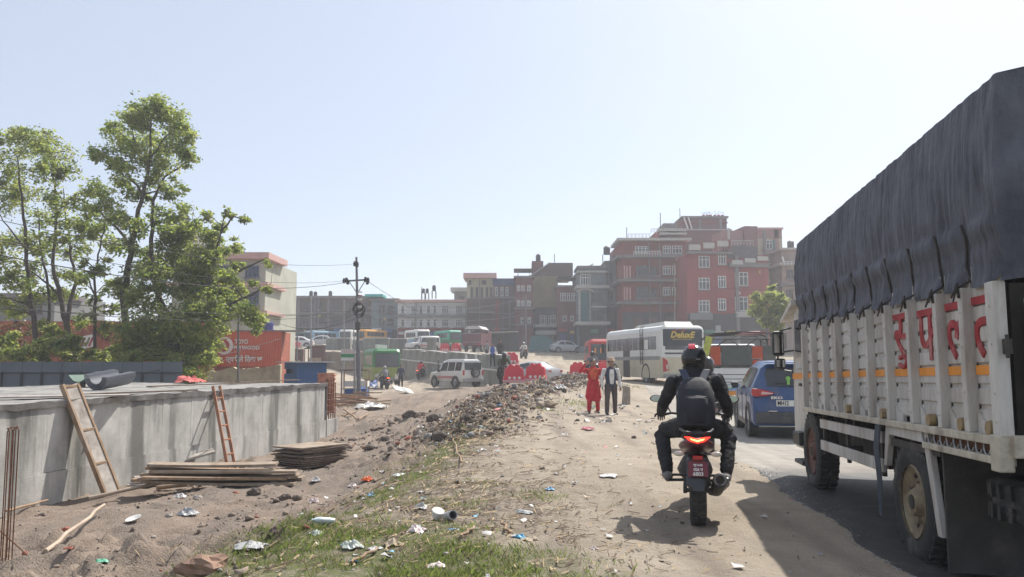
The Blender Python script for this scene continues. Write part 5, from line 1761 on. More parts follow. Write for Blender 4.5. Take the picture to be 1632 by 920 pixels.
    # exhaust on the right
    ex = MB().tube([(0.10, 0.75, 0.30), (0.14, 0.5, 0.22), (0.18, 0.25, 0.28), (0.20, -0.12, 0.42)], [0.03, 0.035, 0.062, 0.068], 12)
    exo = ex.build('exhaust', dark_metal, t, smooth=True, sharp=40)
    MB().ring((0.2, -0.125, 0.425), 0.05, 0.012, 'y', 18, 6).tube([(0.245, 0.2, 0.30), (0.265, 0.0, 0.37), (0.262, -0.1, 0.43)], [0.02, 0.026, 0.02], 8).build('heat_shield', grey_metal, exo, smooth=True)
    for s in (-1, 1):
        MB().bar((0.1 * s, 0.30, 0.36), (0.27 * s, 0.26, 0.36), 0.03, 0.025).build('foot_peg', black_plastic, t)
        MB().bar((0.1 * s, 0.05, 0.44), (0.24 * s, 0.03, 0.44), 0.03, 0.02).build('foot_peg', black_plastic, t)
    hb = MB().tube([(-0.36, 0.96, 0.93), (-0.24, 1.02, 0.96), (-0.08, 1.08, 0.94), (0.08, 1.08, 0.94), (0.24, 1.02, 0.96), (0.36, 0.96, 0.93)], 0.014, 8)
    hbo = hb.build('handlebar', black_plastic, t, smooth=True)
    for s in (-1, 1):
        MB().tube([(0.24 * s, 1.05, 0.955), (0.37 * s, 1.02, 0.925)], 0.007, 6).build('brake_lever', chrome, t)
        mo = MB().tube([(0.24 * s, 1.03, 0.96), (0.32 * s, 1.04, 1.08), (0.37 * s, 1.02, 1.11)], 0.008, 6).blob((0.39 * s, 1.03, 1.11), (0.075, 0.02, 0.04), 0, 0, 12, 8).build('mirror', black_plastic, t, smooth=True)
        MB().lathe([(0.001, 0), (0.034, 0), (0.034, 0.003), (0.001, 0.003)], (0, 0, 0), 'y', 14).build('mirror_glass', moto_mirror, mo, (0.39 * s, 1.007, 1.11)).scale = (1.8, 1, 1)
    MB().blob((0, 1.2, 0.88), (0.11, 0.10, 0.11), 3, 0.03, 12, 8).build('headlamp', moto_black, t, smooth=True)
    return t
def rider(label, loc, rz, jacket, trousers, shoes, helmet, vox=0.014, detail=True, group=None):
    t = thing('person', label, 'person', loc, rz, group)
    b = Body()
    b.limb([(0, 0.34, 0.90), (0, 0.36, 1.02), (0, 0.44, 1.19), (0, 0.52, 1.32)], [0.175, 0.165, 0.195, 0.170], [0.125, 0.115, 0.125, 0.09], jacket)
    b.limb([(0, 0.52, 1.30), (0, 0.58, 1.43)], [0.10, 0.085], None, jacket)
    hd = Vector((0, 0.61, 1.525))
    b.limb([hd - Vector((0, -0.02, 0.06)), hd + Vector((0, 0, 0.03))], [0.065, 0.076], [0.08, 0.09], skin_m)
    for s in (-1, 1):
        b.limb([(0.10 * s, 0.36, 0.87), (0.30 * s, 0.72, 0.80), (0.335 * s, 0.70, 0.75), (0.285 * s, 0.38, 0.45)], [0.108, 0.088, 0.082, 0.064], None, trousers)
        b.limb([(0.275 * s, 0.28, 0.385), (0.28 * s, 0.38, 0.395), (0.30 * s, 0.50, 0.375)], [0.046, 0.048, 0.042], [0.045, 0.05, 0.035], shoes)
        sh = Vector((0.205 * s, 0.52, 1.30))
        e = Vector((0.315 * s, 0.64, 1.07))
        w_ = Vector((0.345 * s, 0.89, 0.965))
        b.limb([sh, e, w_], [0.078, 0.062, 0.046], None, jacket)
        b.hand(w_, (0.0, 1.0, -0.25), (0, -0.2, -1), blk_cloth, 1.25, 1.05)
    o = b.finish('body', t, vox, 2, 0.007 if vox < 0.02 else 0.0)
    hm_ = MB()
    hm_.blob(hd + Vector((0, 0.0, 0.01)), (0.126, 0.150, 0.144), 0, 0, 22, 16)
    ho_ = hm_.build('helmet', helmet, t, smooth=True)
    MB().lathe([(0.105, -0.13), (0.112, -0.10), (0.118, -0.07)], hd, 'z', 22).build('helmet_rim', black_plastic, ho_)
    rows_ = []
    for j in range(6):
        ph_ = R(8 - 9 * j + 8)
        rows_.append([(hd.x + 0.130 * math.cos(ph_) * math.sin(R(a)), hd.y + 0.154 * math.cos(ph_) * math.cos(R(a)), hd.z + 0.01 + 0.14 * math.sin(ph_)) for a in range(-75, 76, 10)])
    MB().loft(rows_, close=False).build('visor', glass_dark, ho_, smooth=True)
    return t, ho_
hel_m = bpy.data.materials.new('black_red_helmet')
hel_m.use_nodes = True
_t = hel_m.node_tree
_b = _t.nodes['Principled BSDF']
_b.inputs['Roughness'].default_value = 0.18
_tc = _t.nodes.new('ShaderNodeTexCoord')
_n = _t.nodes.new('ShaderNodeTexNoise'); _n.inputs['Scale'].default_value = 7; _n.inputs['Detail'].default_value = 1
_mp = _t.nodes.new('ShaderNodeMapping'); _mp.inputs['Scale'].default_value = (0.6, 0.6, 1.6)
_t.links.new(_tc.outputs['Object'], _mp.inputs[0]); _t.links.new(_mp.outputs[0], _n.inputs['Vector'])
_r = _t.nodes.new('ShaderNodeValToRGB'); _r.color_ramp.interpolation = 'CONSTANT'
_r.color_ramp.elements[0].color = (0.012, 0.012, 0.014, 1); _r.color_ramp.elements[1].position = 0.72; _r.color_ramp.elements[1].color = (0.30, 0.02, 0.03, 1)
_t.links.new(_n.outputs['Fac'], _r.inputs[0]); _t.links.new(_r.outputs[0], _b.inputs['Base Color'])
MY = 7.75
mx_ = at(1113, 830, MY).x
mz_ = H(mx_, MY)
mrz = R(-11.5)
moto = motorcycle('black and maroon motorcycle with lit brake lamp ridden on the shoulder in the foreground', (mx_, MY, mz_), mrz)
rdr, hlm = rider('motorcyclist in black with a red and black helmet and a dark backpack', (mx_, MY, mz_), mrz, blk_cloth, blk_cloth, shoe_m, hel_m, 0.012)
# red flash on the crown and small pale mark at the back of the helmet
hdp = Vector((0, 0.61, 1.54))
rows_ = []
for j in range(7):
    a = R(38 + 12 * j)
    rows_.append([(hdp.x - 0.03 + x, hdp.y - 0.1525 * math.cos(a), hdp.z + 0.1465 * math.sin(a) - 0.6 * (x - 0.03) ** 2) for x in (-0.022, 0.0, 0.022, 0.044)])
MB().loft(rows_, close=False).build('red_flash', mat('red_helmet_flash', (0.45, 0.03, 0.05), 0.2, 0.1, 5), hlm, smooth=True)
for k in range(3):
    MB().box((0.022 + 0.016 * k, hdp.y - 0.151, hdp.z - 0.012), (0.009, 0.006, 0.006)).build('helmet_mark', white_paint, hlm)
# backpack
bp_m = mat('navy_black_backpack', (0.016, 0.018, 0.026), 0.75, 0.2, 8, 0.25, bscale=16)
bk = thing('backpack', 'dark rounded backpack with grey piping on the back of the motorcyclist', 'backpack', (mx_, MY, mz_), mrz)
rings = []
for (z, w_, d0, d1, yo) in ((0.88, 0.13, 0.0, 0.13, 0.06), (0.905, 0.175, 0.0, 0.19, 0.05), (1.02, 0.185, 0.0, 0.21, 0.03), (1.14, 0.182, 0.0, 0.19, 0.0), (1.24, 0.165, 0.0, 0.16, -0.02), (1.31, 0.125, 0.0, 0.12, -0.04), (1.35, 0.07, 0.0, 0.07, -0.05)):
    yb = 0.20 + (z - 0.9) * 0.42
    row = []
    for j in range(20):
        a = 2 * PI * j / 20
        sx_ = abs(math.cos(a)) ** 0.55 * (1 if math.cos(a) > 0 else -1)
        sy_ = abs(math.sin(a)) ** 0.65 * (1 if math.sin(a) > 0 else -1)
        row.append((w_ * sx_, yb + (d0 - d1) / 2 + (d1 - d0) / 2 * sy_, z))
    rings.append(row)
MB().loft(rings).build('bag_body', bp_m, bk, smooth=True, sharp=60)
def by(z):
    return 0.20 + (z - 0.9) * 0.42
rings = []
for (z, w_, o_) in ((0.90, 0.11, 0.165), (0.93, 0.135, 0.205), (1.05, 0.14, 0.225), (1.15, 0.13, 0.21), (1.17, 0.115, 0.19)):
    rings.append([(w_ * math.cos(2 * PI * j / 16), by(z) - o_ + 0.055 + 0.055 * math.sin(2 * PI * j / 16), z) for j in range(16)])
MB().loft(rings).build('front_pocket', bp_m, bk, smooth=True, sharp=60)
grey_pipe = mat('grey_piping', (0.36, 0.37, 0.39), 0.6, 0.1, 6)
MB().tube([(-0.172, by(1.05) - 0.10, 1.05), (-0.168, by(1.2) - 0.095, 1.20), (-0.125, by(1.3) - 0.085, 1.295), (-0.06, by(1.34) - 0.07, 1.338), (0.06, by(1.34) - 0.07, 1.338), (0.125, by(1.3) - 0.085, 1.295), (0.168, by(1.2) - 0.095, 1.20), (0.172, by(1.05) - 0.10, 1.05)], 0.008, 6).build('piping', grey_pipe, bk)
MB().tube([(-0.10, by(1.16) - 0.19, 1.168), (0, by(1.16) - 0.205, 1.175), (0.10, by(1.16) - 0.19, 1.168)], 0.0045, 5).build('zip', black_plastic, bk)
for s in (-1, 1):
    MB().bar((0.075 * s, 0.335, 1.33), (0.115 * s, 0.41, 1.415), 0.065, 0.014, (0, -1, 0.6)).bar((0.115 * s, 0.41, 1.415), (0.125 * s, 0.56, 1.42), 0.06, 0.014).build('strap', mat('grey_strap', (0.19, 0.19, 0.20), 0.8, 0.15, 8) if s > 0 else mat('navy_strap', (0.05, 0.06, 0.10), 0.8, 0.15, 8), bk)
# a second motorcycle directly ahead, mostly hidden
M2Y = 14.5
m2x = at(1130, 640, M2Y).x
m2 = dup(moto, (m2x, M2Y, H(m2x, M2Y)), R(-12), 'motorcycle hidden in front of the foreground motorcyclist')
for ch_ in list(m2.children_recursive):
    if ch_.name.startswith(('lettering', 'brake_lamp', 'lamp_core')):
        bpy.data.objects.remove(ch_)
r2, _h = rider('rider in a plain black helmet just ahead of the foreground motorcyclist', (m2x, M2Y, H(m2x, M2Y)), R(-12), char_cloth, char_cloth, dark_shoe, moto_black, 0.02)
# small motorcycles with riders in the distance
fm = motorcycle('motorcycle parked with its rider in front of the green bus', (0, 0, 0), 0, False)
fr_, _h = rider('grey haired rider in a pale shirt on the motorcycle by the green bus', (0, 0, 0), 0, grey_cloth, char_cloth, dark_shoe, mat('grey_helmet', (0.32, 0.31, 0.30), 0.4, 0.1, 4), 0.03)
def place(o, x, y, rz, z=None):
    o.location = (x, y, H(x, y) if z is None else z)
    o.rotation_euler = (0, 0, rz)
def far_bike(u, Y, rz, lm_, lr_, jk, hel, first=False, dz=0.0):
    x = at(u, 590, Y).x
    if first:
        place(fm, x, Y, rz); place(fr_, x, Y, rz)
        return
    dup(fm, (x, Y, H(x, Y) + dz), rz, lm_)
    r, _ = rider(lr_, (x, Y, H(x, Y) + dz), rz, jk, char_cloth, dark_shoe, hel, 0.03)
far_bike(617, 59, R(25), '', '', None, None, True)
far_bike(667, 72, R(-15), 'motorcycle riding along the foot of the retaining wall', 'rider in red on the motorcycle at the foot of the retaining wall', red_cloth, moto_black)
far_bike(838, 82, R(160), 'motorcycle coming along the far dirt road', 'rider in white coming along the far dirt road', white_cloth, mat('white_helmet', (0.7, 0.7, 0.7), 0.3, 0.05, 4))
far_bike(945, 47, R(170), 'motorcycle coming past the red barriers beside the white bus', 'dark clothed rider passing the red barriers beside the white bus', grey_cloth, moto_black)
far_bike(799, 43.5, R(195), 'motorcycle standing behind the rubble left of the red barriers', 'rider in dark green stopped left of the red barriers behind the rubble', cloth_m('dark_green_shirt', (0.05, 0.07, 0.035)), moto_black)
# ------------------------------------------------------------------ cars and buses
def paint(name, c, dirt=(0.30, 0.27, 0.24), da=0.2):
    return mat(name, c, 0.32, 0.06, 2.5, coat=0.25, dirt=dirt, dirt_amt=da)
white_car = paint('white_vehicle_paint', (0.62, 0.61, 0.58))
blue_car = paint('deep_blue_paint', (0.03, 0.075, 0.20), (0.16, 0.16, 0.165), 0.45)
silver_car = paint('silver_paint', (0.42, 0.43, 0.44))
def loft_body(stations, mb=None):
    """stations: (y, z_low, z_belt, z_roof, half width at the belt, half width at the roof)"""
    mb = mb or MB()
    rings = []
    for (y, zl, zb, zr, wb, wr) in stations:
        r = [(-wb * 0.93, y, zl), (-wb, y, zl + 0.14 * (zb - zl)), (-wb, y, zl + 0.75 * (zb - zl)), (-wb * 0.985, y, zb), (-(wr + 0.12 * (wb - wr)), y, zr - 0.12 * (zr - zb) - 0.02), (-wr * 0.86, y, zr - 0.004), (-wr * 0.4, y, zr + 0.012)]
        rings.append([Vector(p) for p in r] + [Vector((-p[0], p[1], p[2])) for p in reversed(r)])
    mb.loft(rings)
    return mb
def lerp_st(st, y):
    for a, b in zip(st[:-1], st[1:]):
        if a[0] <= y <= b[0]:
            q = (y - a[0]) / (b[0] - a[0] + 1e-9)
            return [a[i] + (b[i] - a[i]) * q for i in range(6)]
    return list(st[-1] if y > st[-1][0] else st[0])
def side_pt(st, y, k, s, out=0.008):
    """point on the glasshouse side, k 0 belt .. 1 roof edge"""
    _, zl, zb, zr, wb, wr = lerp_st(st, y)
    w0, z0 = wb * 0.985, zb
    w1, z1 = wr + 0.12 * (wb - wr), zr - 0.12 * (zr - zb) - 0.02
    return Vector((s * (w0 + (w1 - w0) * k + out), y, z0 + (z1 - z0) * k))
def side_glass(st, y0, y1, s, k0=0.08, k1=0.92, sl0=0.0, sl1=0.0, n=5):
    m = MB()
    a, b = [], []
    for i in range(n):
        q = i / (n - 1)
        y = y0 + (y1 - y0) * q
        yt = (y0 + sl0) + ((y1 + sl1) - (y0 + sl0)) * q
        a.append(side_pt(st, y, k0, s))
        b.append(side_pt(st, yt, k1, s))
    m.loft([a, b] if s > 0 else [b, a], close=False)
    return m
def car(name, label, loc, rz, st, body_m, wheels=((0.72, 0.33), (3.25, 0.33)), wx=0.80, glasses=((0.30, 0.85), (0.95, 1.9), (2.0, 2.75)), cat='car', full=True, group=None, rear=None, parts=None, tyre_w=0.2):
    t = thing(name, label, cat, loc, rz, group)
    bo = loft_body(st).build('body', body_m, t, smooth=True, sharp=38)
    for s in (-1, 1):
        for (y, r_) in wheels:
            wheel(t, (wx * s, y, r_), r_, tyre_w, side=s, rimmat=grey_metal, n=24)
            MB().lathe([(r_ * 1.02, 0.0), (r_ * 1.20, 0.0), (r_ * 1.20, 0.012), (r_ * 1.02, 0.012)], ((wx + 0.098) * s if s > 0 else (wx + 0.11) * s, y, r_ * 1.02), 'x', 26).build('wheel_arch', black_plastic, t)
        for (a, b, sl0, sl1) in [(g + (0, 0))[:4] if len(g) == 2 else g for g in glasses]:
            side_glass(st, a, b, s, sl0=sl0, sl1=sl1).build('side_window', glass_dark, t, smooth=True)
    return t
# ---- blue car beside the lorry
SX = [(0.0, 0.42, 0.66, 0.70, 0.76, 0.66), (0.05, 0.30, 0.90, 0.96, 0.84, 0.70), (0.14, 0.28, 1.02, 1.18, 0.865, 0.66), (0.36, 0.26, 1.03, 1.58, 0.875, 0.60), (0.75, 0.25, 1.02, 1.645, 0.885, 0.60), (1.7, 0.24, 1.0, 1.66, 0.885, 0.60),
      (2.35, 0.24, 0.99, 1.58, 0.885, 0.60), (2.95, 0.25, 0.98, 1.22, 0.88, 0.63), (3.12, 0.26, 0.97, 1.05, 0.87, 0.68), (3.75, 0.30, 0.90, 0.96, 0.84, 0.66), (3.98, 0.40, 0.72, 0.78, 0.72, 0.55)]
CY = 17.3
lx = at(1205, 690, CY).x
crz = -math.atan(0.17)
cxw = lx + math.cos(crz) * 0.84
suv = car('blue_car', 'dusty blue compact car with red tail lamp queuing ahead of the lorry', (cxw, CY, H(cxw, CY)), crz, SX, blue_car, wheels=((0.70, 0.345), (3.20, 0.345)), wx=0.79, glasses=((0.42, 0.80, 0.10, 0.0), (0.88, 1.72), (1.80, 2.68, 0, -0.30)))
def back_pt(st, x, q, y0, y1, out=0.012):
    """point on the sloping rear window between stations y0 (q=0) and y1 (q=1)"""
    y = y0 + (y1 - y0) * q
    return y
m = MB()
rings = []
for (q, y, z, w_) in ((0, 0.122, 1.12, 0.66), (0.35, 0.19, 1.27, 0.63), (0.7, 0.262, 1.41, 0.60), (1, 0.31, 1.505, 0.54)):
    rings.append([(w_ * (i / 8 * 2 - 1), y - 0.028 - 0.02 * (1 - (i / 8 * 2 - 1) ** 2) + 0.05 * (i / 8 * 2 - 1) ** 4, z) for i in range(9)])
m.loft(rings, close=False)
m.build('rear_window', glass_dark, suv, smooth=True)
m = MB()
for (z, w_) in ((1.58, 0.5), (1.62, 0.55)):
    m.bar((-w_, 0.30, z), (w_, 0.30, z), 0.22, 0.02)
m.build('roof_spoiler', blue_car, suv, bev=0.01)
for s in (-1, 1):
    q = MB().prism([(0.42 * s, 0.955), (0.40 * s, 0.985), (0.62 * s, 1.045), (0.84 * s, 1.075), (0.875 * s, 0.97), (0.83 * s, 0.90), (0.60 * s, 0.91)], -0.012, 0.16, 'y').build('tail_lamp', lamp_red, suv, bev=0.006)
    MB().prism([(0.44 * s, 0.955), (0.44 * s, 0.978), (0.66 * s, 1.008), (0.68 * s, 0.945)], -0.02, -0.008, 'y').build('lens', mat('pale_pink_lens', (0.65, 0.42, 0.42), 0.25, 0.05, 5), q)
    MB().box((0.97 * s, 2.55, 1.08), (0.18, 0.10, 0.15)).build('mirror', black_plastic, suv, bev=0.03)
    for y in (1.0, 1.95):
        MB().box((0.892 * s, y + 0.1, 0.90), (0.02, 0.18, 0.03)).build('door_handle', blue_car, suv)
    for y in (0.86, 1.76, 2.75):
        MB().bar((0.889 * s, y, 0.34), (0.889 * s, y, 0.98), 0.008, 0.006, (0, 1, 0)).build('door_seam', black_plastic, suv)
    MB().b2((0.80 * s, 0.95, 0.24), (0.885 * s, 3.0, 0.36)).build('sill', black_plastic, suv)
MB().b2((-0.80, -0.045, 0.34), (0.80, 0.12, 0.58)).build('bumper', mat('dusty_bumper', (0.07, 0.07, 0.072), 0.7, 0.2, 5, dirt=(0.2, 0.18, 0.16), dirt_amt=0.4), suv, bev=0.03)
pl = MB().b2((-0.37, -0.012, 0.70), (0.13, 0.03, 0.825)).build('number_plate', white_paint, suv)
text('MH12', 0.13, black_plastic, pl, (-0.235, -0.016, 0.762), (PI / 2, 0, 0), bold=0.003, depth=0.001, sx=0.7)
text('JM2480'[:2], 0.13, black_plastic, pl, (0.03, -0.016, 0.762), (PI / 2, 0, 0), bold=0.003, depth=0.001, sx=0.7)
text('EKO', 0.075, chrome, suv, (-0.36, -0.012, 0.875), (PI / 2, 0, 0), bold=0.002, depth=0.002, sx=1.6)
MB().box((-0.45, -0.05, 0.60), (0.18, 0.02, 0.02)).build('reflector', chrome, suv)
MB().box((-0.12, 0.10, 1.16), (0.5, 0.015, 0.015), (0, R(6), 0)).build('wiper', black_plastic, suv)
MB().lathe([(0.001, 0), (0.05, 0), (0.05, 0.004)], (-0.1, 0.12, 1.28), 'y', 10).b2((-0.125, 0.09, 1.12), (-0.075, 0.10, 1.27)).build('hanging_charm', mat('green_charm', (0.25, 0.55, 0.12), 0.6, 0.1, 5), suv)
MB().tube([(-0.58, 0.6, 1.67), (-0.58, 0.75, 1.70), (-0.58, 2.1, 1.70), (-0.58, 2.25, 1.66)], 0.015, 6).build('roof_rail', black_plastic, suv)

# ---- white jeep on the lower road
SJ = [(0.0, 0.50, 0.95, 0.98, 0.84, 0.78), (0.04, 0.42, 1.05, 1.30, 0.88, 0.78), (0.10, 0.40, 1.10, 1.86, 0.89, 0.70), (0.3, 0.40, 1.10, 1.93, 0.90, 0.70), (2.2, 0.40, 1.08, 1.94, 0.90, 0.70), (2.7, 0.40, 1.08, 1.82, 0.90, 0.70), (3.15, 0.42, 1.07, 1.25, 0.88, 0.74), (3.3, 0.42, 1.05, 1.12, 0.86, 0.76), (4.2, 0.44, 0.98, 1.04, 0.82, 0.70), (4.35, 0.52, 0.8, 0.85, 0.75, 0.62)]
JY = 56.5
jx = at(754, 612, JY).x
jeep = car('white_jeep', 'white off road jeep with rear spare wheel driving on the lower dirt road', (jx, JY, at(754, 618, JY).z), R(38), SJ, white_car, wheels=((0.85, 0.37), (3.5, 0.37)), wx=0.82, glasses=((0.22, 0.95), (1.05, 1.85), (1.95, 2.85, 0, -0.2)), tyre_w=0.24)
MB().b2((-0.68, -0.02, 1.22), (0.68, 0.09, 1.72)).build('rear_window', glass_dark, jeep)
sw = wheel(jeep, (0.12, -0.12, 1.02), 0.34, 0.22, side=-1, name='spare_wheel')
sw.rotation_euler = (0, 0, R(90))
MB().b2((-0.85, -0.12, 0.42), (0.85, 0.06, 0.62)).build('bumper', grey_metal, jeep, bev=0.03)
for s in (-1, 1):
    MB().box((0.80 * s, -0.01, 1.02), (0.12, 0.06, 0.34)).build('tail_lamp', lamp_red, jeep)
    MB().box((0.98 * s, 2.85, 1.15), (0.18, 0.08, 0.18)).build('mirror', black_plastic, jeep)
    MB().b2((0.885 * s, 1.0, 0.62), (0.91 * s, 3.1, 0.78)).build('side_stripe', mat('faded_red_stripe', (0.45, 0.18, 0.16), 0.6, 0.2, 4), jeep)
    MB().b2((0.72 * s, 0.3, 1.96), (0.76 * s, 2.3, 1.99)).build('roof_rail', grey_metal, jeep)
MB().tube([(-0.9, 3.0, 1.2), (-0.95, 2.98, 1.9)], 0.04, 8).build('snorkel', black_plastic, jeep)

# ---- silver saloon beyond the barriers
SS = [(0.0, 0.40, 0.75, 0.80, 0.76, 0.66), (0.1, 0.3, 0.92, 0.98, 0.83, 0.68), (0.55, 0.25, 0.95, 1.06, 0.85, 0.64), (1.15, 0.24, 0.94, 1.42, 0.86, 0.56), (1.9, 0.24, 0.93, 1.47, 0.86, 0.56), (2.5, 0.24, 0.92, 1.38, 0.86, 0.57), (3.1, 0.25, 0.92, 1.0, 0.85, 0.66), (4.1, 0.3, 0.80, 0.86, 0.80, 0.6), (4.3, 0.4, 0.65, 0.7, 0.7, 0.5)]
def saloon(label, u, v, Y, rz, pm, first=None):
    p = at(u, v, Y)
    if first:
        return dup(first, p, rz, label)
    c = car('saloon_car', label, p, rz, SS, pm, glasses=((0.75, 1.6, 0.35, 0.0), (1.7, 2.9, 0, -0.4)), group=None)
    MB().loft([[(-0.62, 0.54, 1.04), (0.62, 0.54, 1.04)], [(-0.5, 1.1, 1.40), (0.5, 1.1, 1.40)]], close=False).build('rear_window', glass_dark, c)
    for s in (-1, 1):
        MB().box((0.66 * s, 0.03, 0.80), (0.26, 0.1, 0.12)).build('tail_lamp', lamp_red, c)
    return c
s1 = saloon('silver car climbing behind the red barriers', 886, 611, 55, R(52), silver_car)
s2 = saloon('grey car parked by the low awning in front of the brick fronts', 876, 562.5, 96, R(-70), None, s1)
s2['group'] = ''; del s2['group']
s3 = saloon('white car with bonnet towards the utility pole on the far road', 536, 553, 106, R(100), None, s1)
jv = dup(jeep, at(697, 560, 91), R(125), 'small white jeep facing right on the upper road behind the block row')
jv.scale = (0.85,) * 3
vn = dup(jeep, at(936, 563, 98), R(-70), 'pale van parked at the shop fronts left of the red bus')

# ---- buses
cream = mat('cream_lower_paint', (0.53, 0.48, 0.35), 0.5, 0.08, 2, dirt=(0.38, 0.32, 0.23), dirt_amt=0.35)
bus_white = mat('bus_white_paint', (0.66, 0.66, 0.63), 0.4, 0.05, 2, dirt=(0.45, 0.43, 0.38), dirt_amt=0.2)
bus_glass = mat('bus_window_glass', (0.07, 0.08, 0.09), 0.12, 0.3, 1.5, spec=0.6)
grey_band = mat('grey_belt_band', (0.27, 0.27, 0.25), 0.5, 0.1, 3)
def bus(name, label, loc, rz, L, W, Hh, upper, lower, belt=1.30, wz0=1.62, wz1=2.3, nwin=7, band=None, full=False, group=None, zfloor=0.42, front_glass=True, win0=0.9, win1=None, cat='bus'):
    t = thing(name, label, cat, loc, rz, group)
    win1 = win1 or L - 0.5
    def ring(y, w_, z0, z1, r_):
        return [(-w_, y, z0), (-w_, y, z1 - r_), (-w_ + r_ * 0.3, y, z1 - r_ * 0.3), (-w_ + r_, y, z1), (w_ - r_, y, z1), (w_ - r_ * 0.3, y, z1 - r_ * 0.3), (w_, y, z1 - r_), (w_, y, z0)]
    h = W / 2
    MB().loft([ring(0.0, h * 0.95, belt, Hh - 0.10, 0.22), ring(0.10, h, belt, Hh, 0.25), ring(L - 0.25, h, belt, Hh, 0.25), ring(L, h * 0.93, belt, Hh - 0.18, 0.25)]).build('upper_body', upper, t, bev=0.0)
    MB().loft([ring(-0.02, h * 0.94, zfloor, belt - 0.004, 0.02), ring(0.10, h * 1.0 + .004, zfloor - 0.05, belt - 0.004, 0.02), ring(L - 0.2, h + .004, zfloor - 0.05, belt - 0.004, 0.02), ring(L + 0.06, h * 0.92, zfloor, belt - 0.004, 0.02)]).build('lower_body', lower, t)
    if band:
        for s in (-1, 1):
            MB().b2((s * h, 0.12, belt - 0.12), (s * (h + 0.012), L - 0.3, belt + 0.06)).build('belt_band', band, t)
    for s in (-1, 1):
        ww = (win1 - win0) / nwin
        for i in range(nwin):
            MB().b2((s * (h - 0.01), win0 + ww * i + 0.045, wz0), (s * (h + 0.012), win0 + ww * (i + 1) - 0.045, wz1)).build('window', bus_glass, t)
        for y in (L * 0.24, L * 0.80):
            wheel(t, (s * (h - 0.13), y, 0.46), 0.46, 0.26, side=s, n=24)
            MB().lathe([(0.47, 0.0), (0.56, 0.0), (0.56, 0.01), (0.47, 0.01)], (s * (h + 0.006) - (0.0 if s > 0 else 0.01), y, 0.5), 'x', 24).build('wheel_arch', black_plastic, t)
    MB().b2((-h * 0.80, -0.035, wz0 - 0.02), (h * 0.80, 0.06, Hh - 0.24)).build('rear_window', bus_glass, t, bev=0.02)
    MB().b2((-h * 0.84, L - 0.12, wz0 - 0.35), (h * 0.84, L + 0.025, Hh - 0.35)).build('windscreen', bus_glass, t, bev=0.02)
    for s in (-1, 1):
        MB().b2((s * h * 0.70, -0.06, belt - 0.55), (s * h * 0.93, 0.03, belt - 0.22)).build('tail_lamp', lamp_red, t)
        MB().b2((s * h * 0.55, L + 0.0, zfloor + 0.2), (s * h * 0.88, L + 0.09, zfloor + 0.42)).build('headlamp', lens_white, t, bev=0.02)
    MB().b2((-h * 0.9, -0.12, zfloor - 0.05), (h * 0.9, 0.02, zfloor + 0.16)).build('bumper', grey_band, t, bev=0.02)
    MB().b2((-h * 0.92, L, zfloor - 0.05), (h * 0.92, L + 0.14, zfloor + 0.16)).build('bumper', grey_band, t, bev=0.02)
    return t
BY = 38.0
brz = R(11.5)
bl_ = at(1054, 600, BY)
bgz = at(1054, 616, BY).z
bc = Vector((bl_.x, BY, bgz)) + Vector((math.cos(brz), math.sin(brz), 0)) * 1.09
deluxe = bus('white_bus', 'white and cream minibus lettered Deluxe on its dark rear window', bc, brz, 8.3, 2.18, 2.84, bus_white, cream, belt=1.34, wz0=1.72, wz1=2.34, nwin=9, band=grey_band, win0=0.55, win1=7.9)
for ch_ in list(deluxe.children):
    if ch_.name.startswith('tail_lamp'):
        bpy.data.objects.remove(ch_)
MB().loft([[(-0.72, 0.4, 2.84), (0.72, 0.4, 2.84)], [(-0.66, 0.6, 3.04), (0.66, 0.6, 3.04)], [(-0.66, 4.2, 3.0), (0.66, 4.2, 3.0)], [(-0.72, 4.8, 2.84), (0.72, 4.8, 2.84)]], close=False).build('roof_pod', bus_white, deluxe)
MB().prism([(0.40, 2.838), (0.6, 3.04), (4.2, 3.0), (4.8, 2.838)], -0.665, -0.66, 'x').prism([(0.40, 2.838), (0.6, 3.04), (4.2, 3.0), (4.8, 2.838)], 0.66, 0.665, 'x').build('pod_side', bus_white, deluxe)
MB().b2((-0.98, -0.045, 1.86), (0.98, 0.07, 2.66)).build('rear_glass', glass_dark, deluxe, bev=0.05)
MB().b2((-0.9, -0.05, 1.50), (0.35, 0.02, 1.56)).build('trim_strip', black_plastic, deluxe)
text('DeluxE', 0.40, mat('gold_lettering', (0.62, 0.44, 0.10), 0.4, 0.1, 6), deluxe, (-0.05, -0.062, 2.38), (PI / 2, 0, 0), bold=0.012, shear=0.25, sx=1.0)
MB().b2((-0.55, -0.062, 2.175), (0.45, -0.05, 2.195)).build('lettering', MATS['gold_lettering'], deluxe)
MB().b2((-0.52, -0.062, 2.575), (0.15, -0.05, 2.625)).build('sticker', mat('dull_red_sticker', (0.25, 0.04, 0.05), 0.6, 0.2, 8), deluxe)
for s in (-1, 1):
    MB().prism([(0.72 * s, 0.75), (0.80 * s, 1.2), (1.02 * s, 1.34), (1.0 * s, 0.66)], -0.05, 0.06, 'y').build('tail_lamp', lamp_red, deluxe)
    MB().prism([(0.76 * s, 0.80), (0.80 * s, 1.02), (0.86 * s, 0.98), (0.84 * s, 0.78)], -0.06, -0.045, 'y').build('lamp_lens', lens_white, deluxe)
MB().b2((-1.10, 4.25, 0.34), (-1.085, 5.25, 2.32)).build('doorway_shade_panel', black_plastic, deluxe)  # flat black panel painting the darkness inside the open door
m = MB()
for y in (2.30, 2.62):
    m.tube([(-1.13, y, 1.0), (-1.13, y, 2.75), (-1.0, y, 2.92)], 0.018, 6)
for z in (1.25, 1.55, 1.85, 2.15, 2.45):
    m.bar((-1.13, 2.30, z), (-1.13, 2.62, z), 0.03, 0.02)
m.build('side_ladder', dark_metal, deluxe)
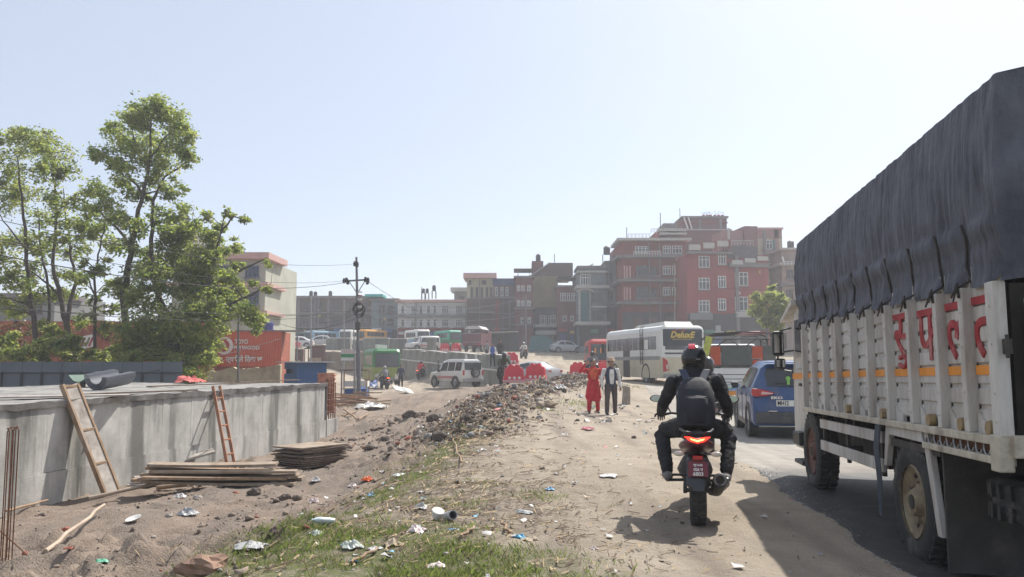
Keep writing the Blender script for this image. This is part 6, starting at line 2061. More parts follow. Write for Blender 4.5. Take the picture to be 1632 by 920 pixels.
MB().b2((-1.098, 1.62, 1.74), (-1.094 - 0.012, 2.10, 2.2)).build('curtain', white_paint, deluxe)
for s in (-1, 1):
    MB().box((1.25 * s, 8.25, 1.9), (0.16, 0.08, 0.5)).build('mirror', black_plastic, deluxe, bev=0.02)
green_bus_m = mat('green_bus_paint', (0.03, 0.17, 0.055), 0.45, 0.12, 3)
olive_m = mat('yellow_green_lower_paint', (0.26, 0.30, 0.07), 0.5, 0.15, 3)
gY = 62.0
gp_ = at(645, 614, gY + 3)
gb = bus('green_bus', 'green and yellow local bus standing behind the utility pole', (at(645, 600, 64.5).x - 1.0 - 1.6, gY + 4.6, at(610, 612, 66).z), R(199), 4.9, 2.1, 2.75, green_bus_m, olive_m, belt=1.35, wz0=1.55, wz1=2.25, nwin=6)
m = MB()
for k in range(5):
    m.b2((-0.6 + 0.28 * k, 1.0 + 0.6 * k, 2.75), (-0.45 + 0.28 * k, 1.5 + 0.6 * k, 3.1))
m.build('roof_luggage', white_paint, gb)
red_bus_m = mat('red_bus_paint', (0.42, 0.05, 0.045), 0.45, 0.1, 3)
rY = 56.0
rp0 = at(951, 580, rY)
rbus = bus('red_bus', 'red local bus facing this way beyond the nose of the white bus', (rp0.x + 0.7, rY + 5.5, H(rp0.x, rY)), R(178), 5.5, 2.1, 2.75, red_bus_m, red_bus_m, nwin=5)
m = MB()
for k in range(4):
    m.box((-0.6 + 0.4 * k, 5.53, 1.95), (0.10, 0.02, 0.35))
m.build('windscreen_stickers', orange_paint, rbus)
teal_m = mat('teal_bus_paint', (0.04, 0.22, 0.24), 0.5, 0.15, 3)
pale_blue_m = mat('pale_blue_bus_paint', (0.25, 0.40, 0.52), 0.5, 0.15, 3)
orange_bus_m = mat('orange_bus_paint', (0.62, 0.30, 0.06), 0.5, 0.15, 3)
mint_m = mat('mint_green_bus_paint', (0.06, 0.36, 0.24), 0.5, 0.15, 3)
far_b = [(484, 553, 110, R(140), teal_m, bus_white, 'teal and white bus parked on the far road left of the slim pole'), (514, 553, 110, R(142), pale_blue_m, teal_m, 'pale blue bus parked on the far road right of the slim pole'),
         (560, 553, 104, R(172), bus_white, bus_white, 'white minibus on the far road just left of the utility pole'), (592, 552, 106, R(152), orange_bus_m, orange_bus_m, 'orange bus on the far road right of the utility pole'),
         (664, 555, 96, R(205), bus_white, pale_blue_m, 'white and blue bus with a pink front on the upper road'), (713, 556, 97, R(207), mint_m, green_bus_m, 'mint green bus on the upper road in front of the white house')]
for (u, v, Y, a, up_, lo_, lab) in far_b:
    p = at(u, v, Y)
    half = Vector((-math.sin(a), math.cos(a), 0)) * 2.3
    b = bus('parked_bus', lab, p - half, a, 6.0, 2.1, 2.7, up_, lo_, nwin=5, group='buses on the far road')
    b.scale = (0.78,) * 3
    if 'pink' in lab:
        MB().b2((-0.9, 6.03, 0.6), (0.9, 6.07, 1.3)).build('front_panel', bar_pale, b)
# ---- maroon truck with a canopy on the upper road
tp = at(752, 561, 86)
mt_ = thing('maroon_truck', 'maroon truck with a pale canopy seen from behind on the upper road', 'truck', (tp.x, 86, tp.z), R(-12))
mar = mat('maroon_truck_paint', (0.13, 0.05, 0.06), 0.6, 0.2, 3)
MB().b2((-1.0, 0, 0.7), (1.0, 0.06, 2.0)).b2((-1.0, 0.06, 0.7), (-0.95, 3.4, 2.0)).b2((0.95, 0.06, 0.7), (1.0, 3.4, 2.0)).b2((-0.95, 0.06, 0.7), (0.95, 3.4, 0.8)).build('load_body', mar, mt_)
for z in (1.0, 1.9):
    MB().b2((-1.02, -0.03, z), (1.02, -0.005, z + 0.06)).build('tailgate_rail', grey_metal, mt_)
MB().prism([(-1.0, 2.4), (-0.6, 2.75), (0.6, 2.75), (1.0, 2.4)], 0.4, 3.6, 'y').build('canopy', mat('pale_canopy', (0.48, 0.45, 0.45), 0.8, 0.1, 4), mt_)
for x in (-0.95, 0.95):
    for y in (0.5, 3.3):
        MB().b2((x - .04, y - .04, 2.0), (x + .04, y + .04, 2.42)).build('canopy_post', mar, mt_)
MB().b2((-0.95, 3.5, 0.6), (0.95, 5.0, 2.3)).build('cab', mar, mt_, bev=0.08)
for s in (-1, 1):
    wheel(mt_, (0.85 * s, 0.9, 0.42), 0.42, 0.25, side=s, n=16)
    wheel(mt_, (0.85 * s, 4.2, 0.42), 0.42, 0.25, side=s, n=16)
    MB().b2((0.7 * s, -0.04, 0.72), (0.9 * s, 0.0, 0.9)).build('tail_lamp', lamp_red, mt_)

# ---- pickup truck with a pipe frame ahead of the blue car
PKY = 27.0
pc = at(1186, 600, PKY)
pk = thing('pickup_truck', 'pickup truck with pipe frame and grey and orange tailgate ahead of the blue car', 'truck', (pc.x, PKY, H(pc.x, PKY)), R(-8))
def pz(v):
    return at(1186, v, PKY).z - pk.location.z
def px_(u):
    return (u - 1186) * PKY / F
tgm = mat('grey_green_tailgate', (0.085, 0.095, 0.085), 0.7, 0.15, 4, dirt=(0.15, 0.13, 0.12))
orp = mat('orange_red_panel', (0.42, 0.075, 0.03), 0.6, 0.12, 4)
for (ua, ub, m_) in ((1134, 1151, orp), (1151, 1199, tgm), (1199, 1216, orp), (1216, 1233, tgm)):
    MB().b2((px_(ua) + .01, 0, pz(582)), (px_(ub) - .01, 0.06, pz(552))).build('tailgate_panel', m_, pk)
MB().b2((px_(1133), -0.03, pz(586)), (px_(1236), 0.06, pz(582))).build('tailgate_rail', dark_metal, pk)
MB().b2((px_(1133), -0.01, pz(612)), (px_(1236), 0.08, pz(587))).build('rear_board', bus_white, pk)
for v in (597, 604, 609):
    MB().b2((px_(1134), -0.016, pz(v + 0.7)), (px_(1235), -0.002, pz(v - 0.3))).build('board_line', black_plastic, pk)
MB().b2((px_(1134), -0.01, pz(622)), (px_(1235), 0.06, pz(613))).build('blue_strip', mat('pale_blue_strip', (0.18, 0.32, 0.55), 0.6, 0.1, 3), pk)
MB().b2((px_(1136), -0.05, pz(632)), (px_(1233), 0.05, pz(624))).build('bumper', orange_paint, pk)
MB().b2((px_(1134), 0.08, pz(612)), (px_(1150), 3.0, pz(552))).b2((px_(1220), 0.08, pz(612)), (px_(1236), 3.0, pz(552))).build('side_board', tgm, pk)
hoop = [(px_(1132), 0, pz(556)), (px_(1134), 0, pz(536)), (px_(1142), 0, pz(531.5)), (px_(1186), 0, pz(529)), (px_(1226), 0, pz(531.5)), (px_(1234), 0, pz(536)), (px_(1236), 0, pz(556))]
for y in (0.0, 1.5, 2.9):
    MB().tube([(p[0], p[1] + y, p[2]) for p in hoop], 0.026, 7).build('hoop', dark_metal, pk)
MB().tube([(px_(1134), 0, pz(540)), (px_(1236), 0, pz(540))], 0.022, 6).build('cross_pipe', dark_metal, pk)
for (a, b) in ((1145, 1160), (1226, 1211), (1180, 1165), (1190, 1205)):
    MB().tube([(px_(a), 0, pz(552)), (px_(b), 0, pz(541))], 0.018, 6).build('strut', dark_metal, pk)
for s in (1134, 1236, 1186):
    MB().tube([(px_(s), 0, pz(538 if s != 1186 else 529)), (px_(s), 2.9, pz(538 if s != 1186 else 529))], 0.022, 6).build('roof_pipe', dark_metal, pk)
MB().b2((-0.85, 3.0, 0.6), (0.85, 4.6, pz(545))).build('cab', bus_white, pk, bev=0.1)
MB().b2((-0.7, 2.98, pz(560)), (0.7, 3.02, pz(548))).build('cab_window', glass_dark, pk)
MB().b2((px_(1188), 1.2, pz(531)), (px_(1222), 2.6, pz(526))).build('roof_bundle', bar_pale, pk, bev=0.03)
for s in (-1, 1):
    wheel(pk, (0.85 * s, 0.8, 0.36), 0.36, 0.22, side=s, n=20)
    wheel(pk, (0.85 * s, 3.6, 0.36), 0.36, 0.22, side=s, n=20)
MB().b2((-0.6, 0.1, 0.45), (0.6, 3.2, 0.62)).build('chassis', dark_metal, pk)
q = at(1131, 561, 30)
o = MB().box((0, 0, 0), (0.22, 0.05, 1.0), (0, R(12), 0)).build('side_banner', mat('yellow_green_banner', (0.40, 0.42, 0.08), 0.7, 0.4, 5), pk, (px_(1128), -0.05, pz(560)))
# small concrete marker beside the man
q = G(998, 625, 20)
o = MB().box((0, 0, 0.28), (0.24, 0.22, 0.62), (0, R(3), R(20)), (0.85, 0.9)).blob((0, 0, 0.60), (0.13, 0.12, 0.09), 4, 0.25, 10, 7).build('marker_stone', mat('weathered_marker', (0.30, 0.26, 0.21), 0.9, 0.3, 6, 0.3), None, (at(998, 620, 30).x, 30, H(at(998, 620, 30).x, 30)))
tag(o, 'short pale concrete marker post on the shoulder right of the man in the waistcoat', 'marker')

# roadside clutter at the left end of the upper road
def recolour(t, m_):
    for ch_ in t.children:
        if ch_.name.startswith('body'):
            ch_.data = ch_.data.copy()
            ch_.data.materials[0] = m_
mcar = paint('maroon_car_paint', (0.30, 0.03, 0.05))
for (u, v, Y, a, m_, lab) in ((452, 556, 84, R(75), mcar, 'maroon car among the roadside stalls right of the red hoarding'), (474, 549, 92, R(80), mcar, 'second red car farther back right of the red hoarding'), (500, 552, 98, R(95), white_car, 'white car behind the slim pole on the far road')):
    c = dup(s1, at(u, v, Y), a, lab)
    c.location.z = min(H(c.location.x, Y), at(u, v, Y).z)
    recolour(c, m_)
for i, (u, v, Y, wpx, lab) in enumerate(((462, 571, 78, 42, 'open stall with a thin pale roof right of the red hoarding'), (505, 566, 82, 22, 'small stall with a pale roof beside the slim pole'))):
    k = Y / F
    p = at(u, v, Y)
    z = H(p.x, Y)
    top = at(u, v - 16, Y).z - z
    st = thing('roadside_stall', lab, 'stall', (p.x, Y, z), R(4))
    w_ = wpx * k / 2
    MB().box((0, 0, top), (w_ * 2.1, 2.2, 0.07), (0, R(-4), 0)).build('roof_sheet', mat('pale_stall_roof', (0.55, 0.53, 0.5), 0.7, 0.1, 4), st)
    for sx in (-1, 1):
        for sy in (-1, 1):
            MB().b2((sx * w_ * .95 - .04, sy - .04, -0.3), (sx * w_ * .95 + .04, sy + .04, top - 0.08)).build('post', dark_metal, st)
    MB().b2((-w_ * 0.9, -0.9, 0), (w_ * 0.9, -0.5, top * 0.45)).build('counter', mat('tan_counter', (0.36, 0.28, 0.20), 0.8, 0.2, 3), st)
    MB().b2((-w_ * 0.9, 0.8, 0), (w_ * 0.9, 0.9, top - 0.1)).build('back_panel', mar, st)
# ------------------------------------------------------------------ the street front in the distance
def wall_m(name, c, dirt=None, var=0.14):
    return mat(name, c, 0.9, var, 0.6, 0.1, dirt=dirt or tuple(x * 0.55 for x in c), dirt_amt=0.55, bscale=3)
brick_red = wall_m('red_brick_wall', (0.225, 0.062, 0.055))
red_paint_wall = wall_m('red_painted_wall', (0.27, 0.062, 0.062))
brick_brown = wall_m('brown_brick_wall', (0.13, 0.09, 0.078))
brick_dark = wall_m('dull_red_brick_wall', (0.155, 0.062, 0.058))
tan_wall = wall_m('tan_plaster_wall', (0.25, 0.20, 0.115))
cream_wall = wall_m('cream_plaster_wall', (0.44, 0.40, 0.29))
pink_wall = wall_m('pink_plaster_wall', (0.33, 0.19, 0.18))
grey_wall = wall_m('grey_plaster_wall', (0.21, 0.215, 0.21))
blue_grey_wall = wall_m('blue_grey_plaster_wall', (0.175, 0.21, 0.225))
white_wall = wall_m('white_plaster_wall', (0.52, 0.52, 0.51), (0.36, 0.36, 0.36))
pale_green_wall = wall_m('pale_grey_green_wall', (0.40, 0.40, 0.33), (0.28, 0.28, 0.23))
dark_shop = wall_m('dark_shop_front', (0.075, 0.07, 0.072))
slab_m = mat('floor_slab_edge', (0.18, 0.165, 0.16), 0.9, 0.2, 1.5)
pale_trim = mat('pale_trim', (0.40, 0.385, 0.36), 0.8, 0.12, 2)
pink_trim = mat('pink_cornice', (0.52, 0.33, 0.29), 0.8, 0.12, 2)
frame_w = mat('white_window_frame', (0.62, 0.60, 0.57), 0.6, 0.08, 3)
frame_d = mat('brown_window_frame', (0.10, 0.06, 0.045), 0.7, 0.2, 3)
pane_m = mat('window_pane', (0.055, 0.065, 0.075), 0.15, 0.4, 0.8, spec=0.5)
tank_m = mat('black_water_tank', (0.035, 0.036, 0.04), 0.6, 0.15, 4)
shut_blue = mat('blue_shutter', (0.05, 0.075, 0.17), 0.6, 0.15, 3)
shut_green = mat('green_shutter', (0.04, 0.13, 0.14), 0.6, 0.15, 3)
BL = []
class Bld:
    def __init__(s, label, u0, u1, vtop, Y, m, depth=9.0, rz=0.0, base=3.0, name='building', vbase=None):
        """front face spans u0..u1 at depth Y (at its left end), turned by rz"""
        s.Y = Y
        a = at(u0, vtop, Y)
        s.rz = rz
        s.dir = Vector((math.cos(rz), math.sin(rz), 0))
        s.nrm = Vector((math.sin(rz), -math.cos(rz), 0))
        s.a = Vector((a.x, Y, 0))
        s.base = min(H(a.x, Y), base)
        s.t = thing(name, label, 'building', (a.x, Y, s.base), rz)
        s.top = a.z - s.base
        s.w = s.loc(u1, vtop)[0]
        s.m = m
        BL.append((s, u0, u1, vtop))
        s.depth = depth
        MB().b2((0, 0, -0.6), (s.w, depth, s.top)).build('wall', m, s.t)
    def loc(s, u, v):
        """front face coordinates (x, z) of pixel (u, v)"""
        d = at(u, v, 1.0) - Vector((0, 0, EYE))
        k = (s.a.dot(s.nrm)) / d.dot(s.nrm)
        p = d * k
        return (p - s.a).dot(s.dir), p.z + EYE - s.base
    def win(s, u0, v0, u1, v1, nx_=2, ny_=1, fm=None, pm=None, side=False):
        (x0, z1), (x1, z0) = s.loc(u0, v0), s.loc(u1, v1)
        fm = fm or frame_w
        f = 0.075
        m = MB()
        y0, y1 = -0.09, 0.05
        m.b2((x0, y0, z0), (x0 + f, y1, z1)).b2((x1 - f, y0, z0), (x1, y1, z1)).b2((x0 + f, y0, z0), (x1 - f, y1, z0 + f)).b2((x0 + f, y0, z1 - f), (x1 - f, y1, z1))
        for i in range(1, nx_):
            x = x0 + (x1 - x0) * i / nx_
            m.b2((x - f / 2, y0 + .01, z0 + f), (x + f / 2, y1, z1 - f))
        for i in range(1, ny_ + 1):
            if ny_ >= 1 and i == ny_:
                z = z0 + (z1 - z0) * 0.68
                m.b2((x0 + f, y0 + .005, z - f / 2.5), (x1 - f, y1, z + f / 2.5))
        o = m.build('window', fm, s.t)
        MB().b2((x0 + f * .5, -0.02, z0 + f * .5), (x1 - f * .5, 0.0, z1 - f * .5)).build('pane', pm or pane_m, o)
        MB().b2((x0 - 0.1, -0.16, z0 - 0.1), (x1 + 0.1, -0.001, z0 - 0.002)).build('sill', slab_m, o)
        return o
    def grid(s, us, vs, **k):
        for (u0, u1) in us:
            for (v0, v1) in vs:
                s.win(u0, v0, u1, v1, **k)
        return s
    def band(s, v0, v1, u0=None, u1=None, out=0.35, m=None, name='cornice', back=None):
        xa, z1 = s.loc(u0, v0) if u0 is not None else (-out * 0.6, s.loc(0, v0)[1])
        xb, z0 = s.loc(u1, v1) if u1 is not None else (s.w + out * 0.6, s.loc(0, v1)[1])
        if u0 is None:
            z1 = s.zat(v0)
        if u1 is None:
            z0 = s.zat(v1)
        MB().b2((xa, -out, z0), (xb, back if back is not None else 0.02 if u0 is not None else s.depth * 0.5, z1)).build(name, m or slab_m, s.t)
        return s
    def zat(s, v):
        d = at(816 + s.a.x / s.Y * F, v, 1.0)
        return (d.z - EYE) * s.Y + EYE - s.base
    def blk(s, u0, v0, u1, v1, m, y0=-0.05, y1=0.0, name='panel'):
        (x0, z1), (x1, z0) = s.loc(u0, v0), s.loc(u1, v1)
        return MB().b2((x0, y0, z0), (x1, y1, z1)).build(name, m, s.t)
    def rail(s, u0, v0, u1, v1, n=6, m=None, y=-0.6):
        (x0, z1), (x1, z0) = s.loc(u0, v0), s.loc(u1, v1)
        q = MB().b2((x0, y - .03, z1 - 0.06), (x1, y + .03, z1)).b2((x0, y - .02, (z0 + z1) / 2 - .03), (x1, y + .02, (z0 + z1) / 2))
        for i in range(n + 1):
            x = x0 + (x1 - x0) * i / n
            q.b2((x - .03, y - .029, z0), (x + .03, y + .029, z1 - 0.062))
        return q.build('railing', m or frame_w, s.t)
    def tank(s, u, v0, v1, label, wpx=9, legs=0.0, y=3.0):
        p1, p0 = s.loc(u, v0), s.loc(u, v1)
        h = p1[1] - p0[1]
        r_ = wpx * s.Y / F / 2
        w = s.t.matrix_basis @ Vector((p0[0], y * 0.2, p0[1]))
        lg = legs
        t = thing('water_tank', label, 'water tank', (w.x, w.y, w.z), 0)
        MB().lathe([(0.001, lg), (r_ * 0.95, lg), (r_, lg + h * 0.15), (r_ * 0.96, lg + h * 0.3), (r_, lg + h * 0.45), (r_ * 0.96, lg + h * 0.6), (r_, lg + h * 0.8), (r_ * 0.55, lg + h * 0.95), (r_ * 0.3, lg + h), (0.001, lg + h)], (0, 0, 0), 'z', 14).build('barrel', tank_m, t, smooth=True, sharp=50)
        if lg:
            for sx in (-1, 1):
                for sy in (-1, 1):
                    MB().b2((sx * r_ - .05, sy * r_ - .05, -0.3), (sx * r_ + .05, sy * r_ + .05, lg)).build('leg', slab_m, t)
        return t
def mast(b, u, v0, v1, label):
    p1, p0 = b.loc(u, v0), b.loc(u, v1)
    w = b.t.matrix_basis @ Vector((p0[0], 0.5, p0[1]))
    o = MB().tube([(0, 0, -0.2), (0, 0, p1[1] - p0[1])], 0.045, 6).build('roof_mast', dark_metal, None, w)
    tag(o, label, 'mast')

# house behind the trees
b = Bld('pale grey green house with pink cornices behind the tall trees', 276, 424, 414, 62, pale_green_wall, 9, base=0.3)
b.band(404, 414, m=pink_trim, out=0.7).band(451, 457, m=pink_trim, out=0.6).band(496, 501, m=pink_trim, out=0.6)
b.blk(384, 402, 422, 406, grey_wall, 0.1, 0.4, 'parapet')
b.grid([(296, 321), (345, 366), (392, 412)], [(424, 442), (466, 486)], nx_=3, fm=shut_blue)
b.blk(277, 360, 302, 405, grey_wall, 0.6, 3.0, 'stair_tower')
b.tank(288, 338, 360, 'black water tank on the house behind the tall trees', 16, 0.0)
b = Bld('low grey house seen between the trunks at the far left', -60, 88, 470, 64, grey_wall, 8, base=0.3)
b.band(468, 475, out=0.5).grid([(8, 30), (46, 66)], [(482, 500)], nx_=2, fm=frame_d)
# left terrace
b = Bld('narrow pale blue house at the left end of the street', 447, 474, 478, 118, blue_grey_wall, 8)
b.band(476, 480, out=0.4).grid([(452, 459), (462, 470)], [(487, 497), (503, 513)], nx_=2, fm=shut_blue)
b = Bld('long brown brick building with many water tanks left of the utility pole', 473, 592, 474, 114, brick_brown, 10)
b.band(472, 476, out=0.5).band(498, 501, out=0.25).band(520, 523, out=0.25)
b.grid([(482, 492), (505, 515), (530, 541), (555, 566), (577, 587)], [(482, 494), (505, 517)], nx_=2, fm=frame_d)
for u in (474, 500, 522, 547, 572):
    b.blk(u, 477, u + 2.2, 540, slab_m, -0.06, 0.0, 'column')
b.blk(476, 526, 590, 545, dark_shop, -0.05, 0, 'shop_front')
b.tank(494, 463, 472, 'left water tank on the long brown building', 6); b.tank(501, 464, 472, 'second water tank on the long brown building', 6); b.tank(525, 463, 471, 'right water tank on the long brown building', 6)
mast(b, 467, 466, 478, 'thin roof mast at the left end of the long brown building')
b = Bld('blue grey house with a teal awning on its roof right of the utility pole', 592, 634, 478, 113, blue_grey_wall, 9)
b.band(476, 480, out=0.4).grid([(604, 613), (618, 627)], [(487, 499), (508, 518)], nx_=2, fm=frame_d)
b.blk(584, 470, 612, 474, mat('teal_awning', (0.05, 0.36, 0.33), 0.7, 0.1, 3), -1.2, 2.0, 'awning')
b.blk(594, 526, 634, 546, dark_shop, -0.05, 0, 'shop_front')
b = Bld('white two storey house with red ground floor in the street front', 634, 744, 480, 108, white_wall, 9)
b.band(478, 482, out=0.5, m=pink_trim).band(503, 506, out=0.5)
for (u0, u1, n) in ((639, 645, 1), (655, 662, 2), (668, 674, 1), (680, 686, 1), (690, 696, 1), (704, 715, 3), (726, 737, 3)):
    b.win(u0, 487, u1, 500, nx_=n)
    b.win(u0, 509, u1, 521, nx_=n)
b.blk(634, 523, 744, 548, brick_red, -0.06, 0, 'ground_floor')
for (u0, u1) in ((645, 660), (672, 690), (702, 718), (726, 740)):
    b.blk(u0, 529, u1, 548, dark_shop, -0.12, -0.065, 'shutter')
b.rail(700, 484, 742, 489, 8)
b.tank(674, 465, 473, 'left black tank on the white house', 5, 0.5); b.tank(680, 465, 473, 'middle black tank on the white house', 5, 0.5); b.tank(691, 462, 472, 'right black tank on the white house', 6, 0.7)
mast(b, 671, 457, 478, 'thin mast on the roof of the white house')
b = Bld('narrow grey house behind the white house', 724, 746, 464, 116, grey_wall, 7)
b.band(459, 465, out=0.8, m=pale_trim).grid([(730, 740)], [(472, 482)], nx_=1, fm=frame_d)
b = Bld('cream topped building with dark brick lower storeys and blue roof panel', 744, 786, 442, 104, cream_wall, 10)
b.band(436, 444, out=0.7, m=pink_trim)
b.grid([(747, 751), (768, 775)], [(447, 453)], nx_=1, fm=frame_d)
for u in (750, 758, 766, 774, 781):
    b.win(u, 458, u + 4, 474, nx_=1, fm=frame_d)
b.blk(744, 476, 786, 545, brick_brown, -0.08, 0, 'lower_storeys')
b.grid([(747, 756), (760, 769), (773, 782)], [(483, 494), (505, 517)], nx_=2, fm=frame_d)
b.band(497, 500, 742, 788, out=0.9).band(521, 524, 742, 788, out=0.9)
b = Bld('brick building with a blue panelled top storey beside the cream topped one', 786, 822, 446, 104, brick_brown, 10)
b.blk(785, 444, 819, 455, shut_blue, -0.12, 0.0, 'roof_panel')
b.grid([(789, 793), (798, 802), (806, 810)], [(458, 472)], nx_=1)
b.blk(790, 478, 794, 540, brick_red, -0.1, 0, 'column'); b.blk(811, 478, 813.5, 540, slab_m, -0.1, 0, 'column')
b.band(473, 476, out=0.3).band(499, 501, out=0.2).band(523, 526, out=0.4)
b = Bld('narrow red brick house with three rows of white windows', 821, 849, 441, 101, brick_dark, 9)
b.band(440, 443, out=0.3).grid([(824, 829), (831, 836), (840, 846)], [(455, 464), (479, 488)], nx_=2).grid([(830, 835), (841, 846)], [(506, 515)], nx_=1)
b.band(491, 493, out=0.5).band(517, 519, out=0.5)
b.blk(819, 429, 848, 431, dark_metal, -0.6, 3.0, 'tin_roof')
for u in (825, 844):
    b.blk(u, 431, u + 1, 441, dark_metal, 0.1, 0.2, 'roof_post')
b = Bld('tall tan house with slanting brick roof and water tank', 849, 889, 440, 103, tan_wall, 10)
x0, z0 = b.loc(846, 440); x1, z1 = b.loc(913, 419); x2, _ = b.loc(876, 419)
MB().prism([(x0, z0), (x1, z0), (x1, z1), (x2, z1)], 0.02, 9.0, 'y').build('upper_storey', brick_brown, b.t)
MB().bar((x0, -0.2, z0), (x2, -0.2, z1), 0.35, 0.12).build('eaves', pale_trim, b.t)
b.blk(848, 416, 866, 442, brick_dark, 0.1, 3.5, 'stair_tower')
b.tank(858, 404, 416, 'black water tank on the tan house', 8, 0.0)
b.blk(849, 490, 889, 545, dark_shop, -0.06, 0, 'lower_storeys')
b.grid([(860, 871), (874, 886)], [(503, 517)], nx_=3)
b.band(518, 522, 846, 889, out=1.0, m=pale_trim).band(527, 534, 853, 895, out=0.8, m=pale_trim, name='sign_board')
for u in (860, 870, 881):
    b.blk(u, 535, u + 1, 553, pale_trim, -0.15, -0.05, 'door_frame')
mast(b, 884, 404, 418, 'bent roof aerial on the tan house')
b = Bld('low red brick house between the tan house and the blue grey house', 888, 923, 458, 100, brick_dark, 9)
b.band(455, 458, out=0.3)
for u in (893, 898, 904, 910, 915):
    b.win(u, 467, u + 4, 480, nx_=1)
b.grid([(897, 903), (909, 914)], [(503, 512)], nx_=1)
b.blk(889, 524, 922, 552, dark_shop, -0.06, 0, 'shop_front')
b.blk(888, 443, 924, 446, dark_metal, -0.4, 2.0, 'tin_roof')
# blue grey house
b = Bld('blue grey house with arched pale balcony and open roof frame', 922, 966, 428, 96, blue_grey_wall, 10)
b.band(424, 428, out=0.3).band(432, 435, out=0.35, m=pale_trim).band(455, 460, out=0.5, m=pale_trim).band(488, 491, 942, 966, out=0.6, m=pale_trim).band(513, 518, out=0.6, m=pale_trim)
b.grid([(925, 941)], [(437, 455)], nx_=4)
b.win(944, 467, 962, 482, nx_=3, fm=frame_d); b.win(944, 496, 962, 511, nx_=3, fm=frame_d)
b.blk(926, 466, 938, 513, shut_green, -0.05, 0, 'tall_glazing')
b.blk(922, 462, 925, 514, pale_trim, -0.3, 0, 'column'); b.blk(939, 462, 941, 514, pale_trim, -0.3, 0, 'column')
x, z = b.loc(932, 466)
MB().tube([(x + 0.95 * math.cos(R(a)), -0.25, z + 0.35 * math.sin(R(a))) for a in range(0, 181, 20)], 0.1, 6).build('arch', pale_trim, b.t)
for i in range(4):
    x, z = b.loc(925 + 9 * i, 428)
    MB().bar((x, -0.2, z), (x + 0.9, 0.4, z + 0.6 * (1 if i % 2 else -0.2)), 0.12, 0.1).build('roof_strut', slab_m, b.t)
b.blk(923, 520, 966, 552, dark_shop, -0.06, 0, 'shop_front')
b = Bld('grey side wing with small dark windows left of the five storey brick house', 965, 990, 418, 97, grey_wall, 9)
b.band(416, 419, out=0.2).grid([(970, 976)], [(435, 450), (464, 481)], nx_=1, fm=frame_d)
b.blk(966, 490, 990, 552, dark_shop, -0.06, 0, 'shop_front')
b.blk(978, 405, 990, 418, grey_wall, 1.0, 3.0, 'stair_tower')
b.tank(968, 391, 405, 'water tank on tall legs above the grey side wing', 11, 0.0)
x, z = b.loc(968, 405)
for dx in (-0.5, 0.5):
    MB().b2((x + dx - .05, 0.5, z - 1.1), (x + dx + .05, 0.6, z)).build('tank_stand', slab_m, b.t)
# five storey brick house
b = Bld('five storey red brick house with rounded balconies', 990, 1092, 384, 92, brick_red, 11)
for (v0, v1) in ((408, 412), (446, 450), (482, 486)):
    b.band(v0, v1, out=1.0)
b.band(381, 385, out=0.9, m=pale_trim)
b.band(373, 376, 1050, 1092, out=1.0, m=pale_trim)
b.blk(1049, 366, 1092, 384, brick_red, 0.0, 8.0, 'upper_storey')
b.band(366, 370, 1047, 1092, out=0.8, m=pale_trim)
b.grid([(1056, 1069), (1071, 1087)], [(392, 405), (424, 438), (458, 471)], nx_=3)
b.win(1012, 393, 1034, 404, nx_=4, ny_=1)
b.grid([(1013, 1034)], [(423, 442), (457, 476)], nx_=3, fm=frame_d)
b.grid([(1037, 1047)], [(425, 440), (460, 474)], nx_=2, fm=frame_d)
for (v0, v1) in ((402, 409), (440, 447), (476, 483)):
    b.rail(1008, v0, 1050, v1, 10, slab_m if v0 > 410 else frame_w, -1.0)
for vv in (424, 458):
    for u in (994, 998, 1003):
        b.win(u, vv, u + 2.4, vv + 20, nx_=1, fm=pink_trim)
b.blk(992, 498, 1092, 556, dark_shop, -0.06, 0, 'shop_front')
for u in (1010, 1035, 1060):
    b.blk(u, 505, u + 14, 540, brick_brown, -0.12, -0.065, 'shutter')
b.rail(1000, 374, 1034, 381, 6)
b.rail(1036, 366, 1060, 374, 5)
b.blk(1064, 350, 1086, 368, grey_wall, 2.5, 6.0, 'stair_tower')
mast(b, 1054, 338, 366, 'thin mast over the five storey brick house')
mast(b, 1000, 361, 381, 'short mast at the left corner of the five storey brick house')
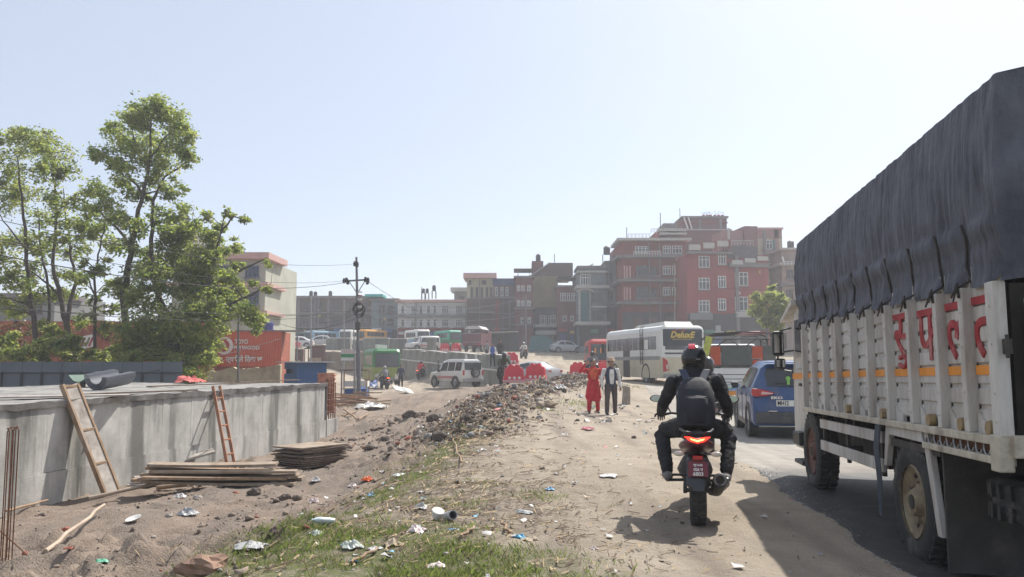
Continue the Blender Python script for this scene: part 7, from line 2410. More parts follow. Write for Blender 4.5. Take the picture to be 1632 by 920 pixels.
# tall red part behind
b = Bld('tall red rooftop storey with potted plants rising behind the brick houses', 1088, 1158, 347, 104, brick_dark, 9)
b.band(345, 348, out=0.3).band(354, 356, out=0.15, m=brick_red)
b.blk(1086, 366, 1165, 400, brick_dark, -0.4, 0.0, 'storey')
b.band(366, 368, 1086, 1165, out=0.5, m=pale_trim)
x, z = b.loc(1089, 347); x2, z2 = b.loc(1096, 366); MB().bar((x, -0.3, z), (x2, -0.3, z2), 0.1, 0.16).build('stair_string', white_paint, b.t)
x, z = b.loc(1096, 347); x2, z2 = b.loc(1102, 366); MB().bar((x, -0.3, z), (x2, -0.3, z2), 0.1, 0.16).build('stair_string', white_paint, b.t)
mast(b, 1085, 331, 347, 'roof mast at the left end of the tall red storey')
pots = MB()
leafd = mat('dark_pot_foliage', (0.035, 0.05, 0.028), 0.9, 0.3, 6)
for i, u in enumerate((1122, 1128, 1133, 1140, 1146, 1152)):
    p = b.loc(u, 346)
    w_ = b.t.matrix_basis @ Vector((p[0], 0.2, p[1]))
    t = thing('potted_plant', 'leftmost potted plant on the roof edge of the tall red storey' if i == 0 else 'small potted plant on the roof edge of the tall red storey', 'plant', w_, 0, 'potted plants on the red roof')
    MB().lathe([(0.001, 0), (0.14, 0), (0.2, 0.3), (0.17, 0.3)], (0, 0, 0), 'z', 8).build('pot', redwall_m, t)
    m = MB()
    for k in range(26):
        q = Vector((rnd.gauss(0, 0.18), rnd.gauss(0, 0.15), 0.35 + abs(rnd.gauss(0.15, 0.22))))
        d = Vector((rnd.uniform(-1, 1), rnd.uniform(-1, 1), rnd.uniform(-.3, 1))) * 0.12
        e = d.orthogonal() * 0.6
        m.quad(q - e * .5, q + d * .5, q + e * .5 + d, q + e * .5)
    m.build('leaves', leafd, t)
# red house with white windows, stepping terraces
b = Bld('red painted house with white framed windows and stepped terraces', 1094, 1224, 405, 88, red_paint_wall, 11, R(6))
b.band(402, 406, 1093, 1164, out=0.7, m=slab_m)
for i in range(3):
    b.blk(1096 + 22 * i, 391 - 3 * i, 1114 + 22 * i, 400 - 3 * i, pale_trim, -0.6, -0.35, 'parapet_panel')
    b.blk(1114 + 22 * i, 389 - 3 * i, 1117.5 + 22 * i, 402 - 2 * i, brick_red, -0.65, -0.3, 'parapet_post')
b.blk(1160, 392, 1208, 412, mat('painted_terrace_shade', (0.10, 0.09, 0.095), 0.9, 0.2, 2), -0.04, 0.0, 'shade_panel')  # flat panel, the shade of the terrace is put into its dark colour
b.band(420, 427, 1160, 1222, out=0.7)
for i in range(3):
    b.blk(1163 + 20 * i, 416 - 3 * i, 1180 + 20 * i, 423 - 3 * i, pale_trim, -0.75, -0.5, 'parapet_panel')
for (u0, u1, vs_) in ((1113, 1131, ((408, 427), (443, 462), (479, 498))), (1144, 1157, ((403, 422), (440, 459), (476, 495))), (1171, 1192, ((434, 456), (473, 496)))):
    for (v0, v1) in vs_:
        b.win(u0, v0, u1, v1, nx_=3)
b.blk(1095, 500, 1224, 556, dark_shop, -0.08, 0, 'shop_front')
b.blk(1099, 499, 1135, 510, grey_wall, -0.25, -0.09, 'sign_board'); b.blk(1171, 497, 1195, 506, pale_trim, -0.25, -0.09, 'sign_board')
b.blk(1140, 519, 1148, 528, pale_trim, -0.14, -0.085, 'sign_board')
b.blk(1192, 358, 1214, 400, mat('dull_brick_tower', (0.19, 0.10, 0.10), 0.9, 0.15, 1), 1.0, 4.0, 'stair_tower')
b.blk(1160, 364, 1196, 396, pink_wall, 1.5, 5.0, 'rooftop_room')
b.blk(1164, 362, 1167, 396, pale_trim, 0.6, 0.9, 'pipe')
b.rail(1160, 383, 1200, 393, 8, pale_trim, -0.1)
b = Bld('pink and cream tower house with green shuttered windows', 1206, 1246, 365, 96, cream_wall, 9)
b.blk(1233, 366, 1246, 548, pink_wall, -0.06, 0, 'corner_strip'); b.blk(1206, 365, 1246, 380, pink_wall, -0.06, 0.0, 'top_strip')
b.band(363, 366, out=0.2, m=pink_trim)
for (v0, v1) in ((383, 398), (415, 431), (448, 464)):
    b.win(1216, v0, 1231, v1, nx_=3)
    b.blk(1230.5, v0, 1235.5, v1, shut_green, -0.1, -0.065, 'open_shutter')
b = Bld('brown house with railed balconies at the right end of the street', 1245, 1300, 396, 92, wall_m('light_brown_wall', (0.33, 0.25, 0.21)), 9)
b.band(396, 399, out=0.6, m=pale_trim).band(420, 424, out=0.8, m=pale_trim).band(452, 456, out=0.8)
b.rail(1246, 418, 1290, 425, 8, None, -0.9)
x, z = b.loc(1245, 410); x2, z2 = b.loc(1249, 424); MB().bar((x, -0.4, z), (x2, -0.4, z2), 0.14, 0.16).build('stair_string', white_paint, b.t)
b.tank(1263, 382, 395, 'water tank on the brown house beside the lorry tarpaulin', 11, 0.0)
b.grid([(1253, 1264)], [(430, 444), (462, 476)], nx_=2, fm=frame_d)
# low shop fronts and awnings before the street
awn = thing('shop_awning', 'long low pale awning over dark stalls in the middle of the street front', 'awning', at(776, 560, 98), 0)
k = 98 / F
MB().bar((0, -0.6, 29 * k), (50 * k, -0.6, 30.5 * k), 2.6, 0.1).build('roof_sheet', pale_trim, awn)
for i in range(5):
    MB().b2((11 * i * k, -1.5, -0.5), (11 * i * k + .1, -1.4, 28.5 * k)).build('post', dark_metal, awn)
MB().b2((0, 0.6, -0.6), (50 * k, 0.9, 28 * k)).build('back_wall', dark_shop, awn)
q = at(858, 560, 96)
o = MB().prism([(-1.2, 0), (1.7, 0), (1.6, 1.4), (0.6, 1.9), (-0.9, 1.7)], 0, 0.8, 'y').build('green_tarpaulin', shut_green, None, q)
tag(o, 'dark teal tarpaulin shelter under the red brick fronts', 'shelter')
# pale street wall closing the gap behind the parked buses
sw_ = Bld('dark ground floor row of shops behind the parked buses', 446, 640, 528, 117, dark_shop, 3.0)
sw_.band(526, 529, out=0.8, m=brick_dark)

# drain pipes, shop signs and washing on the street fronts
sgc = [mat('faded_blue_sign', (0.08, 0.14, 0.28), 0.7, 0.3, 2), mat('faded_white_sign', (0.45, 0.45, 0.43), 0.7, 0.3, 2), mat('faded_red_sign', (0.28, 0.05, 0.05), 0.7, 0.3, 2), mat('faded_green_sign', (0.07, 0.19, 0.12), 0.7, 0.3, 2), mat('faded_yellow_sign', (0.42, 0.32, 0.08), 0.7, 0.3, 2)]
rb2 = random.Random(4)
for (s_, u0, u1, vt) in BL:
    if u0 < 440 or u1 - u0 < 18:
        continue
    for _ in range(2 if u1 - u0 > 45 else 1):
        u = rb2.uniform(u0 + 2, u1 - 2)
        s_.blk(u, vt + 3, u + 0.8, 552, slab_m, -0.24, -0.13, 'drain_pipe')
    u = u0 + 2
    while u < u1 - 10:
        w_ = rb2.uniform(7, 15)
        if rb2.random() < 0.75 and u + w_ < u1 - 1:
            v = rb2.uniform(523, 531)
            s_.blk(u, v, u + w_, v + rb2.uniform(3.5, 6), rb2.choice(sgc), -0.5, -0.36, 'shop_sign')
            if rb2.random() < 0.6:
                s_.blk(u + 1, v + 8, u + w_ - 1, 556, rb2.choice([shut_blue, frame_d, grey_wall, dark_shop]), -0.2, -0.14, 'shutter')
        u += w_ + rb2.uniform(1, 5)
    for _ in range(int((u1 - u0) / 28)):
        u = rb2.uniform(u0 + 3, u1 - 8)
        v = rb2.choice([vt + 28, vt + 62, vt + 95])
        if v < 515:
            s_.blk(u, v, u + rb2.uniform(1.5, 3.5), v + rb2.uniform(3, 6), rb2.choice(sgc), -1.06, -1.03, 'washing')
for k, (u0, v0, y0, u1, v1, y1) in enumerate([(600, 515, 96, 850, 512, 92), (838, 478, 91, 1075, 470, 89), (838, 492, 91, 1000, 488, 89), (1075, 440, 89, 1262, 455, 84), (549, 486, 60, 838, 474, 91)]):
    wire(at(u0, v0, y0), at(u1, v1, y1), 0.9, ('wire along the front of the white house', 'upper wire between the two thin poles in front of the brick fronts', 'lower wire in front of the blue grey house', 'wire running right from the pale pole before the five storey house', 'long sagging wire across the middle of the street front')[k], 0.016, 'wires along the street front')
# ------------------------------------------------------------------ trees
def leaf_mat(name, c, tr):
    m = bpy.data.materials.new(name)
    m.use_nodes = True
    t = m.node_tree
    N, L = t.nodes.new, t.links.new
    t.nodes.remove(t.nodes['Principled BSDF'])
    geo = N('ShaderNodeNewGeometry')
    n = N('ShaderNodeTexNoise'); n.inputs['Scale'].default_value = 0.9; n.inputs['Detail'].default_value = 3; L(geo.outputs['Position'], n.inputs['Vector'])
    r = N('ShaderNodeValToRGB'); r.color_ramp.elements[0].position = 0.35; r.color_ramp.elements[1].position = 0.65
    r.color_ramp.elements[0].color = (*[x * 0.7 for x in c], 1); r.color_ramp.elements[1].color = (*[x * 1.3 for x in c], 1)
    L(n.outputs['Fac'], r.inputs[0])
    d = N('ShaderNodeBsdfDiffuse'); L(r.outputs[0], d.inputs[0])
    q = N('ShaderNodeBsdfTranslucent'); q.inputs[0].default_value = (*tr, 1)
    g = N('ShaderNodeBsdfGlossy'); g.inputs['Roughness'].default_value = 0.45; g.inputs[0].default_value = (0.6, 0.6, 0.6, 1)
    mx = N('ShaderNodeMixShader'); mx.inputs[0].default_value = 0.55; L(d.outputs[0], mx.inputs[1]); L(q.outputs[0], mx.inputs[2])
    m2 = N('ShaderNodeMixShader'); m2.inputs[0].default_value = 0.06; L(mx.outputs[0], m2.inputs[1]); L(g.outputs[0], m2.inputs[2])
    L(m2.outputs[0], t.nodes['Material Output'].inputs[0])
    return m
leaf_a = leaf_mat('fresh_leaf', (0.115, 0.155, 0.036), (0.46, 0.56, 0.11))
leaf_b = leaf_mat('dark_leaf', (0.055, 0.085, 0.028), (0.24, 0.32, 0.07))
leaf_c = leaf_mat('yellow_green_leaf', (0.14, 0.15, 0.048), (0.50, 0.53, 0.15))
bark = mat('dark_bark', (0.075, 0.058, 0.052), 0.95, 0.35, 6, 0.4, stretch=(1, 1, 0.25))
def mesh_fast(name, V, Fq, mats, mi=None, smooth=False):
    me = bpy.data.meshes.new(name)
    V = np.asarray(V, float).reshape(-1, 3)
    Fq = np.asarray(Fq, dtype=np.int32)
    k = Fq.shape[1]
    me.vertices.add(len(V)); me.vertices.foreach_set('co', V.ravel())
    me.loops.add(Fq.size); me.loops.foreach_set('vertex_index', Fq.ravel())
    me.polygons.add(len(Fq)); me.polygons.foreach_set('loop_start', np.arange(0, Fq.size, k, dtype=np.int32))
    for m in mats:
        me.materials.append(m)
    if mi is not None:
        me.polygons.foreach_set('material_index', np.asarray(mi, dtype=np.int32))
    if smooth:
        me.polygons.foreach_set('use_smooth', np.ones(len(Fq), bool))
    me.update(calc_edges=True)
    return me
rg_ = np.random.default_rng(11)
def leaves(cl, per, size, droop=0.35, weights=(0.5, 0.3, 0.2), sub=7, subr=0.42):
    """clusters (centre xyz, radius) -> leaf quads gathered in small sprays"""
    C = []
    for (c, r) in cl:
        ns = max(3, int(sub * r / 0.7))
        for _ in range(ns):
            d = rg_.normal(size=3); d /= np.linalg.norm(d)
            k = rg_.random() ** 0.45
            p = np.array(c) + d * r * k * np.array([1.0, 1.0, 0.85])
            n = max(4, int(per * rg_.uniform(0.5, 1.3) * min(1.0, (r / 0.42) ** 1.3)))
            rr = subr * min(1.0, r) * rg_.uniform(0.6, 1.2)
            q = p + rg_.normal(size=(n, 3)) * rr * np.array([0.55, 0.55, 0.38])
            C.append(np.concatenate([q, np.full((n, 1), rg_.choice(3, p=weights))], 1))
    C = np.concatenate(C)
    n = len(C)
    a = rg_.normal(size=(n, 3)); a[:, 2] = a[:, 2] * 0.5 - droop
    a /= np.linalg.norm(a, axis=1)[:, None]
    b = np.cross(a, rg_.normal(size=(n, 3))); b /= np.linalg.norm(b, axis=1)[:, None]
    L_ = size * rg_.uniform(0.6, 1.35, (n, 1))
    P = C[:, :3]
    V = np.stack([P, P + a * L_ * 0.5 + b * L_ * 0.26, P + a * L_, P + a * L_ * 0.5 - b * L_ * 0.26], 1)
    Fq = np.arange(n * 4).reshape(n, 4)
    mi = np.where(rg_.random(n) < 0.75, C[:, 3], rg_.integers(0, 3, n)).astype(np.int32)
    return V, Fq, mi
def pt_at(u, v, Y, dy):
    return at(u, v, Y + dy)
def tree(name, label, Y, base_uv, limbs, clusters, per=26, size=0.15, dspread=1.6, weights=(0.5, 0.3, 0.2), r0=0.14, group=None, twigs=True, cat='tree', sub=7, subr=0.42, seed=1, mats=None):
    rs_ = random.Random(seed)
    k = Y / F
    bp = at(base_uv[0], base_uv[1], Y)
    bz = H(bp.x, Y)
    org = Vector((bp.x, Y, bz))
    t = thing(name, label, cat, org, 0, group)
    nodes = []
    for i, lb in enumerate(limbs):
        off0 = rs_.uniform(-0.4, 0.4) if i else 0.0
        off1 = rs_.uniform(-dspread, dspread)
        rad = lb[0]
        pts = lb[1]
        P, Rr = [], []
        nn = len(pts)
        # subdivide with a slight wander
        for j in range(nn - 1):
            for s_ in range(4):
                q = (j + s_ / 4) / (nn - 1)
                u = pts[j][0] + (pts[j + 1][0] - pts[j][0]) * s_ / 4 + rs_.uniform(-2, 2) * (1 if s_ else 0)
                v = pts[j][1] + (pts[j + 1][1] - pts[j][1]) * s_ / 4
                P.append(pt_at(u, v, Y, off0 + (off1 - off0) * q) - org)
                Rr.append(rad * (1 - 0.8 * q))
        P.append(pt_at(pts[-1][0], pts[-1][1], Y, off1) - org); Rr.append(rad * 0.16)
        if i == 0 or pts[0][1] > 585:
            P[0].z = -0.3
        MB().tube(P, Rr, 9).build('trunk' if pts[0][1] > 560 else 'limb', bark, t, smooth=True)
        nodes += list(zip(P, Rr))
    cl = []
    tw = MB()
    for (u, v, r) in clusters:
        c = pt_at(u, v, Y, rs_.uniform(-dspread, dspread)) - org
        cl.append((tuple(c), r * k * 1.2))
        for _ in range(2):
            dd = Vector((rs_.gauss(0, 1), rs_.gauss(0, 1), rs_.gauss(0, 0.8))).normalized() * r * k * rs_.uniform(0.9, 1.5)
            cl.append((tuple(c + dd), r * k * 0.6))
        if twigs:
            best = min(nodes, key=lambda n: (n[0] - c).length + 0.6 * max(0, n[0].z - c.z))
            a = best[0]
            ra = min(best[1] * 0.6, 0.05)
            mid = (a + c) / 2 + Vector((rs_.uniform(-.2, .2), rs_.uniform(-.2, .2), 0.15))
            tw.tube([a, mid, c], [ra, ra * 0.65, 0.010], 5, cap=False)
            for _ in range(6):
                d = Vector((rs_.gauss(0, 1), rs_.gauss(0, 1), rs_.gauss(0.4, 0.8))).normalized() * r * k * rs_.uniform(0.6, 1.1)
                tw.tube([c, c + d * 0.5 + Vector((0, 0, 0.05)), c + d], [0.012, 0.009, 0.004], 4, cap=False)
    if twigs:
        tw.build('twigs', bark, t)['kind'] = 'stuff'
    V, Fq, mi = leaves(cl, per, size, weights=weights, sub=sub, subr=subr)
    o = bpy.data.objects.new('crown', mesh_fast('crown', V, Fq, mats or [leaf_a, leaf_b, leaf_c], mi))
    COL.objects.link(o)
    o.parent = t
    return t
tree('tall_tree', 'tallest tree on the left, with an airy rounded crown high above the wall', 35, (205, 600),
     [(0.17, [(207, 600), (197, 480), (205, 420), (215, 360), (228, 310), (238, 260), (241, 195)]), (0.15, [(262, 600), (255, 480), (246, 440), (241, 380), (244, 320), (262, 282), (302, 256)]),
      (0.09, [(213, 400), (192, 370), (165, 345), (148, 320)]), (0.08, [(248, 440), (276, 400), (300, 362), (318, 345)]), (0.06, [(228, 310), (206, 282), (184, 236)]), (0.05, [(238, 258), (262, 220), (282, 195)]), (0.05, [(236, 270), (215, 225), (205, 190)])],
     [(240, 182, 30), (208, 192, 22), (274, 190, 24), (190, 222, 22), (235, 222, 30), (284, 232, 22), (163, 245, 16), (210, 258, 26), (258, 262, 24), (303, 252, 12), (245, 292, 16), (276, 305, 15), (222, 312, 15), (196, 292, 13), (255, 168, 16), (222, 172, 14), (294, 208, 14), (178, 262, 12),
      (150, 300, 16), (176, 320, 19), (140, 338, 18), (190, 350, 18), (160, 366, 16), (215, 362, 17), (260, 345, 18), (290, 338, 17), (312, 362, 15), (270, 378, 18), (205, 395, 15), (178, 392, 14), (240, 410, 16)], per=30, size=0.15, seed=3, sub=22, subr=0.5)
tree('broad_tree', 'lower spreading leafy tree with bare twigs reaching right over the hoarding', 33.5, (285, 600),
     [(0.14, [(283, 600), (286, 505), (330, 455), (380, 432), (426, 412)]), (0.09, [(296, 530), (350, 492), (402, 470), (432, 452)]), (0.07, [(330, 456), (338, 410), (352, 370), (362, 335)]), (0.05, [(352, 372), (372, 345), (392, 352)]), (0.08, [(285, 520), (250, 470), (235, 430)])],
     [(330, 345, 8), (352, 362, 9), (372, 396, 11), (340, 388, 13), (312, 405, 17), (376, 425, 10), (226, 430, 20), (262, 448, 24), (202, 470, 20), (300, 460, 22), (240, 496, 30), (292, 508, 28), (212, 530, 22), (336, 490, 20), (366, 484, 19), (394, 500, 17), (408, 514, 10), (270, 556, 28), (232, 568, 24),
      (312, 556, 20), (200, 582, 14), (345, 520, 15), (326, 575, 15), (290, 585, 18), (250, 590, 16), (404, 450, 6), (424, 462, 6), (428, 420, 5), (392, 352, 7), (364, 340, 7), (345, 440, 14), (320, 430, 16), (286, 372, 20), (300, 432, 22), (336, 416, 14), (352, 402, 12), (332, 372, 11), (362, 442, 12), (290, 402, 20), (322, 458, 18), (346, 470, 16), (382, 462, 11), (268, 420, 20), (255, 540, 26), (300, 540, 26), (335, 545, 18), (215, 555, 22), (275, 590, 20), (310, 595, 16), (350, 500, 18)], per=40, size=0.15, weights=(0.5, 0.15, 0.35), seed=5, sub=27, subr=0.5)
tree('forked_tree', 'forked tree at the far left with a wide hazy yellow green crown', 38, (118, 620),
     [(0.17, [(120, 620), (113, 560), (106, 515), (95, 470), (84, 420), (90, 335), (84, 262)]), (0.11, [(107, 510), (121, 450), (112, 400), (101, 300)]), (0.15, [(60, 620), (57, 540), (48, 470), (42, 400), (36, 330), (28, 252)]), (0.11, [(74, 620), (75, 540), (78, 470), (66, 400), (60, 330)]), (0.06, [(95, 470), (60, 440), (20, 410)]), (0.05, [(44, 400), (12, 360), (-10, 330)])],
     [(30, 236, 22), (60, 230, 24), (95, 246, 22), (18, 272, 20), (70, 276, 23), (112, 272, 14), (45, 308, 20), (90, 318, 17), (14, 328, 20), (60, 346, 18), (110, 352, 15), (26, 382, 21), (76, 394, 16), (8, 416, 18), (50, 428, 15), (112, 408, 13), (132, 388, 12), (-14, 300, 20), (-20, 250, 18), (40, 215, 12), (78, 220, 12), (-8, 220, 12), (95, 440, 12), (30, 455, 16), (70, 470, 15), (15, 440, 16), (48, 478, 14), (102, 470, 14), (128, 515, 11), (24, 500, 13), (72, 520, 12), (0, 480, 14), (118, 440, 13), (140, 370, 13), (55, 390, 14), (-5, 385, 16), (100, 380, 13), (125, 320, 12)],
     per=28, size=0.155, weights=(0.35, 0.2, 0.45), seed=9, sub=19, subr=0.5)
tree('slender_tree', 'slender dark stemmed tree between the forked tree and the tallest tree', 34.5, (153, 600), [(0.08, [(154, 600), (152, 510), (150, 440), (160, 395), (170, 340)]), (0.04, [(151, 470), (138, 440), (128, 410)])],
     [(150, 438, 13), (167, 418, 12), (126, 448, 10), (150, 478, 10), (166, 518, 11), (172, 452, 11), (136, 418, 9), (178, 490, 12), (135, 500, 9)], per=40, size=0.145, weights=(0.45, 0.4, 0.15), seed=12, sub=14)
tree('leafy_bush', 'yellow green bush behind the grey fence at the far left', 33.5, (35, 600), [(0.05, [(35, 605), (30, 580), (28, 560)]), (0.05, [(60, 605), (66, 580), (72, 560)])],
     [(30, 562, 17), (0, 556, 18), (70, 556, 16), (95, 548, 15), (112, 566, 13), (55, 576, 12), (-20, 560, 14), (142, 566, 10), (85, 530, 12), (165, 572, 12), (185, 560, 13), (120, 545, 11), (20, 540, 12), (190, 585, 10)], per=60, size=0.14, weights=(0.35, 0.15, 0.5), sub=22, seed=15, cat='bush', group=None)
tree('reddish_bush', 'dry reddish brown bush in front of the red wall at the far left', 41, (45, 590), [(0.05, [(45, 590), (40, 560), (36, 530)]), (0.05, [(75, 590), (80, 560), (88, 535)])],
     [(10, 525, 13), (34, 520, 14), (60, 526, 13), (86, 528, 13), (108, 534, 11), (25, 545, 14), (70, 548, 13), (-12, 530, 13), (180, 535, 11), (200, 525, 10), (165, 528, 9)], per=30, size=0.14, weights=(0.5, 0.3, 0.2), sub=17, seed=31, cat='bush', mats=[leaf_mat('rust_leaf', (0.20, 0.075, 0.04), (0.30, 0.10, 0.05)), leaf_mat('brown_leaf', (0.13, 0.075, 0.04), (0.18, 0.10, 0.05)), leaf_b])
tree('round_tree', 'pale green rounded tree in front of the red house beside the lorry', 58, (1230, 545), [(0.10, [(1229, 548), (1229, 520), (1226, 495), (1222, 478)]), (0.06, [(1229, 516), (1242, 495), (1248, 484)])],
     [(1213, 480, 12), (1234, 475, 12), (1252, 488, 11), (1204, 496, 9), (1228, 500, 13), (1248, 510, 9), (1218, 512, 9), (1226, 468, 7), (1262, 498, 7), (1240, 520, 8)], per=55, size=0.19, weights=(0.3, 0.1, 0.6), seed=21, dspread=1.0, sub=18)
tree('grey_tree', 'small dusty tree behind the red hoarding shed at the street end', 80, (438, 545), [(0.10, [(438, 548), (437, 520), (436, 490)])], [(434, 500, 9), (440, 515, 9), (436, 485, 7), (444, 530, 8)], per=20, size=0.26, weights=(0.3, 0.6, 0.1), seed=23, dspread=0.8)

# ------------------------------------------------------------------ grass, straw, clods and rubble (uncountable)
def scatter(n, x0, x1, y0, y1, prob, ypow=0.6):
    x = rg_.uniform(x0, x1, n)
    y = y0 + (y1 - y0) * rg_.random(n) ** (1 / ypow)
    k = rg_.random(n) < prob(x, y)
    return x[k], y[k]
gx_, gy_ = scatter(480000, -4.2, 1.6, 5.0, 19, lambda x, y: np.clip(grass_mask(x, y) * (0.35 + 0.9 * fbm(x * 2.6, y * 2.6, 3)), 0, 1) ** 1.1, 0.62)
wx, wy2 = [], []
for (u, v, r, n) in ((926, 646, 0.5, 500), (862, 652, 0.35, 300), (1000, 618, 0.3, 150), (770, 610, 0.5, 150), (735, 690, 0.5, 700), (645, 742, 0.5, 500), (900, 566, 2.0, 300), (1005, 566, 1.5, 200)):
    p = G(u, v, 5)
    wx.append(p.x + rg_.normal(size=n) * r); wy2.append(p.y + rg_.normal(size=n) * r * 1.2)
gx_ = np.concatenate([gx_] + wx); gy_ = np.concatenate([gy_] + wy2)
gz_ = height(gx_, gy_)
n = len(gx_)
far = np.clip(gy_ / 12, 1, 4)
hh = rg_.uniform(0.018, 0.055, n) * np.sqrt(far) * (1 + 0.8 * (rg_.random(n) < 0.06))
wd_ = rg_.uniform(0.0018, 0.0042, n) * far
an = rg_.uniform(0, 2 * PI, n)
ln = rg_.uniform(0.2, 0.9, n)
B_ = np.stack([gx_, gy_, gz_ - 0.01], 1)
sdv = np.stack([np.cos(an), np.sin(an), 0 * an], 1) * wd_[:, None]
fw = np.stack([-np.sin(an), np.cos(an), 0 * an], 1) * (hh * ln)[:, None]
up_ = np.stack([0 * an, 0 * an, hh], 1)
V = np.stack([B_ - sdv, B_ + sdv, B_ + sdv * 0.6 + fw * 0.4 + up_ * 0.65, B_ + fw + up_], 1)
V2 = np.stack([B_ - sdv, B_ + sdv * 0.6 + fw * 0.4 + up_ * 0.65, B_ + fw + up_, B_ - sdv * 0.6 + fw * 0.4 + up_ * 0.6], 1)
Fq = np.arange(n * 4).reshape(n, 4)
grass_g = leaf_mat('grass_blade', (0.115, 0.15, 0.045), (0.24, 0.31, 0.07))
grass_y = leaf_mat('yellowed_grass', (0.21, 0.20, 0.08), (0.22, 0.22, 0.07))
go = bpy.data.objects.new('grass', mesh_fast('grass', V, Fq, [grass_g, grass_y, leaf_b], rg_.choice(3, n, p=[0.50, 0.32, 0.18])))
COL.objects.link(go); struct(go, 'stuff')
# dry stalks lying flat
def lit_prob(x, y):
    return np.clip(np.exp(-(((x + 0.7) / 1.5) ** 2 + ((y - 8.6) / 2.4) ** 2)) + 0.7 * np.exp(-(((x - edge_x(y) - 0.3) / 0.8) ** 2)) * (y > 8) * (y < 20) + 1.2 * ridge_mask(x, y) + 0.10 * (x > edge_x(y)) * (x < 1.2), 0, 1) * (0.3 + 1.2 * fbm(x * 1.7, y * 1.7, 3) + 0.3)
sx_, sy_ = scatter(42000, -3.5, 4.0, 5.2, 41, lit_prob, 0.55)
n = len(sx_)
an = rg_.uniform(0, PI, n) * 0.6 + 0.2 + rg_.normal(size=n) * 0.5
L_ = rg_.uniform(0.03, 0.16, n) * np.clip(sy_ / 9, 0.8, 2.6)
w_ = rg_.uniform(0.0025, 0.007, n) * np.clip(sy_ / 9, 1, 4)
dx, dy = np.cos(an) * L_, np.sin(an) * L_
z0 = height(sx_ - dx / 2, sy_ - dy / 2) + rg_.uniform(0.004, 0.03, n) + 0.12 * ridge_mask(sx_, sy_) * rg_.random(n)
z1 = height(sx_ + dx / 2, sy_ + dy / 2) + rg_.uniform(0.004, 0.04, n) + 0.16 * ridge_mask(sx_, sy_) * rg_.random(n)
pxn, pyn = -np.sin(an) * w_, np.cos(an) * w_
A_ = np.stack([sx_ - dx / 2, sy_ - dy / 2, z0], 1); Bb = np.stack([sx_ + dx / 2, sy_ + dy / 2, z1], 1)
Pn = np.stack([pxn, pyn, w_ * 0.5], 1)
V = np.stack([A_ - Pn, Bb - Pn, Bb + Pn, A_ + Pn], 1)
st_a = mat('dry_straw', (0.36, 0.27, 0.16), 0.9, 0.3, 4); st_b = mat('brown_stalk', (0.13, 0.09, 0.06), 0.9, 0.3, 4)
so = bpy.data.objects.new('dry_straw', mesh_fast('dry_straw', V, np.arange(n * 4).reshape(n, 4), [st_a, st_b], (rg_.random(n) < 0.72).astype(np.int32)))
COL.objects.link(so); struct(so, 'stuff')
# stones: instanced low blobs gathered into one mesh
def tmpl(seed):
    b = MB().blob((0, 0, 0), (1, 0.8, 0.6), seed, 0.5, 6, 4, 2.2)
    return np.array([tuple(v) for v in b.v]), np.array(b.f)
T_ = [tmpl(i + 1) for i in range(10)]
def stones(name, x, y, size, mats, weights, sink=0.25, lift=None):
    VV, FF, MM = [], [], []
    z = height(x, y) if lift is None else height(x, y) + lift
    o = 0
    for i in range(len(x)):
        tv, tf = T_[i % 10]
        a = rg_.uniform(0, 2 * PI)
        c, s = math.cos(a), math.sin(a)
        sc = size[i] * rg_.uniform(0.7, 1.3, 3)
        v = tv * sc
        v = np.stack([v[:, 0] * c - v[:, 1] * s + x[i], v[:, 0] * s + v[:, 1] * c + y[i], v[:, 2] + z[i] + size[i] * (0.45 - sink)], 1)
        VV.append(v); FF.append(tf + o); o += len(tv)
        MM.append(np.full(len(tf), rg_.choice(len(mats), p=weights)))
    ob = bpy.data.objects.new(name, mesh_fast(name, np.concatenate(VV), np.concatenate(FF), mats, np.concatenate(MM)))
    COL.objects.link(ob)
    return struct(ob, 'stuff')
clod_a = mat('earth_clod', (0.25, 0.195, 0.155), 0.95, 0.3, 9, 0.3); clod_b = mat('dark_clod', (0.11, 0.085, 0.072), 0.95, 0.3, 9, 0.3); stone_p = mat('pale_stone', (0.36, 0.32, 0.28), 0.9, 0.25, 9, 0.2)
brick_bit = mat('brick_fragment', (0.30, 0.11, 0.075), 0.9, 0.3, 9, 0.2); stone_g = mat('grey_stone', (0.23, 0.225, 0.215), 0.9, 0.25, 9, 0.2)
def dug_p(x, y):
    d, r_, g = masks(x, y)
    inwall = x < (-10 + 0.14 * y) + 0.1
    return d * (~inwall) * np.clip(0.25 + 1.3 * fbm(x * 0.9 + 9, y * 0.9, 3), 0.03, 1)
x, y = scatter(26000, -9, 1.5, 6, 34, dug_p, 0.62)
stones('earth_clods', x, y, (rg_.pareto(2.6, len(x)) * 0.014 + 0.010) .clip(0, 0.075) * np.clip(y / 12, 0.8, 1.8), [clod_a, clod_b, stone_p, brick_bit, stone_g], [0.58, 0.28, 0.05, 0.04, 0.05])
x, y = scatter(5200, -2.5, 4.5, 4.8, 34, lambda x, y: np.clip((x > edge_x(y)) * (x < road_x(y) + 0.5) * (0.12 + 0.75 * np.clip(fbm(x * 1.1, y * 0.8 + 4, 3), 0, 1)) * (1 + 1.5 * (x < edge_x(y) + 1.2)), 0, 1), 0.65)
stones('shoulder_gravel', x, y, (rg_.pareto(2.8, len(x)) * 0.008 + 0.006).clip(0, 0.05) * np.clip(y / 10, 0.8, 2.2), [clod_a, stone_p, stone_g, clod_b], [0.35, 0.3, 0.2, 0.15])
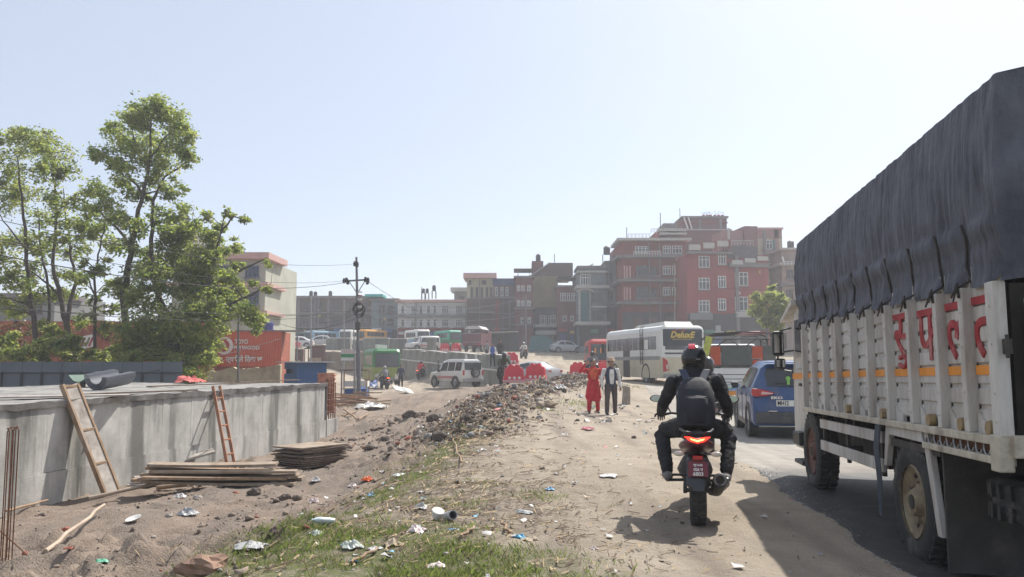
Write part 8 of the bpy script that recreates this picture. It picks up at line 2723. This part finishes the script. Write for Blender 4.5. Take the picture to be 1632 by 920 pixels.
# rubble heap along the ditch
x, y = scatter(34000, -2.5, 5, 16.5, 43, lambda x, y: np.clip(ridge_mask(x, y) * 1.1, 0, 1), 0.8)
stones('rubble', x, y, (rg_.pareto(2.4, len(x)) * 0.022 + 0.016).clip(0, 0.12) * np.clip(y / 26, 0.8, 1.4), [stone_g, clod_b, stone_p, brick_bit, clod_a], [0.12, 0.22, 0.13, 0.05, 0.48], lift=rg_.uniform(0, 0.10, len(x)))
# wet grit along the broken asphalt edge
n = 2600
y = 4.8 + 7.6 * rg_.random(n) ** 1.3
x = road_x(y) + 0.02 + np.abs(rg_.normal(size=n)) * 0.22 + 0.28 * fbm(y * 0.9, y * 0 + 4.4, 4)
stones('wet_grit', x, y, rg_.uniform(0.003, 0.0095, n) * np.clip(y / 8, 0.8, 1.4), [mat('wet_grit_stone', (0.13, 0.13, 0.135), 0.22, 0.4, 20, spec=0.6), mat('wet_pale_grit', (0.34, 0.34, 0.35), 0.25, 0.3, 20, spec=0.6)], [0.65, 0.35])
# small paper and plastic scraps
n = 420
x, y = scatter(1500, -3.0, 4.0, 5.5, 34, lambda x, y: np.clip(0.10 + lit_prob(x, y) * 0.35 + ridge_mask(x, y) * 0.5, 0, 1) * (x < road_x(y)), 0.7)
V, Fq, MM = [], [], []
for i in range(len(x)):
    s_ = rg_.uniform(0.012, 0.05) * max(0.8, y[i] / 12)
    a = rg_.uniform(0, PI)
    z = height(np.array([x[i]]), np.array([y[i]]))[0] + 0.012
    o = len(V)
    for j in range(3):
        for i2 in range(3):
            p = ((i2 - 1) * s_ + rg_.normal() * s_ * .25, (j - 1) * s_ * 0.6 + rg_.normal() * s_ * .2)
            V.append((x[i] + p[0] * math.cos(a) - p[1] * math.sin(a), y[i] + p[0] * math.sin(a) + p[1] * math.cos(a), z + abs(rg_.normal()) * s_ * 0.45))
    for j in range(2):
        for i2 in range(2):
            Fq.append((o + j * 3 + i2, o + j * 3 + i2 + 1, o + j * 3 + i2 + 4, o + j * 3 + i2 + 3))
    MM += [int(rg_.choice(5, p=[0.5, 0.2, 0.12, 0.1, 0.08]))] * 4
pw = mat('white_plastic_scrap', (0.50, 0.485, 0.465), 0.5, 0.15, 9); pg = mat('grey_plastic_scrap', (0.36, 0.36, 0.36), 0.5, 0.2, 9); pbl = mat('pale_blue_plastic', (0.22, 0.42, 0.58), 0.5, 0.2, 9); ppk = mat('pink_plastic', (0.62, 0.22, 0.24), 0.5, 0.2, 9); ptn = mat('tan_paper', (0.46, 0.37, 0.27), 0.8, 0.2, 9)
lo = bpy.data.objects.new('litter_scraps', mesh_fast('litter_scraps', V, Fq, [pw, pg, pbl, ppk, ptn], MM))
COL.objects.link(lo); struct(lo, 'stuff')

# ------------------------------------------------------------------ litter and stones one can single out
pk_bag = mat('pinkish_white_plastic', (0.62, 0.52, 0.50), 0.45, 0.2, 8); gr_bag = mat('greenish_clear_plastic', (0.42, 0.45, 0.40), 0.35, 0.2, 6); br_bag = mat('brown_rag', (0.12, 0.085, 0.075), 0.9, 0.3, 8)
or_pk = mat('orange_wrapper', (0.72, 0.14, 0.03), 0.4, 0.2, 12); bl_pk = mat('bright_blue_wrapper', (0.05, 0.30, 0.48), 0.4, 0.2, 10); gn_bag = mat('green_plastic', (0.10, 0.34, 0.22), 0.5, 0.25, 8)
items = [(672, 812, 13, 0.75, pw, 'shiny crumpled silver white bag among the dry stalks'), (664, 850, 22, 0.55, pk_bag, 'large pinkish white plastic bag at the edge of the grass'), (722, 849, 10, 0.4, pbl, 'small pale blue bag right of the pinkish bag'),
         (560, 874, 22, 0.5, gr_bag, 'limp greenish clear plastic bag on the grass'), (598, 878, 12, 0.4, pw, 'white torn plastic beside the greenish bag'), (625, 874, 16, 0.7, ptn, 'tan crumpled cardboard on the grass'), (398, 874, 30, 0.28, pg, 'long grey plastic strip at the left edge of the grass'),
         (437, 862, 10, 0.8, br_bag, 'brown crumpled rag at the left edge of the grass'), (505, 852, 16, 0.4, gr_bag, 'dirty clear plastic wrap beside the water bottle'), (696, 908, 16, 0.5, pk_bag, 'pinkish torn packet on the near grass'),
         (585, 768, 11, 0.7, or_pk, 'bright orange wrapper on the brown ditch slope'), (562, 776, 8, 0.7, pk_bag, 'pale wrapper just left of the orange wrapper'), (503, 770, 10, 0.8, pw, 'white and red wrapper on the ditch slope below the plywood stack'), (500, 802, 9, 0.8, pk_bag, 'pale lump of plastic half buried on the ditch slope'),
         (300, 824, 17, 0.6, pg, 'grey crumpled plastic on the dirt below the pale pole'), (287, 795, 12, 0.5, pw, 'white plastic scrap under the end of the pale pole'), (640, 759, 16, 0.3, gr_bag, 'pale flat plastic at the upper end of the grass strip'), (592, 792, 9, 0.6, pbl, 'blue grey packet on the grass strip below the orange wrapper'),
         (162, 904, 12, 0.5, gn_bag, 'green plastic scrap on the dirt near the bottom left'), (110, 885, 9, 0.4, brick_bit, 'orange scrap beside the steep pole'), (828, 860, 13, 0.4, bl_pk, 'bright blue wrapper on the shoulder right of the grass'), (846, 862, 16, 0.3, ptn, 'brown dry leaf sheet beside the blue wrapper'),
         (836, 820, 15, 0.3, pg, 'grey flat packet on the shoulder'), (846, 831, 8, 0.4, ptn, 'cream chip of foam on the shoulder below the grey packet'), (876, 782, 8, 0.6, pbl, 'small sky blue packet standing on the shoulder'), (947, 877, 8, 0.5, pk_bag, 'white and red scrap on the bare shoulder'),
         (936, 686, 12, 0.4, ppk, 'pink plastic scrap on the shoulder below the woman in red'), (972, 760, 20, 0.15, pw, 'flat pale paper on the middle of the shoulder'), (765, 688, 14, 0.5, gr_bag, 'pale plastic at the foot of the rubble heap'), (893, 622, 12, 0.7, pw, 'white plastic caught on top of the rubble heap'), (566, 900, 9, 0.5, pbl, 'turquoise scrap on the near grass')]
for i, (u, v, rpx, hk, m_, lab) in enumerate(items):
    p = G(u, v, 4)
    r_ = rpx * 0.85 * p.y / F
    cloth('plastic_scrap' if 'wrapper' not in lab and 'bag' not in lab else ('wrapper' if 'wrapper' in lab else 'plastic_bag'), lab, p, r_, r_ * 0.8, r_ * hk * 1.1, m_, i * 1.37 + 2, 'litter', None, 12, rnd.uniform(0, 3))
def lathe_thing(name, label, u, v, prof, m_, rot, cat='litter', dz=0.03):
    p = G(u, v, 4)
    o = MB().lathe(prof, (0, 0, 0), 'z', 16).build(name, m_, None, p + Vector((0, 0, dz)), smooth=True, sharp=45)
    o.rotation_euler = rot
    return tag(o, label, cat)
lathe_thing('plastic_cup', 'small round white cup beside the silver white bag', 696, 832, [(0.001, 0), (0.045, 0), (0.055, 0.03), (0.06, 0.07), (0.05, 0.075), (0.001, 0.06)], white_paint, (R(20), R(15), 0))
lathe_thing('metal_tin', 'grey tin lying on its side right of the white cup', 716, 832, [(0.035, 0.10), (0.045, 0.10), (0.045, -0.06), (0.001, -0.06)], pg, (R(75), 0, R(25)), dz=0.045)
lathe_thing('water_bottle', 'clear plastic water bottle lying on the grass edge', 517, 842, [(0.001, -0.1), (0.032, -0.1), (0.034, -0.03), (0.03, 0.0), (0.034, 0.03), (0.028, 0.09), (0.012, 0.12), (0.012, 0.14), (0.001, 0.14)], mat('clear_bottle_plastic', (0.55, 0.62, 0.64), 0.15, 0.1, 6, spec=0.7), (R(80), 0, R(-50)), dz=0.04)
lathe_thing('paper_plate', 'round white paper plate lying on the dirt between the two poles', 213, 832, [(0.001, 0.0), (0.062, 0.0), (0.09, 0.022), (0.094, 0.022), (0.064, -0.005), (0.001, -0.005)], white_paint, (R(14), R(-12), 0))
def rock(name, label, u, v, rpx, m_, seed, flat=0.6, group=None):
    p = G(u, v, 4)
    r_ = rpx * p.y / F
    o = MB().blob((0, 0, r_ * 0.25), (r_, r_ * 0.8, r_ * flat), seed, 0.22, 14, 9, 1.6).build(name, m_, None, p)
    return tag(o, label, 'rock', group)
rock('boulder', 'flat topped brown boulder at the bottom edge of the picture', 322, 916, 36, mat('brown_boulder', (0.27, 0.17, 0.12), 0.9, 0.3, 5, 0.4), 5, 0.55)
rock('stone_slab', 'tan flat stone lying on the rubble heap', 872, 650, 15, mat('tan_stone', (0.36, 0.29, 0.21), 0.9, 0.2, 6, 0.2), 8, 0.4)
for i, (u, v, r_, lab) in enumerate([(315, 797, 7, 'pale stone right of the end of the pale pole'), (270, 824, 6, 'small tan stone below the pale pole'), (405, 790, 10, 'dark clod at the left of the ditch slope'), (455, 797, 10, 'rounded dark clod in the middle of the ditch slope'),
                                     (400, 772, 7, 'stone below the right end of the plank pile'), (105, 850, 8, 'reddish clod near the steep pole'), (655, 668, 12, 'dark clod in the churned earth past the wall end'), (690, 672, 10, 'second dark clod in the churned earth'), (590, 718, 10, 'clod on the dirt right of the plywood stack'),
                                     (700, 700, 12, 'dark clod above the grass strip'), (745, 672, 12, 'dark lump at the start of the rubble heap')]):
    rock('stone', lab, u, v, r_, (stone_p, stone_p, clod_b, clod_b, stone_g, brick_bit, clod_b, clod_b, clod_b, clod_b, clod_b)[i], i + 3, 0.7)
for i, (ua, va, ub, vb, lab) in enumerate([(812, 858, 800, 838, 'pale stick lying on the shoulder left of the blue wrapper'), (755, 848, 735, 862, 'split pale stick lying beyond the pinkish bag'), (600, 885, 560, 906, 'thin stalk lying across the near grass'), (735, 745, 722, 705, 'bent dry stalk beside the grass strip')]):
    pole_on_ground(lab, G(ua, va, 4), G(ub, vb, 4), 0.012, lift=0.03, name='stick')
# ------------------------------------------------------------------ haze in the air
hz = MB().b2((-950, -45, -4), (950, 1550, 27.0)).build('haze', None)
hm = bpy.data.materials.new('dusty_air')
hm.use_nodes = True
ht = hm.node_tree
ht.nodes.remove(ht.nodes['Principled BSDF'])
pv = ht.nodes.new('ShaderNodeVolumePrincipled')
pv.inputs['Color'].default_value = (0.86, 0.89, 0.95, 1)
pv.inputs['Density'].default_value = HAZE
pv.inputs['Anisotropy'].default_value = 0.35
ht.links.new(pv.outputs[0], ht.nodes['Material Output'].inputs['Volume'])
hz.data.materials.clear()
hz.data.materials.append(hm)
hz['kind'] = 'stuff'
